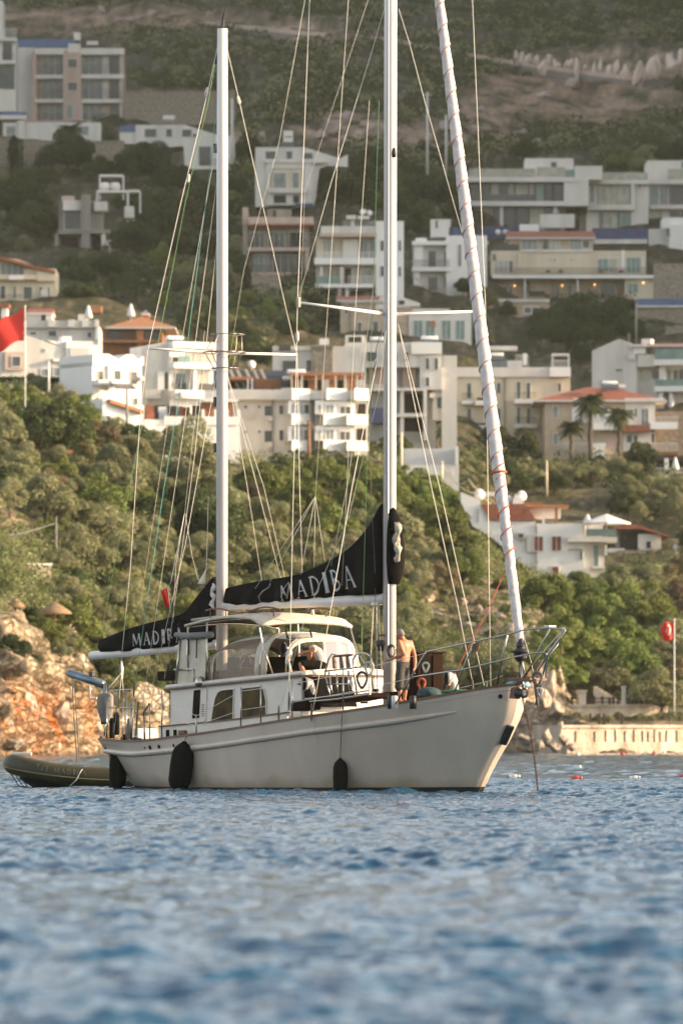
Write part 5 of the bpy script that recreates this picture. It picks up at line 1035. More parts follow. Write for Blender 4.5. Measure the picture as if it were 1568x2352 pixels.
b.S(100,290,480,420,-9,-2,'white'); b.S(104,240,470,289,-9.4,-1.7,'blue','roof'); b.WS([(150,300,190,330),(250,300,290,330)], -2); b.S(460,190,500,240,-5,-3,'white','chimney'); b.S(540,245,612,268,-5,-3,'white','roof_cabin')
b = Bldg('tower_house', 'white tower house cut off by the upper left corner', Z1, -60, 400, d=985)
b.S(-60,240,100,580,-8,-.5,'white',foot=3); b.S(-60,0,18,240,-8,-.7,'white','tower'); b.S(-60,380,104,402,-.5,.4,'white','balcony_slab'); b.S(-60,238,108,258,-.5,.4,'white','cornice'); b.W(15,265,80,378,-.5); b.W(-50,405,96,560,-.5,'glass'); b.rail(20,180,106,238,.2,'frame'); b.rail(15,330,90,378,.2)
# --- white terrace house below it
b = Bldg('terrace_house', 'low white terrace wall house under the pinkish apartments with a blue awning', Z1, 20, 885, Xd=250)
b.S(20,768,632,868,-6,0,'cool',foot=1); b.S(0,725,168,750,-2,.6,'white','awning_slab'); b.S(0,698,165,724,-5,-1,'blue','awning'); b.S(118,755,160,960,-.5,.35,'white','buttress'); b.S(290,868,320,905,-.4,.3,'white','buttress'); b.S(610,770,634,900,-.5,.3,'white','buttress'); b.WS([(40,790,100,850),(480,790,560,850)], 0, 'curtain')
# --- retaining walls of rubble stone
def stonewall(label, org, X0, Y0, X1, Y1, d=None, steps=5, m='stone', fall=0.0, th=1.5, name='stone_wall', yaw=0):
    b = Bldg(name, label, org, X0, Y1, yaw, 'wall', d, Xd=(X0 + X1) / 2); x0, x1, z0, z1 = b.rect(X0, Y0, X1, Y1); mb = MB(); n_ = steps * 2; bot = []; top = []; rr = random.Random(X0 + Y0)
    top = [Vector((x0 + (x1-x0)*i/n_, 0, z1 - fall * i / n_ + rr.uniform(-.25, .25))) for i in range(n_ + 1)]
    pts = [Vector((x0, 0, z0 - 5)), Vector((x1, 0, z0 - 5))] + top[::-1]; mb.prism(pts, (0, th, 0)); o = mb.build('masonry', K[m], b.e); mb = MB()
    for i in range(n_): mb.hexa([top[i] + Vector((0,-.12,-.02)), top[i+1] + Vector((0,-.12,-.02)), top[i+1] + Vector((0,th+.1,-.02)), top[i] + Vector((0,th+.1,-.02))], [top[i] + Vector((0,-.12,.16)), top[i+1] + Vector((0,-.12,.16)), top[i+1] + Vector((0,th+.1,.16)), top[i] + Vector((0,th+.1,.16))])
    mb.build('coping', K[m], b.e); return b
stonewall('high grey rubble wall right of the pinkish apartments', Z1, 782,572,1475,790); stonewall('long grey rubble wall below the white terrace house', Z1, 150,885,780,1080); stonewall('short grey rubble wall at the left edge above the dark trees', Z1, -60,860,70,1100)
# --- white house with the sloping parapet left of the mizzen mast
b = Bldg('white_villa', 'white villa with a sloping parapet directly left of the mizzen mast', Z1, 850, 1060, Xd=1160)
b.poly([(850,940),(850,782),(1160,782),(1380,850),(1470,850),(1470,1060),(1160,1060),(1150,915)], -9, -.3, 'cool'); b.S(750,784,850,822,-7,-.6,'blue','side_roof'); b.S(750,822,850,900,-7,-.8,'cool','side_wall'); b.WS([(905,805,985,862),(1040,805,1082,860),(1140,808,1205,860),(1205,835,1235,862)], -.3); b.W(1245,915,1326,1044,-.3); b.S(1145,1044,1450,1066,-.3,1.0,'white','balcony_slab'); b.S(1160,1066,1210,1180,-.6,-.1,'white','pier'); b.S(1020,715,1092,738,-4,-2,'white','roof_tank'); b.rail(1250,1000,1440,1044,.9)
# --- concrete house in the trees with pergolas
b = Bldg('concrete_house', 'grey concrete house half hidden in dark trees, two empty pergolas on its roof', Z5, 345, 570, Xd=520)
b.S(365,235,640,560,-8,-2,'grey',foot=2); b.S(510,200,566,570,-2,-.1,'grey','tall_pier'); b.S(365,425,512,450,-2,.2,'grey','balcony_slab'); b.S(556,420,690,445,-2,.2,'grey','balcony_slab'); b.S(345,445,366,560,-2,-.1,'grey','pier'); b.S(638,445,662,520,-2,0,'white','pier'); b.W(400,240,508,415,-2); b.WS([(375,455,495,550),(570,450,635,550)], -2, 'dark'); b.S(395,235,520,298,-2,-.6,'cool','parapet'); b.S(590,240,670,300,-4,-1,'cool','parapet'); b.S(385,205,465,238,-3,-1,'pink','chimney_block'); b.S(668,488,742,520,-.5,.8,'cool','awning')
for X0, X1, Y0, Y1, p in ((600,792,170,240,-3),(612,760,58,150,-6),(790,866,155,235,-6)):
    for X in (X0, X1): b.post(X+5, Y0, Y1+60, p, .1)
    b.S(X0,Y0-8,X1,Y0+6,p-2,p+.1,'white','pergola_beam')
for X in (648, 712): c = b.L(X, 130, -6); MB().lathe([(0,-.7),(.6,-.5),(.8,0),(.6,.55),(0,.7)], c, 12).build('water_tank', K['white'], b.e, True)
b.poly([(770,250),(830,250),(832,400),(800,380),(770,310)], -8, -6, 'white', 'side_wall'); b.S(500,560,580,605,-2,0,'cool','step_wall')
# --- cream house with the tiled roof, left edge
b = Bldg('tiled_house', 'cream house with a red tiled roof at the left edge above the red flag', Z5, -60, 880, Xd=150)
b.S(-60,715,350,880,-9,-.4,'cream',foot=3); b.S(-60,640,152,715,-9,-1.4,'cream','upper_wall'); b.S(152,664,350,715,-9,-.4,'cream','upper_wing'); b.mono(-60,348,575,680,-10,.5,'tile',.35); b.poly([(-60,590),(110,600),(240,650),(345,680),(345,700),(-60,700)], -8.9, -1.5, 'cream', 'gable_wall'); b.S(-60,708,232,736,-.4,.7,'cream','balcony_slab'); b.S(60,712,150,738,.7,.8,'bright','balcony_front'); b.S(235,685,352,745,-.4,.25,'cream','bay'); b.W(0,622,150,706,-1.4,'curtain',mull=3)
b.WS([(0,770,38,858),(84,772,104,850),(246,775,270,840),(296,778,316,845)], -.4); b.W(145,775,205,872,-.4,name='door'); b.S(258,800,302,842,-.2,.3,'white','air_conditioner'); b.rail(-40,830,140,880,.4); b.S(-60,860,340,890,-.4,.9,'cream','terrace_slab')
# --- bluish terrace house with roof stair head
b = Bldg('roof_terrace_house', 'bluish white house with a crenellated roof terrace right of the red flag', Z6, 155, 400, Xd=380, d=590)
b.S(155,240,620,430,-9,0,'cool',foot=3); b.S(150,210,620,255,-.2,.5,'cool','terrace_parapet'); b.S(165,155,322,212,-6,-1.5,'cool','stair_head'); b.gable(180,318,152,118,-6,-1.5,'tile',.2); b.W(250,160,290,235,-1.5,'dark',name='door')
for X in (305, 430, 518, 596): b.S(X,205,X+40 if X < 596 else 618,250,-.1,.7,'bright','merlon')
b.S(486,160,540,208,-4,-2,'white','roof_cabin'); b.WS([(190,275,232,300),(302,268,360,312),(545,275,580,320)], 0); b.S(355,262,372,315,0,.2,'cool','pier'); b.S(600,255,622,330,-.2,.4,'bright','pier'); b.rail(345,210,430,240,.4,'frame')
b.S(-60,240,50,262,-3,.5,'bright','side_parapet'); b.S(10,110,45,240,-3,-.5,'bright','side_tower'); b.S(0,100,58,125,-3,0,'tile','side_tower_roof')
# --- brown hip-roofed villa
b = Bldg('brown_villa', 'brown villa with a hipped orange roof and a small cupola', Z6, 640, 400, Xd=850, d=610)
b.S(640,258,1020,420,-10,-.6,'wood',foot=3); b.S(858,250,902,400,-.6,.1,'tile_o','pier'); b.S(1005,255,1022,345,-.6,.1,'tile_o','pier'); b.gable(690,1078,250,172,-10,.2,'tile_o',.4,'hip'); b.S(885,145,926,185,-6,-4,'tile_o','cupola'); b.gable(885,926,146,122,-6,-4,'grey',.1,'hip'); b.WS([(905,270,995,345)], -.6, 'glass', fr='iron'); b.S(640,330,1020,348,-.6,.6,'wood','balcony_slab'); b.rail(640,290,860,330,.5,'iron'); b.W(680,270,760,328,-.6,fr='iron')
b.S(560,105,634,150,-4,-2,'tile_o','outbuilding')
# --- closed garden parasols
def parasol(label, org, X, Y0, Y1, d, open_=False, w=1.3):
    x0, y0 = org[0] + X / S_, org[1] + Y0 / S_; y1 = org[1] + Y1 / S_; a, t = P(x0, y1, d), P(x0, y0, d); h = t.z - a.z; e = empty('parasol', a, 0, label, 'parasol', 'white garden parasols')
    MB().tube([(0,0,-.3),(0,0,h)], .05, 8).build('pole', K['frame'], e, True)
    if open_: MB().lathe([(0,h),(w*.35,h*.86),(w*.7,h*.72),(w,h*.6),(w*.98,h*.54),(0,h*.66)], (0,0,0), 8).build('canopy', K['bright'], e)
    else: MB().lathe([(0,h),(.12,h*.9),(.25,h*.6),(.42,h*.2),(.3,h*.12),(0,h*.12)], (0,0,0), 10).build('canopy', K['bright'], e, True)
parasol('tall closed white parasol on the brown villa roof', Z6, 822, 100, 195, 606); parasol('closed pale parasol on the bluish roof terrace', Z6, 556, 110, 205, 588)
parasol('closed pale parasol left of the concrete house, further left one', Z5, 206, 455, 520, 845); parasol('closed white parasol just left of the concrete house', Z5, 290, 500, 565, 838)
# --- gabled white houses, left centre
b = Bldg('gabled_house', 'long white house with a sloping grey gable behind the flagpole', Z6, 10, 560, 12, d=560)
b.poly([(0,380),(170,300),(415,385),(415,560),(0,560)], -9, 0, 'cool'); b.S(415,338,580,560,-9,.25,'bright','wing',foot=2); b.poly([(300,330),(640,365),(640,420),(415,385)], -9, -.3, 'bright', 'parapet'); b.S(330,448,414,466,0,.6,'bright','ledge'); b.W(275,382,292,408,0); b.WS([(255,508,305,560),(335,500,380,560)], 0, 'curtain'); b.S(438,380,556,432,.25,.4,'cool','louvred_panel'); b.S(470,345,560,362,-4,-2,'bright','roof_slab'); b.S(585,360,628,420,-5,-1,'bright','stair_head'); b.S(30,405,150,520,0,.3,'pink','stone_panel'); b.W(70,430,130,500,.3); b.S(436,290,495,325,-6,-4,'bright','chimney'); b.W(448,505,555,560,.25,'glass')
b = Bldg('crenellated_house', 'bright white house with a zigzag parapet left of the mizzen spreader', Z6, 580, 735, 32, d=545)
b.S(580,470,905,740,-6,0,'bright',foot=3); b.poly([(580,490),(580,418),(680,418),(740,455),(790,420),(835,422),(862,455),(905,425),(905,490)], -6, .12, 'bright', 'zigzag_parapet'); b.W(722,522,756,612,0,'glass',fr='iron',name='door'); b.W(815,525,862,610,0,fr='cream'); b.WS([(612,520,650,590)], 0, fr='cream'); b.S(672,492,700,640,0,.3,'bright','pier'); b.W(838,690,864,740,0); b.S(870,560,895,585,0,.35,'cool','air_conditioner'); b.post(905,425,735,.1,.06,'grey','drainpipe'); b.S(585,585,740,615,0,1.0,'bright','balcony'); b.tank(690,640,1.6,1.8)
b = Bldg('modern_house', 'modern white house with long balcony bands behind the mizzen spreader', Z6, 900, 735, 26, d=560)
b.S(1065,350,1360,735,-9,0,'bright',foot=3); b.S(1060,478,1360,514,0,1.2,'bright','balcony_slab'); b.S(1065,345,1360,385,-.1,.8,'bright','roof_slab'); b.W(1075,432,1160,476,0); b.W(1175,395,1350,476,0,'pale',mull=3); b.W(1210,530,1312,605,0,'pale',mull=2); b.W(1085,535,1165,640,0); b.rail(1085,600,1165,640,.1,'iron',True); b.rail(1215,605,1340,650,.9,'iron',True); b.S(1190,520,1210,650,0,.9,'bright','pier'); b.S(1065,650,1360,700,0,1.2,'bright','lower_balcony'); b.rail(1090,432,1160,478,1.1,'green',True); b.tank(1180,345,-3); b.S(1090,660,1120,690,1.2,1.6,'cool','air_conditioner')
b = Bldg('modern_house_wing', 'plain grey-white end wing with a mono-pitch roof left of the balconied modern house', Z6, 905, 735, 4, d=561)
b.poly([(905,735),(905,368),(925,360),(1040,340),(1085,350),(1085,735)], -8, -.4, 'cool'); b.S(990,528,1030,640,-.4,.1,'bright','pier'); b.W(1030,525,1078,640,-.4); b.S(905,640,1010,700,-.4,.4,'cool','ledge')
b = Bldg('small_tiled_house', 'small white house with one orange tiled slope below the zigzag parapet', Z6, 640, 870, 20, d=520)
b.S(640,760,900,900,-6,0,'bright',foot=4); b.mono(680,892,702,772,-6,.5,'tile_o',.3); b.poly([(640,700),(700,712),(890,778),(890,800),(640,800)], -5.9, -.1, 'bright', 'gable_wall'); b.W(660,800,700,850,0); b.S(735,680,820,715,-6,-3,'bright','roof_block'); b.S(640,690,660,790,0,.25,'bright','pier')
b = Bldg('terrace_bar', 'white balustraded terrace full of furniture left of the mizzen mast', Z6, 910, 890, 8, d=527)
b.S(910,830,1505,900,-6,0,'bright',foot=4); b.S(1030,810,1505,862,0,.15,'bright','parapet'); b.S(1290,712,1480,830,-5,-2,'wood','bar_front'); b.S(1280,695,1500,714,-5,-.5,'white','canopy_slab')
for X in (1265, 1345, 1415, 1488): b.S(X,765,X+18,830,-.3,.1,'bright','pier')
for i, (X, m) in enumerate([(950,'tile'),(985,'dark'),(1045,'bright'),(1090,'dark'),(1140,'tile'),(1195,'wood'),(1240,'dark'),(1120,'bright')]): c = b.L(X, 815, -1 - (i % 3)); MB().box((c.x-.35,c.y-.3,c.z-.2), (c.x+.35,c.y+.3,c.z+.5)).box((c.x-.35,c.y+.2,c.z+.5), (c.x+.35,c.y+.3,c.z+1.1)).build('terrace_chair', K[m], b.e)
# --- large white apartments in the centre
b = Bldg('white_apartment_block', 'large white apartment block with bay windows between the two masts', Z7, 180, 1040, d=535, Xd=500)
b.S(180,640,700,1060,-10,0,'white',foot=3); b.S(700,690,970,1060,-10,0,'white','right_wall',foot=3); b.S(970,715,1055,1060,-10,-2.2,'white','recessed_wall',foot=3); b.S(30,650,1060,706,-1,.9,'white','roof_parapet')
for X0, X1 in ((578,690),(795,920),(968,1056)): b.S(X0,640,X1,712,.2,2.0,'bright','corner_parapet',pr=.95)
for Y0, Y1, Y2 in ((715,800,868),(872,965,1030)):
    for X0, X1 in ((555,690),(722,968)):
        b.S(X0,Y0,X1,Y1,0,1.6,'bright','bay',pr=.35)
    b.W(592,Y0+18,618,Y1,1.44,pr=1.2); b.W(645,Y0+18,688,Y1,1.0,pr=.72); b.W(742,Y0+22,762,Y1,1.5,pr=1.4); b.W(785,Y0+22,842,Y1,1.3,'curtain',pr=1.0,mull=1); b.W(872,Y0+30,948,Y1,.85,'glass',pr=.5,mull=1)
    for X0, X1 in ((578,690),(775,920),(920,1056)): b.S(X0,Y1,X1,Y2,0,2.0,'bright' if X0 != 920 else 'white','balcony_parapet',pr=.75)
    b.W(975,Y0,1045,Y1,-2.2,'dark'); b.WS([(400,Y0+22,462,Y1+10),(492,Y0+18,528,Y1)], 0); b.W(275,Y0+20,300,Y0+50,0); b.W(360,Y0+20,384,Y0+48,0); b.S(425,Y1+10,455,Y1+40,0,.35,'white','air_conditioner')
b.S(330,560,505,640,-6,-3,'wood','roof_kiosk'); b.S(180,556,330,572,-6,-1,'tile_o','roof_shade'); b.S(560,534,1030,552,-7,.2,'tile_o','terrace_canopy')
for X in (575,640,728,770,850,910,985,1030): b.post(X, 550, 640, .1, .07, 'cream', 'canopy_post'); 
for X in (300, 325): b.post(X, 570, 650, -1, .07)
for i, X in enumerate((600,655,690,705,740,745,830,880,940,955)): c = b.L(X, 640, -1.5 - i % 3); MB().box((c.x-.3,c.y-.25,c.z), (c.x+.3,c.y+.25,c.z+.45)).box((c.x-.3,c.y+.17,c.z+.45),(c.x+.3,c.y+.25,c.z+1.0)).build('terrace_chair', K[('tile_o','dark','cream')[i % 3]], b.e)
for X in (230, 275, 330, 380, 425): 
    a = b.L(X, 505, -5); MB().hexa([(a.x,a.y,a.z-1.6),(a.x+.25,a.y,a.z-1.6),(a.x+.25,a.y+.2,a.z-1.6),(a.x,a.y+.2,a.z-1.6)], [(a.x-.8,a.y,a.z+.2),(a.x-.55,a.y,a.z+.2),(a.x-.55,a.y+.2,a.z+.2),(a.x-.8,a.y+.2,a.z+.2)]).build('solar_frame', K['cream'], b.e)
a = b.L(360, 530, -5.5); MB().hexa([(a.x-4,a.y-.5,a.z-1.1),(a.x+3,a.y-.5,a.z-1.1),(a.x+3,a.y+1.5,a.z+.5),(a.x-4,a.y+1.5,a.z+.5)], [(a.x-4,a.y-.55,a.z-1.05),(a.x+3,a.y-.55,a.z-1.05),(a.x+3,a.y+1.45,a.z+.55),(a.x-4,a.y+1.45,a.z+.55)]).build('solar_panel', K['panel'], b.e); b.dish(320,470,-3,.7); b.tank(600,545,-6); b.post(712,712,1040,.08,.07,'grey','drainpipe'); b.post(455,640,1040,.08,.06,'grey','drainpipe'); b.S(320,800,350,825,0,.35,'cool','air_conditioner'); b.S(530,950,555,975,0,.35,'cool','air_conditioner'); b.S(515,548,568,566,-4,-2,'bright','roof_tank')
b = Bldg('grey_white_house', 'greyish white house with a stone chimney tower above the central apartments', Z7, 455, 540, d=640, Xd=700)
b.S(455,368,1075,600,-9,0,'cool',foot=2); b.S(705,372,830,560,0,.5,'stone','stone_tower'); b.S(700,362,835,378,-.3,.7,'stone','tower_cap'); b.S(748,312,808,372,-4,-2,'white','roof_cabin'); b.W(512,455,610,540,0); b.W(662,452,702,530,0); b.S(455,368,700,395,-.1,.25,'white','parapet'); b.S(905,355,1070,420,-3,-.2,'white','upper_wall'); b.S(910,292,1040,352,-5,-2,'white','pavilion'); b.W(925,298,1018,342,-2,'dark'); b.W(1045,372,1122,420,.02,'dark'); b.S(495,360,570,398,.25,.32,'iron','railing_panel')
b = Bldg('stepped_white_block', 'tall bluish white block with an unfinished side right of the main mast', Z7, 830, 960, d=575, Xd=1200)
b.S(1005,480,1480,960,-9,-1.8,'cool','recessed_wall',foot=2); b.S(1005,345,1515,500,-9,0,'cool','upper_wall'); b.S(1378,345,1515,640,-9,.1,'cool','corner_wall'); b.S(1325,345,1515,418,.1,.5,'bright','parapet'); b.S(1015,630,1400,648,-1.8,.2,'cool','floor_slab'); b.S(1060,790,1410,812,-1.8,.2,'cool','floor_slab')
for X in (1255, 1400): b.S(X,640,X+22,960,-1.8,.1,'cool','pier')
b.S(1005,500,1040,960,-1.8,0,'cool','pier'); b.S(1272,500,1352,630,-1.8,-1.2,'pink','infill'); b.S(1060,500,1240,630,-1.8,-1.3,'pink','infill'); b.WS([(1280,655,1395,785),(1275,815,1400,900)], -1.8, 'dark', fr='grey'); b.S(1065,755,1150,850,-1.8,.3,'navy','blue_screen'); b.S(1515,425,1610,640,-8,-.5,'cool','right_wing',foot=6); b.W(1545,530,1560,545,-.5); b.rail(1015,610,1240,632,.1,'frame'); b.WS([(1410,440,1440,520),(1465,440,1495,520),(1410,560,1440,625),(1040,400,1110,470),(1180,400,1240,470)], .1, 'glass'); b.W(1275,400,1310,470,.02); b.S(1440,660,1475,690,-.8,-.3,'white','air_conditioner'); b.WS([(1480,680,1520,760)], -.8); b.tank(1440,345,-3); b.tank(1120,345,-4); b.S(1460,640,1560,830,-8,-.8,'cool','lower_wing')
# --- red roofed beige house and its white terrace to the right of the mast
b = Bldg('red_roofed_house', 'beige house with a shallow red roof between main mast and spreader', Z7, 880, 300, d=735, Xd=1200)
b.S(880,90,1330,300,-8,0,'beige',foot=3); b.gable(870,1165,82,40,-8,.3,'tile',.3); b.S(885,80,1160,100,0,.3,'white','eaves_band'); b.WS([(985,215,1015,285),(1080,210,1120,280),(905,130,930,170)], 0); b.poly([(1100,110),(1130,60),(1250,55),(1380,100),(1380,115),(1100,140)], -7, .2, 'white', 'roof_parapet'); b.W(1240,78,1285,112,.2,'dark'); b.S(940,110,948,290,0,.2,'grey','drainpipe')
b.S(1310,150,1700,335,-8,.2,'white','terrace_wing',foot=3); b.S(1330,135,1565,160,-4,.5,'white','roof_slab')
for X0 in (1335, 1410, 1512): b.W(X0,205,X0+62,330,.2,'green',mull=1)
b.W(1600,205,1660,330,.2,'green',mull=1); b.S(1440,212,1475,248,.2,.45,'tile_o','hanging_towel')
# --- tall upper house with imitated window recesses
b = Bldg('white_villa', 'white villa with a sloping parapet standing alone above the spreaders', Z2, 190, 670, Xd=400)
b.poly([(190,670),(190,295),(500,295),(720,365),(770,340),(770,420),(640,410),(590,430),(560,660)], -9, -.3, 'cool'); b.S(248,372,640,395,-.3,.4,'white','ledge'); b.WS([(252,318,322,372),(382,318,424,372),(490,328,552,372)], -.3); b.S(262,395,545,660,-.3,.2,'white','front_frame'); b.S(285,432,492,560,.2,.22,'dark','recess_shade_sheet'); b.S(290,436,488,556,.22,.24,'cream','recess_wall'); b.WS([(302,455,385,556),(420,455,466,556)], .24, 'curtain'); b.S(275,556,512,586,.2,.9,'white','balcony_slab'); b.WS([(302,595,386,650),(424,595,470,650)], .2, 'dark'); b.S(365,180,424,250,-5,-3,'white','roof_tower'); b.W(372,212,418,226,-3); b.S(340,250,436,292,-6,-3,'panel','tank_shelter'); b.S(440,650,550,680,-.3,.6,'navy','awning')  # flat dark sheet behind the cream panel imitates the shade of a recess
# --- brownish apartment block
b = Bldg('brown_apartments', 'greyish brown apartment house with a red edged roof left of the main mast', Z2, 110, 1110, Xd=330)
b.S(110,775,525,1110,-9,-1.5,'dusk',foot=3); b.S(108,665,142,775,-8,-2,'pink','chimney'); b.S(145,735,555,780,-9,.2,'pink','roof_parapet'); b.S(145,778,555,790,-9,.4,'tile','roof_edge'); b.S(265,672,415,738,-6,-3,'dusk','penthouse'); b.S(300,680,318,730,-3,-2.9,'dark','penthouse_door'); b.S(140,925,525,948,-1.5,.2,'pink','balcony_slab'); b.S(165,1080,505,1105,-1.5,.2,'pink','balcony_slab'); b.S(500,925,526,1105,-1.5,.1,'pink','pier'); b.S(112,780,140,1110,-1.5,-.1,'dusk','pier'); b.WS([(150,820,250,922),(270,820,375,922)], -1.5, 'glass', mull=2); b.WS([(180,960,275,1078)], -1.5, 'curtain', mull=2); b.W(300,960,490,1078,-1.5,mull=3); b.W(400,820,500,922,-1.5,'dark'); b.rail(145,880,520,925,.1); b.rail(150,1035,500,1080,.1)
stonewall('grey rubble wall under the brown apartment house', Z2, 165,1110,350,1215, steps=3)
# --- white apartments behind the main mast
b = Bldg('white_apartments', 'white apartment house with long balconies directly behind the main mast', Z2, 560, 1220, Xd=820)
b.S(570,850,960,1250,-9,-1.6,'cream',foot=3); b.S(945,760,1120,1140,-9,.2,'bright','right_tower',foot=4); b.S(600,790,960,840,-6,-.2,'cool','roof_parapet'); b.S(590,835,950,858,-9,.3,'pink','roof_slab'); b.S(560,992,950,1032,-1.6,.4,'bright','balcony_parapet'); b.S(565,1155,930,1178,-1.6,.4,'bright','balcony_slab'); b.S(760,718,822,742,-4,-1,'white','pavilion_slab'); b.S(788,742,812,836,-3,-2,'white','pavilion_pier'); b.S(832,722,905,742,-4,-1,'white','pavilion_slab'); b.S(740,745,945,836,-5,-3,'curtain','glazed_lounge')
b.WS([(610,870,690,990)], -1.6, 'pale', mull=2); b.W(735,870,740,985,-1.6); b.WS([(840,870,895,990),(905,870,945,990)], -1.6, 'curtain', mull=1); b.S(740,870,836,990,-1.6,-.9,'white','infill'); b.WS([(600,1045,680,1155),(690,1045,718,1155)], -1.6, 'pale'); b.WS([(745,1045,795,1150)], -1.6, 'dark'); b.WS([(795,1045,840,1150),(850,1045,925,1150)], -1.6, 'pale', mull=1); b.rail(575,955,950,992,.3,'frame'); b.rail(570,1105,715,1155,.3,'green',True); b.rail(770,1105,930,1155,.3,'frame'); b.S(720,1045,742,1155,-1.6,-.1,'white','pier'); b.S(596,1040,612,1155,-1.6,-.1,'white','pier'); b.WS([(972,880,1000,950),(972,1040,1000,1110),(1085,880,1105,950),(1085,1045,1105,1110)], .2); b.WS([(590,1185,700,1250),(780,1185,900,1250)], -1.6, 'dark'); b.S(755,1178,775,1250,-1.6,0,'white','pier'); b.S(705,1178,730,1250,-1.6,.1,'pink','pier')
b.dish(865, 690, -3, .8, (-.3, -1, .5)); b.dish(905, 695, -3, .7, (.3, -1, .5))
# --- white house with balcony right of the mast
b = Bldg('balcony_house', 'white house with stacked balconies beside the furled jib, a water tower on top', Z2, 1170, 1200, Xd=1300)
b.S(1180,890,1420,1200,-8,-1,'cool',foot=3); b.S(1385,850,1640,1120,-8,0,'bright','right_wing',foot=6); b.S(1172,885,1400,910,-1,.3,'bright','roof_slab'); b.S(1195,862,1265,886,-3,-1,'bright','roof_block'); b.S(1172,1048,1410,1075,-1,.4,'bright','balcony_slab'); b.S(1185,1075,1220,1200,-1,0,'bright','pier'); b.S(1185,910,1240,1048,-1,-.2,'bright','pier'); b.WS([(1272,940,1325,1048),(1370,940,1398,1040),(1272,1105,1335,1195),(1372,1105,1400,1170)], -1); b.rail(1190,1005,1405,1048,.3); b.S(1290,740,1416,852,-6,-2,'cool','stair_head'); b.W(1318,745,1336,800,-2,'dark'); b.S(1405,790,1510,850,-5,-2,'navy','tarpaulin'); b.W(1458,905,1482,1045,0,'curtain'); b.poly([(1510,850),(1560,850),(1650,880),(1650,900),(1510,900)], -6, -1, 'white', 'gable'); b.W(1335,1175,1350,1190,-1)
# --- big modern villas, upper right
b = Bldg('modern_villa', 'long modern villa with glass balustrades, left one of three upper right villas', Z4, 210, 500, Xd=550)
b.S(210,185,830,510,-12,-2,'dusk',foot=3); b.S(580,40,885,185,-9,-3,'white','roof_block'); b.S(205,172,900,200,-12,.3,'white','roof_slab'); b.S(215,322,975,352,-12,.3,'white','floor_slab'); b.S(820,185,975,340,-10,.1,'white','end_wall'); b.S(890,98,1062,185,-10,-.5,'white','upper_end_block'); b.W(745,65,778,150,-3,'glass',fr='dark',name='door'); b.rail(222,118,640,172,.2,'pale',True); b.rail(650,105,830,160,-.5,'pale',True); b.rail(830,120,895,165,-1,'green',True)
for X0, X1, g in ((225,300,'glass'),(305,360,'glass'),(362,416,'pale'),(418,468,'glass'),(470,512,'pale'),(516,600,'pale'),(602,638,'pale'),(645,700,'green'),(700,752,'glass'),(755,820,'glass')): b.W(X0,200,X1,320,-2,g,fr='iron')
for X0, X1, g in ((240,310,'green'),(312,382,'pale'),(385,440,'green'),(445,520,'glass'),(525,600,'glass'),(605,700,'pale'),(705,800,'glass')): b.W(X0,352,X1,500,-2,g,fr='iron')
b.rail(225,280,640,322,.2,'glass',True); b.S(420,352,440,500,-2,-.2,'white','pier'); b.poly([(750,395),(765,330),(785,395)], -1, -.5, 'white', 'closed_parasol')
b = Bldg('modern_villa', 'modern villa with a wide framed window, middle one of the three upper right villas', Z4, 890, 500, Xd=1150)
b.S(960,195,1350,510,-10,-.6,'white',foot=3); b.S(975,190,1355,215,-.6,.4,'white','roof_slab'); b.rail(1040,140,1345,190,.1,'pale',True); b.S(965,345,1262,378,-.6,.6,'white','floor_slab'); b.W(980,225,1012,330,-.6,'curtain'); b.W(1030,218,1240,345,-.6,'pale',fr='iron',mull=4); b.WS([(1040,385,1060,500),(1062,385,1160,500)], -.6, 'pale', fr='iron', mull=1); b.W(1162,385,1240,500,-.6,'green',fr='iron',mull=1); b.S(920,390,1030,510,-4,-1,'grey','lower_wall'); b.S(1240,215,1262,345,-.6,.3,'white','pier'); b.S(910,350,965,400,-3,-.5,'dark','gap_shade_block'); b.W(1290,215,1305,235,-.6)  # dark block stands in for the shade in the gap beside the villa
b = Bldg('modern_villa', 'modern villa cut by the right edge, right one of the three upper right villas', Z4, 1345, 480, Xd=1480)
b.S(1345,200,1760,490,-10,-.8,'white',foot=3); b.S(1345,60,1760,200,-10,-1.5,'white','upper_block'); b.S(1355,188,1760,215,-1.5,.4,'white','balcony_slab'); b.rail(1470,120,1760,188,.2,'pale',True); b.S(1355,345,1760,372,-.8,.5,'white','floor_slab'); b.W(1360,222,1415,345,-.8,'green'); b.W(1418,222,1478,345,-.8,'curtain'); b.W(1482,222,1750,345,-.8,'glass',fr='iron',mull=4); b.W(1355,380,1440,470,-.8,'pale'); b.W(1480,380,1700,470,-.8,'glass',mull=2); b.W(1555,65,1600,110,-1.5,'green')
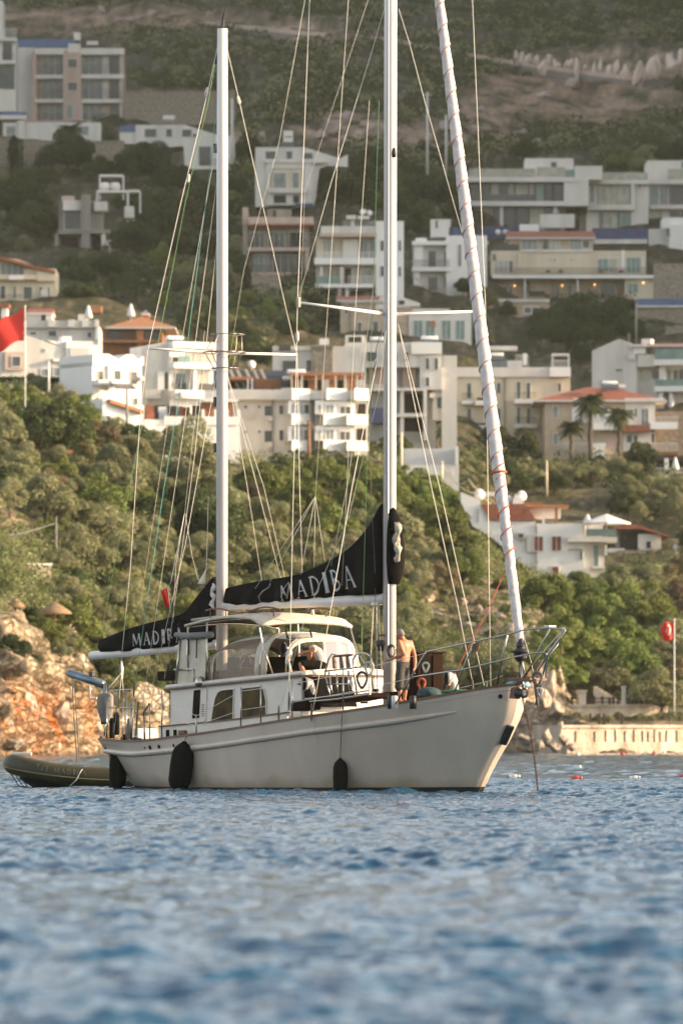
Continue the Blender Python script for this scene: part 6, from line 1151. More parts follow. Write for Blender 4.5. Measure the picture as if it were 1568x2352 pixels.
# --- house with lit lamps
b = Bldg('lamp_lit_house', 'wide beige house with lit wall lamps and a red roofed penthouse', Z4, 365, 930, Xd=880)
b.S(375,790,1400,935,-10,-2,'beige',foot=3); b.S(365,632,1335,790,-10,0,'cream','upper_wall'); b.S(370,788,1410,808,-2,1.0,'bright','balcony_slab'); b.S(1200,800,1395,935,-2,.2,'cream','right_wing',foot=3); b.S(480,545,1005,632,-9,-2,'beige','penthouse'); b.gable(470,1012,545,490,-9,-1.2,'tile',.2,'along'); b.S(550,625,1000,640,-9,.2,'white','penthouse_terrace'); b.rail(380,590,540,632,-.2,'iron',True)
b.W(555,552,660,625,-2,'curtain',mull=2); b.W(685,550,730,625,-2,'glass'); b.W(740,540,800,625,-2,'pale',mull=1); b.W(860,548,935,625,-2,'curtain',mull=2); b.W(940,560,985,610,-2,'glass')
b.W(390,690,405,770,0,'curtain'); b.W(410,692,470,765,0,'pale',mull=1); b.W(474,692,502,770,0); b.S(380,655,390,690,0,.3,'dark','wall_lantern'); b.WS([(730,680,742,700),(757,680,770,702),(860,678,872,700),(905,670,912,690)], 0); b.W(1030,680,1100,765,0,'green',mull=1); b.W(1102,680,1158,770,0,'pale'); b.W(1210,672,1300,772,0,'green',mull=2); b.S(530,640,558,780,0,.25,'cream','pilaster'); b.S(1180,630,1200,780,0,.25,'bright','pilaster'); b.S(1308,670,1322,775,0,.2,'frame','shutter')
b.rail(390,742,1330,788,.9,'iron'); b.WS([(405,845,475,925),(480,845,500,925),(585,845,608,895),(765,840,800,925),(845,838,880,930),(1050,832,1150,930)], -2); b.W(1215,835,1285,900,.2,'green',mull=1); b.S(610,810,740,900,-2,-1.2,'beige','infill')
for X in (575, 905): b.post(X, 808, 935, .6, .1, 'frame', 'post')
for X, Y, p in ((383,850,-1.7),(514,846,-1.7),(812,844,-1.7),(1016,838,-1.7),(1316,834,.4)): b.lamp(X, Y, p)
for X in (720, 800, 1050, 1180): c = b.L(X, 770, .6); MB().lathe([(0,0),(.3,0),(.35,.3),(0,.3)], c, 8).build('planter', K['tile'], b.e)
b = Bldg('white_cottage', 'white cottage with one slit window cut by the right edge', Z4, 1450, 610, Xd=1520)
b.S(1480,470,1760,610,-7,0,'bright',foot=2); b.S(1440,420,1760,490,-7,-1,'bright','upper_wall'); b.S(1355,490,1480,560,-7,-1.5,'cool','side_wing',foot=2); b.W(1456,488,1485,545,.02); b.S(1475,612,1495,700,-1,.2,'white','pier'); b.W(1600,520,1660,580,0)
b = Bldg('pool_terrace', 'dark blue covered terrace under the upper right villas', Z4, 1000, 580, d=862); b.S(1000,490,1350,560,-3,0,'navy','blue_screen'); b.S(1010,562,1340,590,-3,.5,'cool','terrace_slab'); b.S(545,462,665,505,-3,-1,'bright','wall'); b.S(675,395,890,480,-3,-2,'cool','rear_wall'); b.S(285,470,540,540,-4,-3,'navy','blue_screen')
for X in (408, 455): b.dish(X, 515, 0, .75, (.1, -1, .4))
b = Bldg('stone_base_house', 'stone walled house base with a double window above the jib spreader end', Z4, 350, 1060, Xd=520)
b.S(350,945,730,1080,-8,0,'beige',foot=6); b.S(390,935,730,955,-8,.3,'white','terrace_slab'); b.W(565,980,668,1030,0,'glass',t=.16,mull=1); b.W(465,988,500,1030,0,'curtain'); b.S(440,1068,600,1088,-3,1.2,'cool','lower_slab'); b.S(450,1088,610,1200,-3,.2,'cool','lower_wall',foot=2); b.W(462,1095,528,1190,.2,'green'); b.W(532,1095,590,1190,.2,'curtain'); b.S(600,890,700,912,.2,1.2,'dark','closed_awning')
b = Bldg('blue_roofed_wall', 'stone wall with a long blue roof at the right edge', Z4, 1280, 1060, Xd=1450); b.S(1280,980,1760,1070,-4,0,'stone',foot=5); b.S(1282,932,1760,976,-5,-.4,'blue','roof'); b.S(1272,976,1760,988,-4,.3,'cool','gutter')
b.S(1400,690,1760,935,-8,-6,'stone','rear_masonry')
stonewall('stone retaining wall at the right edge above the white gable house', Z4, 1460,1110,1760,1210)
# --- beige apartments right of the jib
b = Bldg('beige_apartments', 'beige apartment house with small iron balconies beside the lower jib', Z8, 130, 840, Xd=480)
b.S(135,400,860,870,-10,0,'cream',foot=4); b.S(130,345,860,405,-10,.3,'white','roof_parapet'); b.S(730,345,860,405,-10,.9,'bright','corner_parapet');
for Y0, Y1 in ((440,545),(600,700)):
    b.WS([(210,Y0,242,Y1),(522,Y0-8,550,Y1)], 0); b.W(396,Y0-2,426,Y0+72,0); b.W(582,Y0-2,612,Y1,0); b.rail(180,Y1-35,250,Y1+12,.9); b.S(180,Y1+12,250,Y1+34,0,1.0,'bright','balcony_slab'); b.rail(510,Y1-40,640,Y1+2,.9); b.S(508,Y1+2,650,Y1+28,0,1.0,'bright','balcony_slab'); b.S(262,Y1+10,335,Y1+40,0,1.2,'bright','balcony_front'); b.S(275,Y0+95,330,Y1+8,-.5,.1,'dark','balcony_shade_block'); b.W(780,Y0,805,Y0+60,0)  # shade inside each small balcony is a solid dark block
b.WS([(208,760,240,810),(300,760,330,810)], 0); b.S(360,285,470,345,-6,-3,'curtain','roof_lounge'); b.S(470,295,560,345,-5,-2,'cool','roof_room'); b.tank(400,285,-4); b.post(330,190,345,-3,.05,'grey','antenna'); b.post(450,405,840,.08,.06,'grey','drainpipe'); b.S(640,640,670,665,0,.35,'white','air_conditioner'); b.S(568,250,592,318,-3,-2,'bright','chimney'); b.rail(520,262,600,345,-1,'frame'); b.rail(740,300,850,345,.1,'frame')
for X in (750, 850): b.post(X, 262, 345, 0, .07)
b.S(745,258,855,270,-2,.1,'frame','pergola_beam'); b.S(345,195,535,220,-6,-4,'cool','rear_slab')
b = Bldg('white_gable_house', 'big white house with a plain gable and green glass balconies at the right edge', Z8, 995, 590, -12, Xd=1250)
b.poly([(995,600),(995,240),(1165,165),(1260,205),(1275,250),(1275,600)], -9, 0, 'cool'); b.S(1275,195,1760,600,-9,-1.5,'white','front_wall',foot=4); b.gable(1250,1760,205,178,-9,.3,'tile',.2); b.S(1258,200,1330,260,-1.5,.1,'bright','eaves_block'); b.S(1280,265,1395,340,-1.5,0,'white','balcony_wall'); b.S(1385,295,1760,330,-1.5,.5,'bright','balcony_slab'); b.rail(1395,230,1760,295,.4,'green',True); b.S(1390,462,1760,496,-1.5,.5,'bright','balcony_slab'); b.rail(1395,420,1760,462,.4,'green',True); b.W(1290,350,1350,425,-1.5,'pale'); b.W(1355,350,1415,415,-1.5); b.W(1450,350,1485,460,-1.5,'curtain'); b.W(1488,350,1600,460,-1.5,mull=2); b.W(1140,350,1192,372,0); b.W(1310,215,1370,262,-1.5); b.W(1400,215,1600,290,-1.5,'green',mull=3); b.S(1230,262,1265,295,0,.4,'white','air_conditioner'); b.S(1415,330,1450,462,-1.5,-.2,'white','pier'); b.S(1280,155,1340,195,-5,-3,'bright','roof_tank'); b.post(1200,120,200,-3,.05,'grey','antenna'); b.S(1060,420,1095,450,0,.3,'white','air_conditioner'); b.S(1415,500,1440,600,-1.5,0,'bright','pier'); b.S(1480,500,1500,600,-1.5,0,'bright','pier')
# --- house with palms
b = Bldg('palm_house', 'stone faced house with a wide hipped red roof and white balustrades behind the palms', Z8, 700, 930, Xd=900)
b.S(700,560,1390,940,-11,0,'beige',foot=4); b.gable(655,1440,552,452,-11,.4,'tile',.4,'hip'); b.S(880,540,960,562,0,.5,'bright','eaves_band'); b.S(1200,540,1450,566,-3,.6,'bright','eaves_band'); b.S(1205,560,1390,735,0,.15,'white','white_bay'); b.W(745,585,785,665,0,'curtain'); b.W(750,755,785,830,0,'curtain'); b.S(870,590,960,690,0,.1,'bright','white_panel'); b.W(918,605,938,690,.1); b.S(1000,640,1160,740,0,1.2,'bright','balcony'); b.rail(960,650,1160,690,1.2,'frame'); b.W(1010,590,1100,650,0); b.W(1302,600,1352,710,.15,'curtain',mull=1); b.W(1260,600,1280,660,.15); b.S(1358,690,1530,735,-3,1.0,'bright','balcony_slab'); b.rail(1360,655,1530,692,.9,'frame'); b.S(1185,710,1345,752,0,1.4,'tile','porch_roof'); b.S(1190,750,1370,890,0,.1,'white','porch_wall'); b.W(1210,765,1250,820,.1); b.W(1252,765,1285,850,.1); b.rail(1190,820,1530,878,1.0,'frame'); b.S(1190,876,1530,898,-2,1.1,'wood','terrace_slab'); b.W(1320,755,1390,820,0,'dark'); b.S(1000,820,1080,940,-1,.8,'bright','arched_gate'); c = b.L(1038, 940, .82); MB().lathe([(0,-.04),(.75,-.03),(.75,0),(0,0)], c, 16, 'y').build('gate_arch', K['dark'], b.e); b.rail(820,820,970,880,.6,'frame'); b.S(1060,755,1150,890,0,.05,'pink','porch_back'); b.W(1110,850,1130,890,.05); b.tank(1110,470,-2,1.6); b.S(1170,440,1215,462,-5,-3,'bright','roof_tank'); b.S(1390,600,1760,900,-12,-7,'stone','rear_masonry',foot=3)
b = Bldg('garden_pavilion', 'white colonnaded garden pavilion at the right edge below the palm house', Z8, 1385, 1030, Xd=1480)
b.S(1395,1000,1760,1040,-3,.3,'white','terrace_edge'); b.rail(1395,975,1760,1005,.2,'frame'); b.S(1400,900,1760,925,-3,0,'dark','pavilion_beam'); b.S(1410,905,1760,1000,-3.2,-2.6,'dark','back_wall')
for X in (1450, 1600): b.S(X,915,X+25,1000,-.4,.1,'bright','column')
parasol('closed white parasol in the colonnaded garden pavilion', Z8, 1518, 905, 1000, b.d - 2)
# --- lower right white house
b = Bldg('shuttered_house', 'white house with red brown shutters and a steep red roof right of the jib foot', ZA, 175, 720, Xd=650)
b.poly([(175,255),(175,185),(295,235),(300,260),(360,365),(640,368),(655,500),(655,720),(560,640),(380,480),(250,400)], -9, -.3, 'bright'); b.poly([(300,262),(575,258),(640,352),(640,366),(355,362)], -7, -.1, 'tile', 'roof'); b.poly([(500,258),(522,190),(580,256)], -5, -1.5, 'bright', 'chimney'); b.S(652,383,945,720,-9,0,'bright','main_wall',foot=3); b.S(590,455,655,560,-.2,.02,'white','side_recess'); b.W(628,460,692,560,.03,'shutter',mull=1); b.W(740,460,806,558,0,'shutter',mull=1); b.W(740,650,790,712,0,'shutter'); b.S(526,440,575,480,-.3,.15,'white','air_conditioner'); b.rail(535,448,565,472,.16,'iron',True)
b.S(600,275,812,335,-7,-4,'bright','rear_parapet'); b.S(585,262,855,276,-6,-1,'tile_o','pergola_roof'); b.post(695, 300, 380, -1.2, .08); b.post(775, 280, 380, -1.2, .12, 'wood'); b.S(575,236,705,262,-7,-5,'wood','roof_beam')
b.S(840,470,1150,500,-2,1.2,'white','balcony_slab'); b.S(955,368,1070,460,-4,-1.5,'cool','upper_room'); b.W(1015,415,1045,455,-1.5); b.rail(955,420,1145,465,1.1,'green',True); b.S(945,500,1075,720,-5,-.5,'white','right_wing',foot=3); b.W(1002,510,1042,655,-.5,'green'); b.W(915,550,940,615,0,'iron'); b.S(1075,515,1090,580,-1,0,'bright','pier'); b.S(1000,655,1076,668,-.5,.3,'white','sill'); b.rail(845,545,940,560,.6,'iron'); b.W(275,285,290,375,-.28,'glass')
b.dish(295, 195, -2, .85); b.dish(482, 228, -4, .8); b.dish(566, 195, -5, .8); b.S(335,172,400,200,-6,-4,'white','roof_block')
parasol('open white parasol over the glass balcony of the shuttered house', ZA, 1085, 322, 465, b.d - 1, True, 2.0); parasol('closed white parasol left of the open one on the shuttered house', ZA, 968, 325, 400, b.d - .5)
b = Bldg('red_edged_bungalow', 'small dark bungalow with a red edged pitched roof right of the shuttered house', ZA, 1140, 580, Xd=1300)
b.S(1150,425,1290,560,-7,-1,'dusk',foot=3); b.S(1285,450,1430,560,-7,0,'white','right_wall',foot=3); b.poly([(1140,420),(1140,405),(1230,388),(1300,400),(1478,462),(1475,470),(1300,418)], -8, .6, 'tile', 'roof'); b.poly([(1150,425),(1230,400),(1300,418),(1430,455),(1430,470),(1150,470)], -7, -1.05, 'dusk', 'gable'); b.S(1172,435,1285,550,-1,-.95,'dark','porch_shade_sheet'); b.S(1198,465,1215,475,-.9,-.7,'tile','red_sign'); b.S(1160,550,1440,580,-1,.8,'stone','terrace_wall'); b.S(1095,540,1198,566,-2,.5,'white','water_tank_box'); b.W(1330,490,1370,545,0,'dark'); b.post(1395, 470, 550, .3, .1, 'cream'); b.dish(1520, 535, 0, .55); b.S(1220,375,1250,395,-4,-3,'bright','chimney_pot'); b.S(1080,590,1145,660,-3,-.5,'cool','lower_wall',foot=3)  # thin dark sheet over the wall paints in the porch's shade
b.S(1300,590,1600,640,-3,-.6,'dusk','lower_terrace',foot=2)
b = Bldg('low_white_wall', 'low white garden wall house left of the jib below the beige apartments', Z8, -150, 1050, d=520, Xd=0)
b.S(-180,955,162,1060,-5,0,'white',foot=1); b.S(-180,840,160,930,-5,-4,'cool','rear_wall',foot=1); b.S(142,840,160,960,-4,.1,'bright','pier'); b.W(106,1000,120,1022,0); b.W(-120,1000,-80,1040,0)
# --- utility poles and lamp posts
def pole(label, org, X, Y0, Y1, d=None, r=.13, m='cream', name='utility_pole', cat='pole', arm=False, group='poles on the hillside'):
    x, y0, y1 = org[0] + X / S_, org[1] + Y0 / S_, org[1] + Y1 / S_; d = d or ground_d(x, y1); a, t = P(x, y1, d), P(x, y0, d); h = t.z - a.z; e = empty(name, a, 0, label, cat, group)
    MB().tube([(0,0,-1),(0,0,h)], [r, r*.75], 8).build('pole', K[m], e, True)
    if arm: MB().box((-.7,-.05,h-.5),(.7,.05,h-.38)).box((-.55,-.04,h-.38),(-.5,.04,h-.22)).box((.5,-.04,h-.38),(.55,.04,h-.22)).build('crossarm', K[m], e)
    return e
pole('pale utility pole in front of the shuttered house', ZA, 952, 360, 740, 500, .16, arm=True); pole('dark utility pole in front of the central white apartments', Z7, 682, 830, 1045, 525, .16, 'wood', arm=True); pole('pale utility pole just right of the main mast above the pines', Z7, 1262, 910, 1130, 510, .14); pole('leaning pale pole right of the main mast by the low white wall', Z7, 1515, 1090, 1254, 505, .14); pole('thin pale pole among olive trees below the beige apartments', Z8, 712, 928, 1090, 590, .12)
pole('grey utility pole among the white roofs below the zigzag parapet', Z6, 798, 630, 880, 512, .13, 'grey'); pole('pale thin pole standing in front of the grey gable', Z6, 307, 462, 580, 520, .11, 'frame')
pole('tall pale blue lamp post left of the upper white villa', Z2, 45, -10, 360, 900, .2, 'cool', 'lamp_post', 'lamp post'); pole('tall pale blue lamp post on the slope right of the main mast', Z2, 1268, -50, 460, 905, .2, 'cool', 'lamp_post', 'lamp post', True); pole('second pale lamp post left of the furled jib', Z2, 1385, 90, 430, 905, .18, 'cool', 'lamp_post', 'lamp post'); pole('thin grey pole in front of the big dark trees at the right', Z4, 1272, 960, 1180, 740, .13, 'grey'); pole('thin rusty pole below the shaded trees on the left slope', Z5, 690, 520, 610, 800, .12, 'grey')
# overhead wires between the poles on the right
def wire(label, pts, r=.035):
    Q = [P(x, y, d) for x, y, d in pts]; path = []
    for a, b2 in zip(Q[:-1], Q[1:]): path += [a.lerp(b2, t) - Vector((0, 0, 1.0 * 4 * t * (1 - t))) for t in np.linspace(0, 1, 12)]
    o = MB().tube(path, r, 4).build('overhead_wire', K['cream'], None, True); return tag(o, label, 'wire', 'overhead wires')
wire('overhead wire running down to the pole by the shuttered house', [(1010,1062,506),(1120,1130,500),(1342,1196,500)]); wire('overhead wire from the leaning pole to the tiled roof', [(1014,1060,505),(1075,1100,498),(1220,1190,498)]); wire('overhead wire from the dark central pole to the main mast side', [(709,968,525),(850,1050,515),(921,1000,510)])

# ---------------------------------------------------------------- trees, bushes and scrub
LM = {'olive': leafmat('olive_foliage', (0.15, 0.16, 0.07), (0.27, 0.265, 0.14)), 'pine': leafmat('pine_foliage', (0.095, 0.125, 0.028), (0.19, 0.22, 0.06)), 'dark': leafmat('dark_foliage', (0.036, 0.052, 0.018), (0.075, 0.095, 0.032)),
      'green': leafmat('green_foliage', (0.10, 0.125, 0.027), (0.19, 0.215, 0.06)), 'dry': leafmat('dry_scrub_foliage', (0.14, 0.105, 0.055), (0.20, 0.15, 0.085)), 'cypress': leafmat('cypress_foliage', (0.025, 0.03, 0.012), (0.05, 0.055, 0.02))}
BARK = mat('bark', (0.10, 0.075, 0.05), .9, (0.05, 0.038, 0.026), 6, bump=.02)
def leaves(rng, centers, radii, n, leaf, flat=.75, out=.8):
    """leaf-sized quads spread over the shells of several clumps"""
    cid = rng.integers(0, len(centers), n); d = rng.normal(size=(n, 3)); d /= np.linalg.norm(d, axis=1)[:, None]; d[:, 2] = np.where(d[:, 2] < -.35, -d[:, 2], d[:, 2])
    r = radii[cid] * (0.62 + .42 * rng.random(n) ** .6); p = centers[cid] + d * r[:, None] * np.array([1, 1, flat])
    nn = d * out + rng.normal(size=(n, 3)) * .55; nn /= np.linalg.norm(nn, axis=1)[:, None]
    a = np.cross(nn, rng.normal(size=(n, 3))); a /= np.linalg.norm(a, axis=1)[:, None] + 1e-9; b2 = np.cross(nn, a); L = leaf * (0.6 + .8 * rng.random(n))[:, None]
    V = np.stack([p - a * L * .5, p + b2 * L * .32, p + a * L * .5, p - b2 * L * .32], 1).reshape(-1, 3); return V, np.arange(4 * n).reshape(-1, 4)
def crown(kind, seed):
    rng = np.random.default_rng(seed); n, leaf, fl = 9000, .052, .95
    if kind == 'cypress': nc = 22; z = np.linspace(.08, .97, nc); rad = .16 * np.sin(np.clip(z * 1.05, 0, 1) * math.pi) ** .6 * .75 + .02; c = np.stack([rng.normal(size=nc) * .02, rng.normal(size=nc) * .02, z], 1); r = rad; n, leaf, fl = 1500, .06, 1.6
    else:
        nc = {'olive': 17, 'pine': 30, 'dark': 20, 'green': 20, 'dry': 13}[kind]; a = rng.random(nc) * 6.283; rr = np.sqrt(rng.random(nc)) * .40; z = .30 + .58 * rng.random(nc) * (1 - (rr / .46) ** 2) + .0
        c = np.stack([rr * np.cos(a), rr * np.sin(a), z], 1); r = {'olive': .19, 'pine': .145, 'dark': .20, 'green': .18, 'dry': .15}[kind] * (.7 + .6 * rng.random(nc))
        if kind == 'pine': n, leaf = 12000, .038; fl = .85
        if kind == 'dry': n = 3000
        if kind == 'olive': n, leaf = 9500, .042
    V, F = leaves(rng, c, r, n, leaf, fl); return npmesh('crown', V, F, LM[kind]), c
def trunkmesh(kind, c, seed):
    rr = random.Random(seed); mb = MB()
    if kind == 'cypress': mb.tube([(0,0,-.05),(0,0,.9)], [.022,.006], 7)
    else:
        k = Vector((rr.uniform(-.03,.03), rr.uniform(-.03,.03), .22)); mb.tube([(0,0,-.12), (.01,0,.05), k], [.040,.032,.026], 8)
        for q in list(c)[::3]: q = Vector(q); mb.tube([k - Vector((0,0,.02)), k.lerp(q, .5) + Vector((0,0,-.02)), q], [.018,.011,.005], 6)
    o = mb.build('trunk', BARK); me = o.data; bpy.data.objects.remove(o); return me
VAR = {k: [] for k in LM}
for ki, (k, nv) in enumerate((('olive', 5), ('pine', 4), ('dark', 4), ('green', 3), ('dry', 2), ('cypress', 1))):
    for i in range(nv): me, c = crown(k, 100 * ki + i); VAR[k].append((me, trunkmesh(k, c, i)))
PLANTS = []
rt = random.Random(11)
NAMES = {'olive': ('olive_tree', 'olive tree', 'grey green olive tree'), 'pine': ('pine_tree', 'pine tree', 'bright green pine tree'), 'dark': ('evergreen_tree', 'tree', 'dark evergreen tree'), 'green': ('leafy_tree', 'tree', 'fresh green leafy tree'), 'dry': ('dry_bush', 'bush', 'brownish dry bush'), 'cypress': ('cypress_tree', 'cypress', 'slim dark cypress')}
def plant(kind, x, y, s, asp=1.0, d=None, note=None):
    """tree whose crown shows about s wide, centred at (x, y)"""
    yb = y + s * .42 * asp; d = d or ground_d(x, yb); w = s * d / FPX; p = P(x, yb, d); p.z = min(p.z, ground_z(x, d) + .2) if d < 2000 else p.z
    sc = w / .95 if kind != 'cypress' else w / .3; h = sc * asp * (1 + rt.uniform(-.05, .05))
    me, tm = rt.choice(VAR[kind]); e = empty(NAMES[kind][0], p, rt.uniform(0, 6.28)); e.scale = (sc, sc, h)
    c = obj_of('crown', me, e); t = obj_of('trunk', tm, e); PLANTS.append((e, kind, x, y, s, d, note)); return e
def near_building(x, y, s, pad=0.3):
    for b in BLD:
        x0, y0, x1, y1 = b.bb
        if x0 - s * pad < x < x1 + s * pad and y0 - s * .1 < y - s * .0 < y1 + s * .28: return True
    return False
RX = [0,100,230,300,400,480,540,640,680,850,900,1000,1080,1150,1230,1300,1440,1568]; RYT = [985,985,1000,1010,1015,1040,1040,1060,1085,1085,1110,1135,1190,1245,1290,1330,1330,1330]
RYB = [1385,1385,1480,1540,1600,1620,1640,1650,1650,1650,1650,1600,1590,1560,1520,1560,1590,1600]
def headkind(x, y):
    top = np.interp(x, RX, RYT)
    if 640 < x < 1230 and y - top < 95: return 'pine'
    if 1190 < x < 1490 and 1320 + max(0, (x - 1330)) * .55 < y < 1570: return 'pine'
    if 1050 < x < 1190 and y < 1340: return 'pine'
    r = rt.random()
    if 1380 < x and y > 1300: return 'dry' if r < .22 else 'olive'
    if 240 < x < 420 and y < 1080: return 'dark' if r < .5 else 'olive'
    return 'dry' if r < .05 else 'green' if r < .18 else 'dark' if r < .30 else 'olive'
pts = []
def try_pt(x, y, s, f=.50):
    for (a, c, t) in pts:
        if (a - x) ** 2 + ((c - y) * 1.25) ** 2 < ((s + t) * .5 * f) ** 2: return False
    pts.append((x, y, s)); return True
for _ in range(5200):
    x = rt.uniform(-60, 1630); t = rt.random(); y0, y1 = np.interp(x, RX, RYT), np.interp(x, RX, RYB); y = y0 + (y1 - y0) * t
    s = rt.uniform(76, 165); clear = ((x - 1110) / 170) ** 2 + ((y - 1430) / 95) ** 2 < 1 or (x < 130 and 1175 < y < 1330) or (x < 110 and y > 1290)
    if clear: s = rt.uniform(26, 46)
    if near_building(x, y, s, .0): continue
    if try_pt(x, y, s, .50 if not clear else .95): k = headkind(x, y); plant(k, x, y, s * (1.15 if k == 'pine' and not clear else 1), rt.uniform(.8, 1.05))
for (x, y, s) in [(935,1120,85),(985,1135,90),(1035,1145,80),(1065,1170,70),(905,1105,70)]: plant('pine', x, y, s, 1.0, d=498)
# trees around the flagpole and on the left crest
for (k, x, y, s) in [('green',18,860,95),('green',95,880,80),('pine',190,905,95),('green',150,930,80),('green',50,925,90),('green',215,945,60),('dark',120,950,70),('green',-30,900,100),('green',10,940,80),('olive',250,985,80),('dark',300,1010,90)]: plant(k, x, y, s, 1.05, d=rt.uniform(474, 488))
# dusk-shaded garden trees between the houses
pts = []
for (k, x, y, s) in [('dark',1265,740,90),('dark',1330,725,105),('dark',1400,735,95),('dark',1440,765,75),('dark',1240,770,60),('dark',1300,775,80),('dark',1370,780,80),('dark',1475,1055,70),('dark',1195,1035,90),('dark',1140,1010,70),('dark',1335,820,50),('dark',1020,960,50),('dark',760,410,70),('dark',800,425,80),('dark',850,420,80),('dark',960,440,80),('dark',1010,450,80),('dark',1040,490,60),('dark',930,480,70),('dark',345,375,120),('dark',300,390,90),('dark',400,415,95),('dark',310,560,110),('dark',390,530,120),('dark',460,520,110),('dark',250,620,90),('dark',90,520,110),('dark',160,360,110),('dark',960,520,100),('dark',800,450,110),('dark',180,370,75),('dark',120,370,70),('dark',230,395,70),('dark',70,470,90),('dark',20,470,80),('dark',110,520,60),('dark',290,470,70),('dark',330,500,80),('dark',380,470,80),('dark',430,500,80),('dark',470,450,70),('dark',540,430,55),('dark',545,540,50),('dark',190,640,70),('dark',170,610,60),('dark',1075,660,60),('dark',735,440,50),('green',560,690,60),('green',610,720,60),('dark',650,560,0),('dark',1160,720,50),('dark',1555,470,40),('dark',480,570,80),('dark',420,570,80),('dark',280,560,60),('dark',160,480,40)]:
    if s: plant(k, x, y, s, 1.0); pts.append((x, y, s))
for _ in range(3200):
    x = rt.uniform(-40, 1610); y = rt.uniform(345, 1290)
    if y > np.interp(x, RX, RYT) - 18: continue
    s = rt.uniform(38, 74)
    if near_building(x, y, s, .12): continue
    if x > 1050 and 150 < y < 350: continue
    k = ('olive' if rt.random() < .75 else 'dark') if (x > 1040 and y > 1040) else ('dark' if rt.random() < .5 else 'olive' if rt.random() < .6 else 'green')
    if try_pt(x, y, s, .62): plant(k, x, y, s, rt.uniform(.85, 1.15))
pts = []
for _ in range(900):
    x, y, s = rt.uniform(1040, 1600), rt.uniform(1075, 1310), rt.uniform(48, 84)
    if y > np.interp(x, RX, RYT) - 20 or near_building(x, y, s, .0): continue
    if try_pt(x, y, s, .62): plant('olive' if rt.random() < .85 else 'dark', x, y, s, rt.uniform(.8, 1))
for (x, y0, y1) in [(33,297,405),(568,600,690),(196,1400,1401)][:2]:
    s = (y1 - y0) * .26; plant('cypress', x, y1 - s * .42, s, 1.0)
for (k, x, y, s, d) in [('green',190,1450,90,None),('green',160,1480,70,None),('green',225,1520,50,None),('dark',20,1500,100,None),('dark',60,1520,60,None),('green',120,1480,50,None),('olive',270,1500,70,None),('dark',355,1560,90,385),('dark',420,1540,90,398),('olive',470,1560,80,400),('green',215,1500,60,372),('olive',140,1440,50,358),('green',70,1430,45,350),('olive',250,1540,50,378),('dry',160,1405,40,362),('olive',330,1560,90,398),('dark',395,1590,80,401),('dark',440,1600,80,403),('olive',290,1500,80,392)]: plant(k, x, y, s, .9, d=d)
for x in range(70, 420, 25):
    yy = np.interp(x, [0, 130, 250, 400], [1400, 1490, 1570, 1640]); plant(rt.choice(['olive', 'green', 'dark', 'olive']), x + rt.uniform(-8, 8), yy - rt.uniform(5, 45), rt.uniform(52, 90), .9)
# --- palms
def palm_meshes(seed):
    rr = random.Random(seed); mb = MB(); mb.tube([(0,0,-.3)] + [(.02*math.sin(i), .02*math.cos(i*1.7), i/12) for i in range(13)], [.075] + [.07 + .012 * (i % 2) for i in range(12)] + [.05], 9); o = mb.build('trunk', BARK); tm = o.data; bpy.data.objects.remove(o)
    vs, fs = [], []
    for i in range(64):
        az = rr.uniform(0, 6.283); el = rr.uniform(-.7, 1.25); L = rr.uniform(.85, 1.1); dr = rr.uniform(.5, 1.1); prev = None
        for t in np.linspace(.08, 1, 12):
            r = L * t * math.cos(el * (1 - .5 * t)); z = L * t * math.sin(el) - dr * t * t * .6; p = Vector((r * math.cos(az), r * math.sin(az), z)); side = Vector((-math.sin(az), math.cos(az), 0))
            if prev is not None:
                wl_ = .34 * math.sin(math.pi * min(1, t * .92 + .05)) + .02
                for sg in (-1, 1):
                    m_ = len(vs); tip = (p + prev) / 2 + side * sg * wl_ + Vector((0, 0, -.10)) + (p - prev) * .8; vs += [prev, p, tip]; fs += [(m_, m_ + 1, m_ + 2)]
            prev = p
    return tm, npmesh('fronds', np.array([tuple(v) for v in vs]), np.array(fs), LM['dark'])
PM = [palm_meshes(i) for i in range(3)]
for i, (org, X, Y, r, Yb, dd, lab) in enumerate([(Z8,985,555,105,925,None,'tall palm with two rows of fronds in front of the hipped roof house, middle palm'),(Z8,1165,640,95,940,None,'tall palm before the white balustrades, rightmost of the three'),(Z8,865,715,85,885,None,'shortest palm at the stone corner of the hipped roof house'),(Z8,685,390,110,700,None,'bushy palm covering the right corner of the beige apartment house'),(Z1,440,815,85,905,None,'dusky palm in front of the white terrace wall at upper left'),(Z2,0,9000,0,0,None,'')][:5]):
    x, y, yb = org[0] + X / S_, org[1] + Y / S_, org[1] + Yb / S_; d = ground_d(x, yb) - 14; b0 = P(x, yb, d); t0 = P(x, y, d); h = t0.z - b0.z; R_ = r / S_ * d / FPX
    e = empty('palm_tree', b0, i * 1.3, lab, 'palm tree', 'palm trees beside the houses'); t = obj_of('trunk', PM[i % 3][0], e); t.scale = (h * .12 + 2.2, h * .12 + 2.2, h); f = obj_of('fronds', PM[i % 3][1], e); f.location = (0, 0, h); f.scale = (R_, R_, R_)
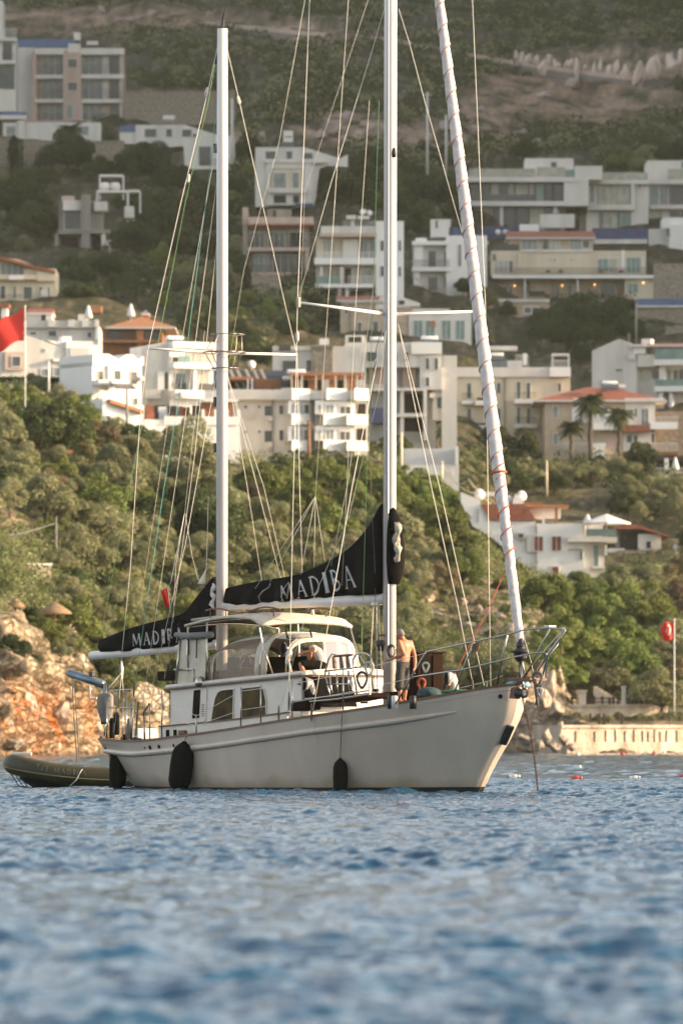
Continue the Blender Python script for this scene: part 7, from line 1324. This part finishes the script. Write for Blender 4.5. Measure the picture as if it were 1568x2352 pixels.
# --- labels that single each plant out
def where(x): return 'left of mizzen mast' if x < 495 else 'between the masts' if x < 880 else 'left of jib' if x < np.interp(yy, [0, 1480], [1008, 1195]) else 'right of jib'
cells = {}
for (e, kind, x, y, s, d, note) in PLANTS:
    yy = y; top = np.interp(x, RX, RYT)
    if y > top - 25:
        f = (y - top) / max(np.interp(x, RX, RYB) - top, 1); band = 'on the headland crest' if f < .18 else 'high on the headland' if f < .42 else 'halfway down the headland' if f < .68 else 'low on the headland'
        grp = 'trees and bushes on the headland'
    else: band = 'above the topmost houses' if y < 330 else 'among the upper houses' if y < 520 else 'among the middle houses' if y < 720 else 'among the lower houses' if y < 960 else 'just behind the headland'; grp = 'garden trees between the houses'
    size = 'small' if s < 50 else 'broad' if s > 95 else ''
    base = ' '.join(q for q in (size, NAMES[kind][2]) if q); tag(e, None, NAMES[kind][1], grp); cells.setdefault((base, band, where(x)), []).append((x, e))
ORD = ['first', 'second', 'third', 'fourth', 'fifth', 'sixth', 'seventh', 'eighth', 'ninth', 'tenth', 'eleventh', 'twelfth']
for (base, band, wh), L in cells.items():
    L.sort(key=lambda q: q[0])
    for i, (x, e) in enumerate(L):
        pre = '' if len(L) == 1 else 'leftmost ' if i == 0 else 'rightmost ' if i == len(L) - 1 else 'middle ' if len(L) == 3 else (ORD[i] if i < 12 else '%dth' % (i + 1)) + ' from left '
        e['label'] = pre + base + ' ' + band + ', ' + wh
# --- scrub and undergrowth nobody could count
def scrub(name, label, regionfn, n, size, kinds, seed, nleaf=26, leafm=.55):
    rng = np.random.default_rng(seed); Vs, Fs, k = {q: [] for q in kinds}, {q: [] for q in kinds}, {q: 0 for q in kinds}
    C, Rr, KK = [], [], []
    for _ in range(n):
        q = regionfn(rng)
        if q is None: continue
        x, y = q; d = ground_d(x, y); p = P(x, y, d); r = size * (.5 + rng.random()); C.append((p.x, p.y, p.z + r * .25)); Rr.append(r); KK.append(rng.integers(0, len(kinds)))
    C, Rr, KK = np.array(C), np.array(Rr), np.array(KK); V, F, MI = [], [], []; o = 0
    for ki in range(len(kinds)):
        m_ = KK == ki
        if not m_.any(): continue
        v, f = leaves(rng, C[m_], Rr[m_], int(m_.sum() * nleaf), leafm, .8); V.append(v); F.append(f + o); o += len(v); MI += [ki] * len(f)
    me = npmesh(name, np.concatenate(V), np.concatenate(F), None)
    for q in kinds: me.materials.append(LM[q])
    me.polygons.foreach_set('material_index', np.array(MI, np.int32)); return tag(obj_of(name, me), label, 'scrub', None, 'stuff')
ROCKY = [(1330,215,300,85),(1120,265,100,80),(990,330,110,45),(800,300,130,45),(270,45,400,34),(700,80,180,30),(1400,140,220,38)]
def upper(rng):
    x, y = rng.uniform(-250, 1800), rng.uniform(-330, 420) if rng.random() < .35 else rng.uniform(-60, 400); rk = max(float(region(x, y, *r)) for r in ROCKY)
    if rk > .15 + .5 * rng.random() or (rk > .05 and float(fbm(x * .02, y * .03, 91)) > .1): return None
    if float(fbm(x * .012, y * .02, 93)) > .55: return None
    return None if near_building(x, y, 14, 0) else (x, y)
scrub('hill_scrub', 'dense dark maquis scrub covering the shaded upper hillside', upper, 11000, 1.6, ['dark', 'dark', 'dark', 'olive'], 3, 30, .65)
def under(rng):
    x = rng.uniform(-100, 1680); y = rng.uniform(np.interp(x, RX, RYT) - 10, np.interp(x, RX, RYB) + 25)
    rk = max(float(region(x, y, *r)) for r in [(1130,1420,190,100),(20,1190,110,60),(60,1500,200,110)]); return None if rk > .2 and rng.random() < .75 else (x, y)
scrub('undergrowth', 'low olive green undergrowth between the headland trees', under, 6500, .9, ['olive', 'olive', 'green', 'dark', 'green'], 4, 60, .17)
def mids(rng):
    x = rng.uniform(-100, 1680); y = rng.uniform(380, np.interp(x, RX, RYT)); return None if near_building(x, y, 16, 0) else (x, y)
scrub('garden_shrubbery', 'shaded shrubbery filling the gaps between the hillside houses', mids, 6500, 1.35, ['dark', 'olive', 'dark', 'dark'], 6, 36, .40)
# flowering bougainvillea by the left crest
mB = leafmat('pink_blossom', (0.55, 0.05, 0.10), (0.7, 0.12, 0.16)); rng = np.random.default_rng(8)
for i, (x, y, lab) in enumerate([(222,1030,'dark bush dotted with pink blossom left of the mizzen mast, upper one'),(150,1060,'bush with a few pink blossoms at the left edge of the headland'),(245,1060,'pink flowering bush left of the mizzen mast, lower one')]):
    d = ground_d(x, y) - 4; p = P(x, y, d); e = empty('bougainvillea', p, 0, lab, 'bush', 'flowering bushes on the headland')
    c = rng.normal(size=(7, 3)) * np.array([.8, .5, .6]) + np.array([0, 0, .6]); r = np.full(7, .55); v, f = leaves(rng, c, r, 700, .22); obj_of('leaves', npmesh('leaves', v, f, LM['dark']), e); v, f = leaves(rng, c, r * 1.12, 60, .16); obj_of('blossom', npmesh('blossom', v, f, mB), e)
# ---------------------------------------------------------------- rocks, shore walls, road
RK = mat('pale_limestone', (0.50, 0.40, 0.31), .9, (0.24, 0.18, 0.13), 1.6, bump=.3, bscale=1.8); RG = mat('grey_pink_limestone', (0.36, 0.29, 0.25), .9, (0.22, 0.17, 0.14), .5, bump=.4, bscale=.7)
def rockmesh(seed):
    bm = bmesh.new(); bmesh.ops.create_icosphere(bm, subdivisions=4, radius=1.0); rr = random.Random(seed)
    pl = [(Vector((rr.gauss(0,1), rr.gauss(0,1), rr.gauss(0,1))).normalized(), rr.uniform(.42, .82)) for _ in range(15)]
    for v in bm.verts:
        for n_, d in pl:
            k = v.co.dot(n_)
            if k > d: v.co -= n_ * (k - d)
        v.co *= 1 + .10 * float(vnoise(v.co.x * 2.2 + seed, v.co.y * 2.2 + v.co.z * 1.7, seed))
    me = bpy.data.meshes.new('rock'); bm.to_mesh(me); bm.free(); return me
RM = {m: [] for m in 'pgc'}; RC = mat('pale_crag_limestone', (0.66, 0.53, 0.45), .9, (0.40, 0.30, 0.25), .4, bump=.4, bscale=.6)
for i in range(5):
    for k, m in (('p', RK), ('g', RG), ('c', RC)): me = rockmesh(i + (50 if k == 'g' else 0)); me.materials.append(m); RM[k].append(me)
ROCKS = {}
def rock(x, y, w, h, where_, k='p', d=None):
    d = d or ground_d(x, y + h * .4); p = P(x, y, d); e = bpy.data.objects.new('rock', rt.choice(RM[k])); COL.objects.link(e); e.location = p; e.scale = (w * d / FPX * .55, w * d / FPX * .5, h * d / FPX * .55); e.rotation_euler = (rt.uniform(-.2,.2), rt.uniform(-.2,.2), rt.uniform(0, 6.28)); tag(e, None, 'rock', 'limestone rocks on the slopes'); ROCKS.setdefault(where_, []).append((x, e))
for (x, y, w, h) in [(928,1385,40,34),(962,1392,38,30),(985,1372,34,30),(1000,1415,30,24),(1040,1398,32,26),(1062,1380,28,24),(1095,1400,26,22),(1118,1412,30,24),(1150,1418,34,28),(1172,1450,40,34),(1075,1440,44,22),(1120,1452,40,20),(1015,1440,30,20),(1205,1480,32,34),(1228,1450,30,26),(1236,1500,30,40)]: rock(x, y, w, h, 'on the stony clearing behind the standing man')
for (x, y, w, h) in [(1240,1545,40,60),(1262,1575,44,70),(1285,1560,34,60),(1245,1610,46,50),(1275,1630,40,40),(1215,1690,34,22),(1240,1700,40,26),(1270,1690,36,24),(1225,1718,40,18),(1262,1715,40,20),(1295,1705,30,24),(1285,1668,30,20),(1230,1665,30,22)]: rock(x, y, w, h, 'on the cliff behind the bow')
for (x, y, w, h) in [(q[0] + k * 13 + rt.uniform(-4, 4), q[1] + 8 + rt.uniform(-8, 6), q[2] * rt.uniform(.6, 1.05), q[3] * rt.uniform(.9, 1.5)) for k in (0, 1) for q in [(1182,128,22,34),(1212,140,24,30),(1245,143,26,36),(1272,150,22,26),(1300,150,26,40),(1326,150,24,40),(1362,155,24,34),(1398,156,34,36),(1430,160,26,40),(1462,158,40,50),(1500,152,46,66),(1535,150,34,56),(1560,150,30,60)]]: rock(x, y, w, h, 'in the row of pale crags above the hillside road', 'c')
for (x, y, w, h) in [(232,28,30,34),(352,33,36,26),(300,46,30,24),(410,45,30,18),(455,62,40,24),(480,36,30,20),(385,60,30,20),(770,295,50,60),(800,270,60,50),(735,310,40,40),(850,300,40,50),(1020,290,40,40),(1108,255,40,36),(1160,262,30,34),(1200,305,40,30),(1250,225,50,36),(1310,195,50,30),(1090,300,40,30),(1230,330,34,24),(545,330,30,60),(600,320,30,40)]: rock(x, y, w, h, 'on the shaded upper hillside', 'g')
for (x, y, w, h) in [(20,1650,50,60),(65,1625,46,60),(95,1660,44,70),(140,1640,50,70),(180,1670,44,56),(30,1710,60,30),(110,1712,60,34),(200,1715,50,26),(160,1600,40,50),(60,1575,44,40),(225,1680,40,40),(270,1710,50,24),(340,1712,60,22),(300,1690,50,30)]: rock(x, y, w, h, 'in the sunlit cliff beside the dinghy')
for (x, y, w, h) in [(1210,1700,46,36),(1236,1712,40,28),(1255,1694,36,40),(1275,1712,40,30),(1296,1700,30,36),(1312,1716,30,18),(1225,1722,30,16)]: rock(x, y, w, h, 'at the left end of the sea wall', 'p', 369)
for w_, L in ROCKS.items():
    L.sort(key=lambda q: q[0])
    for i, (x, e) in enumerate(L): e['label'] = ('leftmost' if i == 0 else 'rightmost' if i == len(L) - 1 else (ORD[i] if i < 12 else '%dth' % (i + 1)) + ' from left') + ' pale rock ' + w_
# hillside road with its low parapet
rp_ = [(470,66),(540,72),(700,88),(900,104),(1000,125),(1130,148),(1170,154),(1300,174),(1440,191),(1500,190),(1640,180)]
Q = []
for x in np.linspace(470, 1640, 80): y = np.interp(x, [a for a, _ in rp_], [b_ for _, b_ in rp_]); p, d = place(x, y); Q.append(p)
mb = MB(); mb.loft([[p + Vector((0,-2.2,-2.0)), p + Vector((0,-2,.35)), p + Vector((0,3,.40)), p + Vector((0,3,-2.0))] for p in Q]); o = mb.build('hillside_road', mat('worn_asphalt', (0.16,0.145,0.13), .9, (0.2,0.18,0.16), .5)); tag(o, kind='structure')
mb = MB(); mb.loft([[p + Vector((0,-2.0,.3)), p + Vector((0,-2.0,1.15)), p + Vector((0,-1.7,1.15)), p + Vector((0,-1.7,.3))] for p in Q]); o = mb.build('road_parapet', K['pink']); tag(o, 'low pale parapet along the road crossing the upper hillside', 'wall')
# sea wall with its slots, terrace, fence and steps
M_cream = mat('pale_sea_wall_render', (0.70, 0.59, 0.45), .9, (0.40, 0.31, 0.22), .7, bump=.16, bscale=1.6, streak=True)
Z9 = (993.9, 1435.4); K['shore'] = M_cream
b = Bldg('sea_wall', 'long pale sea wall with dark slots along the right shore', Z9, 800, 790, 24, 'wall', d=372); b.S(800,640,2600,790,-4,0,'shore','wall_body',foot=1.5,bevel=.03); b.S(800,735,2600,800,0,.9,'shore','wall_foot',foot=1.5); b.S(800,628,2600,645,-4,.15,'shore','wall_coping')
for X in (890,1010,1080,1140,1200,1255,1310,1345,1385,1420,1460,1525,1590,1650): b.S(X,662+rt.uniform(-8,8),X+5,735,0,.05,'fence','slot')
b = Bldg('terrace_wall', 'cream terrace wall below the wooden fence on the right shore', Z9, 845, 600, 10, 'wall', d=391); b.S(845,505,1470,600,-3,0,'shore','wall_body',foot=1,bevel=.05); b.S(845,498,1380,512,-3,.15,'shore','wall_coping')
b = Bldg('wooden_fence', 'dark wooden rail fence on the cream terrace wall at the right shore', Z9, 830, 505, 8, 'fence', d=392)
for X in (840,870,950,985,1010,1060,1105,1130,1160,1250,1275,1305,1345): b.post(X, 450 + rt.uniform(-6, 6), 508, 0, .07, 'fence', 'fence_post')
for Y in (458, 480): b.S(835,Y,1350,Y+6,-.05,.05,'fence','fence_rail')
b = Bldg('gate_pillar', 'cream masonry pillar standing in the shore fence', Z9, 912, 505, 6, 'pillar', d=391.5); b.S(912,415,958,505,-.8,0,'shore','pillar_body',bevel=.04); b.S(906,408,964,420,-.9,.1,'shore','pillar_cap')
b = Bldg('gate_pillar', 'slim pale pillar to the right of the shore steps', Z9, 1190, 505, 6, 'pillar', d=391.5); b.S(1188,388,1208,505,-.5,0,'white','pillar_body',bevel=.03); b.S(1184,382,1212,392,-.55,.06,'white','pillar_cap')
b = Bldg('stone_steps', 'flight of pale stone steps descending to the shore terrace', Z9, 1010, 500, 0, 'steps', d=396)
for i in range(10): b.S(1010+i*18,385+i*11,1034+i*18,500,-1.5-.05*i,.03*i,'shore','step')
for X, lab in ((880,'first'),(915,'second'),(985,'third'),(1040,'fourth'),(1070,'fifth'),(1180,'sixth')):
    b = Bldg('wooden_post', lab + ' dark wooden post from the left between sea wall and terrace', Z9, X, 620, 0, 'post', d=380, group='posts on the shore terrace'); b.post(X, 560, 625, 0, .08, 'fence', 'post_shaft'); b.S(X-6,556,X+8,562,-.1,.1,'fence','post_cap')
for i, x in enumerate(np.linspace(1325, 1560, 11)): plant('olive', x, 1652 + rt.uniform(-6, 4), rt.uniform(22, 36), .8, d=382 + rt.uniform(0, 6)); PLANTS[-1][0]['label'] = (ORD[i] if i < 11 else 'last') + ' small shrub from the left in the row above the sea wall'; tag(PLANTS[-1][0], None, 'shrub', 'shrubs above the sea wall'); PLANTS[-1][0].name = 'shrub'
# walls and beach things on the left cliff
ZB = (0, 1119.6); ZC = (0, 1378.0)
def roundwall(label, X0, X1, Y0, Y1, d, yaw=0, m='rubble'):
    b = stonewall(label, ZC, X0, Y0, X1, Y1, d=d, steps=4, m=m, yaw=yaw); return b
K['rubble'] = mat('pale_dry_stone', (0.54, 0.43, 0.32), .95, (0.20, 0.15, 0.10), 1.1, bump=.2, bscale=1.6); vt_ = K['rubble'].node_tree
vn = vt_.nodes.new('ShaderNodeTexVoronoi'); vn.inputs['Scale'].default_value = 2.4; vn.feature = 'DISTANCE_TO_EDGE'; tcx = vt_.nodes.new('ShaderNodeTexCoord'); vt_.links.new(tcx.outputs['Object'], vn.inputs[0]); rpx = vt_.nodes.new('ShaderNodeValToRGB'); rpx.color_ramp.elements[0].color = (.09,.065,.045,1); rpx.color_ramp.elements[1].position = .16; rpx.color_ramp.elements[1].color = (.56,.45,.33,1); vt_.links.new(vn.outputs[0], rpx.inputs[0]); vt_.links.new(rpx.outputs[0], vt_.nodes['Principled BSDF'].inputs['Base Color'])
bpn = [q for q in vt_.nodes if q.type == 'BUMP'][0]; vt_.links.new(vn.outputs[0], bpn.inputs['Height'])
b = Bldg('stone_wall', 'rounded dry stone wall right behind the yacht stern', ZC, 830, 760, 24, 'wall', d=383); b.poly([(820,760),(820,515),(860,505),(930,520),(990,550),(1060,590),(1062,760)], -2, 0, 'rubble', 'masonry'); b.S(850,795,1010,905,0,1.5,'shore','ledge',foot=1); b.S(770,760,1010,800,-.5,.8,'rubble','wall_foot')
b = Bldg('stone_wall', 'tall pale stone wall under the leafy bush on the left cliff', ZC, 120, 560, 30, 'wall', d=352); b.poly([(-40,300),(-40,105),(70,130),(165,185),(250,290),(330,380),(345,560),(120,560)], -2, 0, 'rubble', 'masonry'); b.S(120,515,360,545,0,.5,'shore','ledge')
b = Bldg('stone_wall', 'sunlit stone buttress wall above the davit on the left cliff', ZC, 330, 560, 26, 'wall', d=368); b.poly([(330,560),(330,330),(440,240),(500,290),(540,360),(575,470),(600,560),(600,780),(480,780)], -2, 0, 'rubble', 'masonry'); b.S(500,760,640,800,0,.6,'shore','ledge')
b = Bldg('stone_platform', 'small white block platform on the left slope below the shade sail', ZB, 95, 540, 20, 'platform', Xd=200); b.S(95,480,322,545,-3,0,'shore','platform_body',foot=2,bevel=.04); b.S(90,476,326,486,-3,.1,'bright','platform_top')
for X in (135, 165): b.S(X,430,X+8,478,-1,-.9,'bright','chair_leg'); 
b.S(140,446,188,456,-1.2,-.6,'bright','chair_seat')
d = ground_d(20, 1250) - 2; c = P(10, 1218, d); e = empty('shade_sail', c, 0, 'pale grey shade sail stretched at the left edge above the cliff', 'shade sail')
def ss(s, t): return (-3.4 + 6.6 * s, 2.2 * t, -.45 + .95 * s - .9 * t * (1 - s) - .25 * math.sin(math.pi * s) + .0)
v_, f_ = gridflag(0, 0, 14, 6, lambda s, t: Vector(ss(s, t * (1 - s) + (s * .5)))); fl = MB().add(v_, f_).build('canopy', K['cool'], e, True); fl.modifiers.new('t', 'SOLIDIFY').thickness = .03
MB().tube([(-.8, .2, -3), (-.8, .2, .2)], .07, 6).build('pole', K['wood'], e)
pole('thin pale pole at the tip of the shade sail', ZB, 355, 180, 530, None, .06, 'grey')
for i, (X, Y0, Y1, X0, X1, lab) in enumerate([(345,715,800,215,430,'straw parasol with a wide brown brim on the left cliff, right one'),(100,685,760,40,160,'straw parasol half hidden by bushes on the left cliff, left one')]):
    d = 356; t = P(X / S_, ZB[1] + Y0 / S_, d); a = P(X / S_, ZB[1] + Y1 / S_, d); r = (X1 - X0) / 2 / S_ * d / FPX; e = empty('straw_parasol', a, 0, lab, 'parasol', 'straw parasols on the left cliff'); h = t.z - a.z
    MB().lathe([(0,h),(r*.35,h*.72),(r*.75,h*.42),(r,h*.15),(r*.97,h*.05),(0,h*.4)], (0,0,0), 18).build('thatch', mat('straw', (0.30,0.20,0.11), .95, (0.2,0.12,0.06), 5, bump=.05), e, True); MB().tube([(0,0,-.35),(0,0,h*.6)], .06, 7).build('pole', K['wood'], e)
b = Bldg('wooden_fence', 'short wooden fence on a low stone wall right of the main mast', ZA, -150, 730, 10, 'fence', Xd=-90); b.S(-160,676,30,740,-.8,0,'shore','wall_body',foot=1)
for X in (-140,-95,-50,-15,15): b.post(X, 610, 678, -.3, .07, 'fence', 'fence_post')
for Y in (622, 645): b.S(-145,Y,20,Y+7,-.35,-.25,'fence','fence_rail')
# hedge line at the left crest
e = Bldg('garden_wall', 'low ochre garden wall below the flagpole on the left crest', Z6, -40, 860, 6, 'wall', d=474); e.poly([(-40,860),(-40,800),(180,812),(300,830),(440,850),(440,890)], -.6, 0, 'stone', 'masonry'); e.poly([(-40,806),(-40,798),(180,810),(300,828),(440,848),(440,856)], -.7, .1, 'shore', 'coping')
# ---------------------------------------------------------------- flags ashore
def flagpole(label, x, y0, y1, d, flagfn, r, crescent=None):
    a, t = P(x, y1, d), P(x, y0, d); h = t.z - a.z; e = empty('flagpole', a, 0, label, 'flagpole', 'red flags on the shore')
    MB().tube([(0,0,-1.5),(0,0,h)], [r, r*.8], 8).build('pole', K['frame'], e, True); MB().lathe([(0,-.08),(.09,0),(0,.1)], (0,0,h), 8).build('finial', K['frame'], e, True)
    o = MB().add(*gridflag(0, 0, 16, 10, lambda s, t_: flagfn(s, t_, h))).build('flag', M['red'], e, True); o.modifiers.new('t', 'SOLIDIFY').thickness = .015
    if crescent:
        mb = MB(); s0, t0, rad = crescent; n_ = 18; asp = .62
        for i in range(n_):
            q = []
            for k in (i, i + 1):
                an = R(40 + 280 * k / n_); q += [(s0 + rad*asp*math.cos(an), t0 + rad*math.sin(an)), (s0 + rad*asp*.22 + rad*asp*.8*math.cos(an), t0 + rad*.8*math.sin(an))]
            mb.add([flagfn(*p, h) + Vector((0, -.03, 0)) for p in q], [(0, 1, 3, 2)])
        st_ = [(s0 + rad*asp*(1.15 + (.42 if i % 2 == 0 else .17) * math.cos(i*math.pi/5 + math.pi)), t0 + rad*(.42 if i % 2 == 0 else .17) * math.sin(i*math.pi/5 + math.pi)) for i in range(10)]; cs = (s0 + rad*asp*1.15, t0)
        for i in range(10): mb.add([flagfn(*p, h) + Vector((0, -.03, 0)) for p in (cs, st_[i], st_[(i+1) % 10])], [(0, 1, 2)])
        z = mb.build('crescent_and_star', K['bright'], o); z.modifiers.new('t', 'SOLIDIFY').thickness = .01
d1 = 470; m1 = d1 / FPX
flagpole('tall white flagpole with a large red flag at the left edge', 58.5, 703, 947, d1, lambda s, t, h: Vector((-(3 + 96*s) * m1, .25*math.sin(s*7 + t*2.5)*(.3+s), h - (1 + 78*t + 62*s*(1 - .35*t) + 5*math.sin(s*9+t*3)) * m1)), .055)
d2 = 388; m2 = d2 / FPX
flagpole('thin white flagpole with a small red flag on the right shore', 1547.5, 1424, 1634, d2, lambda s, t, h: Vector((-(1 + 30*s - 4*t*s) * m2, .18*math.sin(s*8 + t*2)*(.3+s), h - (2 + 40*t + 9*s + 3*math.sin(s*8+t*4)) * m2)), .045, (.42, .45, .26))

# ---------------------------------------------------------------- evening haze
hz = MB().box((-420, -60, -4.2), (960, 2450, 560)).build('haze', None, None); tag(hz, 'thin warm evening haze filling the bay', 'haze', None, 'stuff')
hm = bpy.data.materials.new('haze'); hm.use_nodes = True; n, l = hm.node_tree.nodes, hm.node_tree.links
n.remove(n['Principled BSDF']); pv = n.new('ShaderNodeVolumePrincipled'); pv.inputs['Color'].default_value = (0.90, 0.92, 0.80, 1); pv.inputs['Density'].default_value = 0.00004; pv.inputs['Anisotropy'].default_value = 0.0
l.new(pv.outputs[0], n['Material Output'].inputs['Volume']); hz.data.materials.append(hm)
scene.cycles.volume_bounces = 1
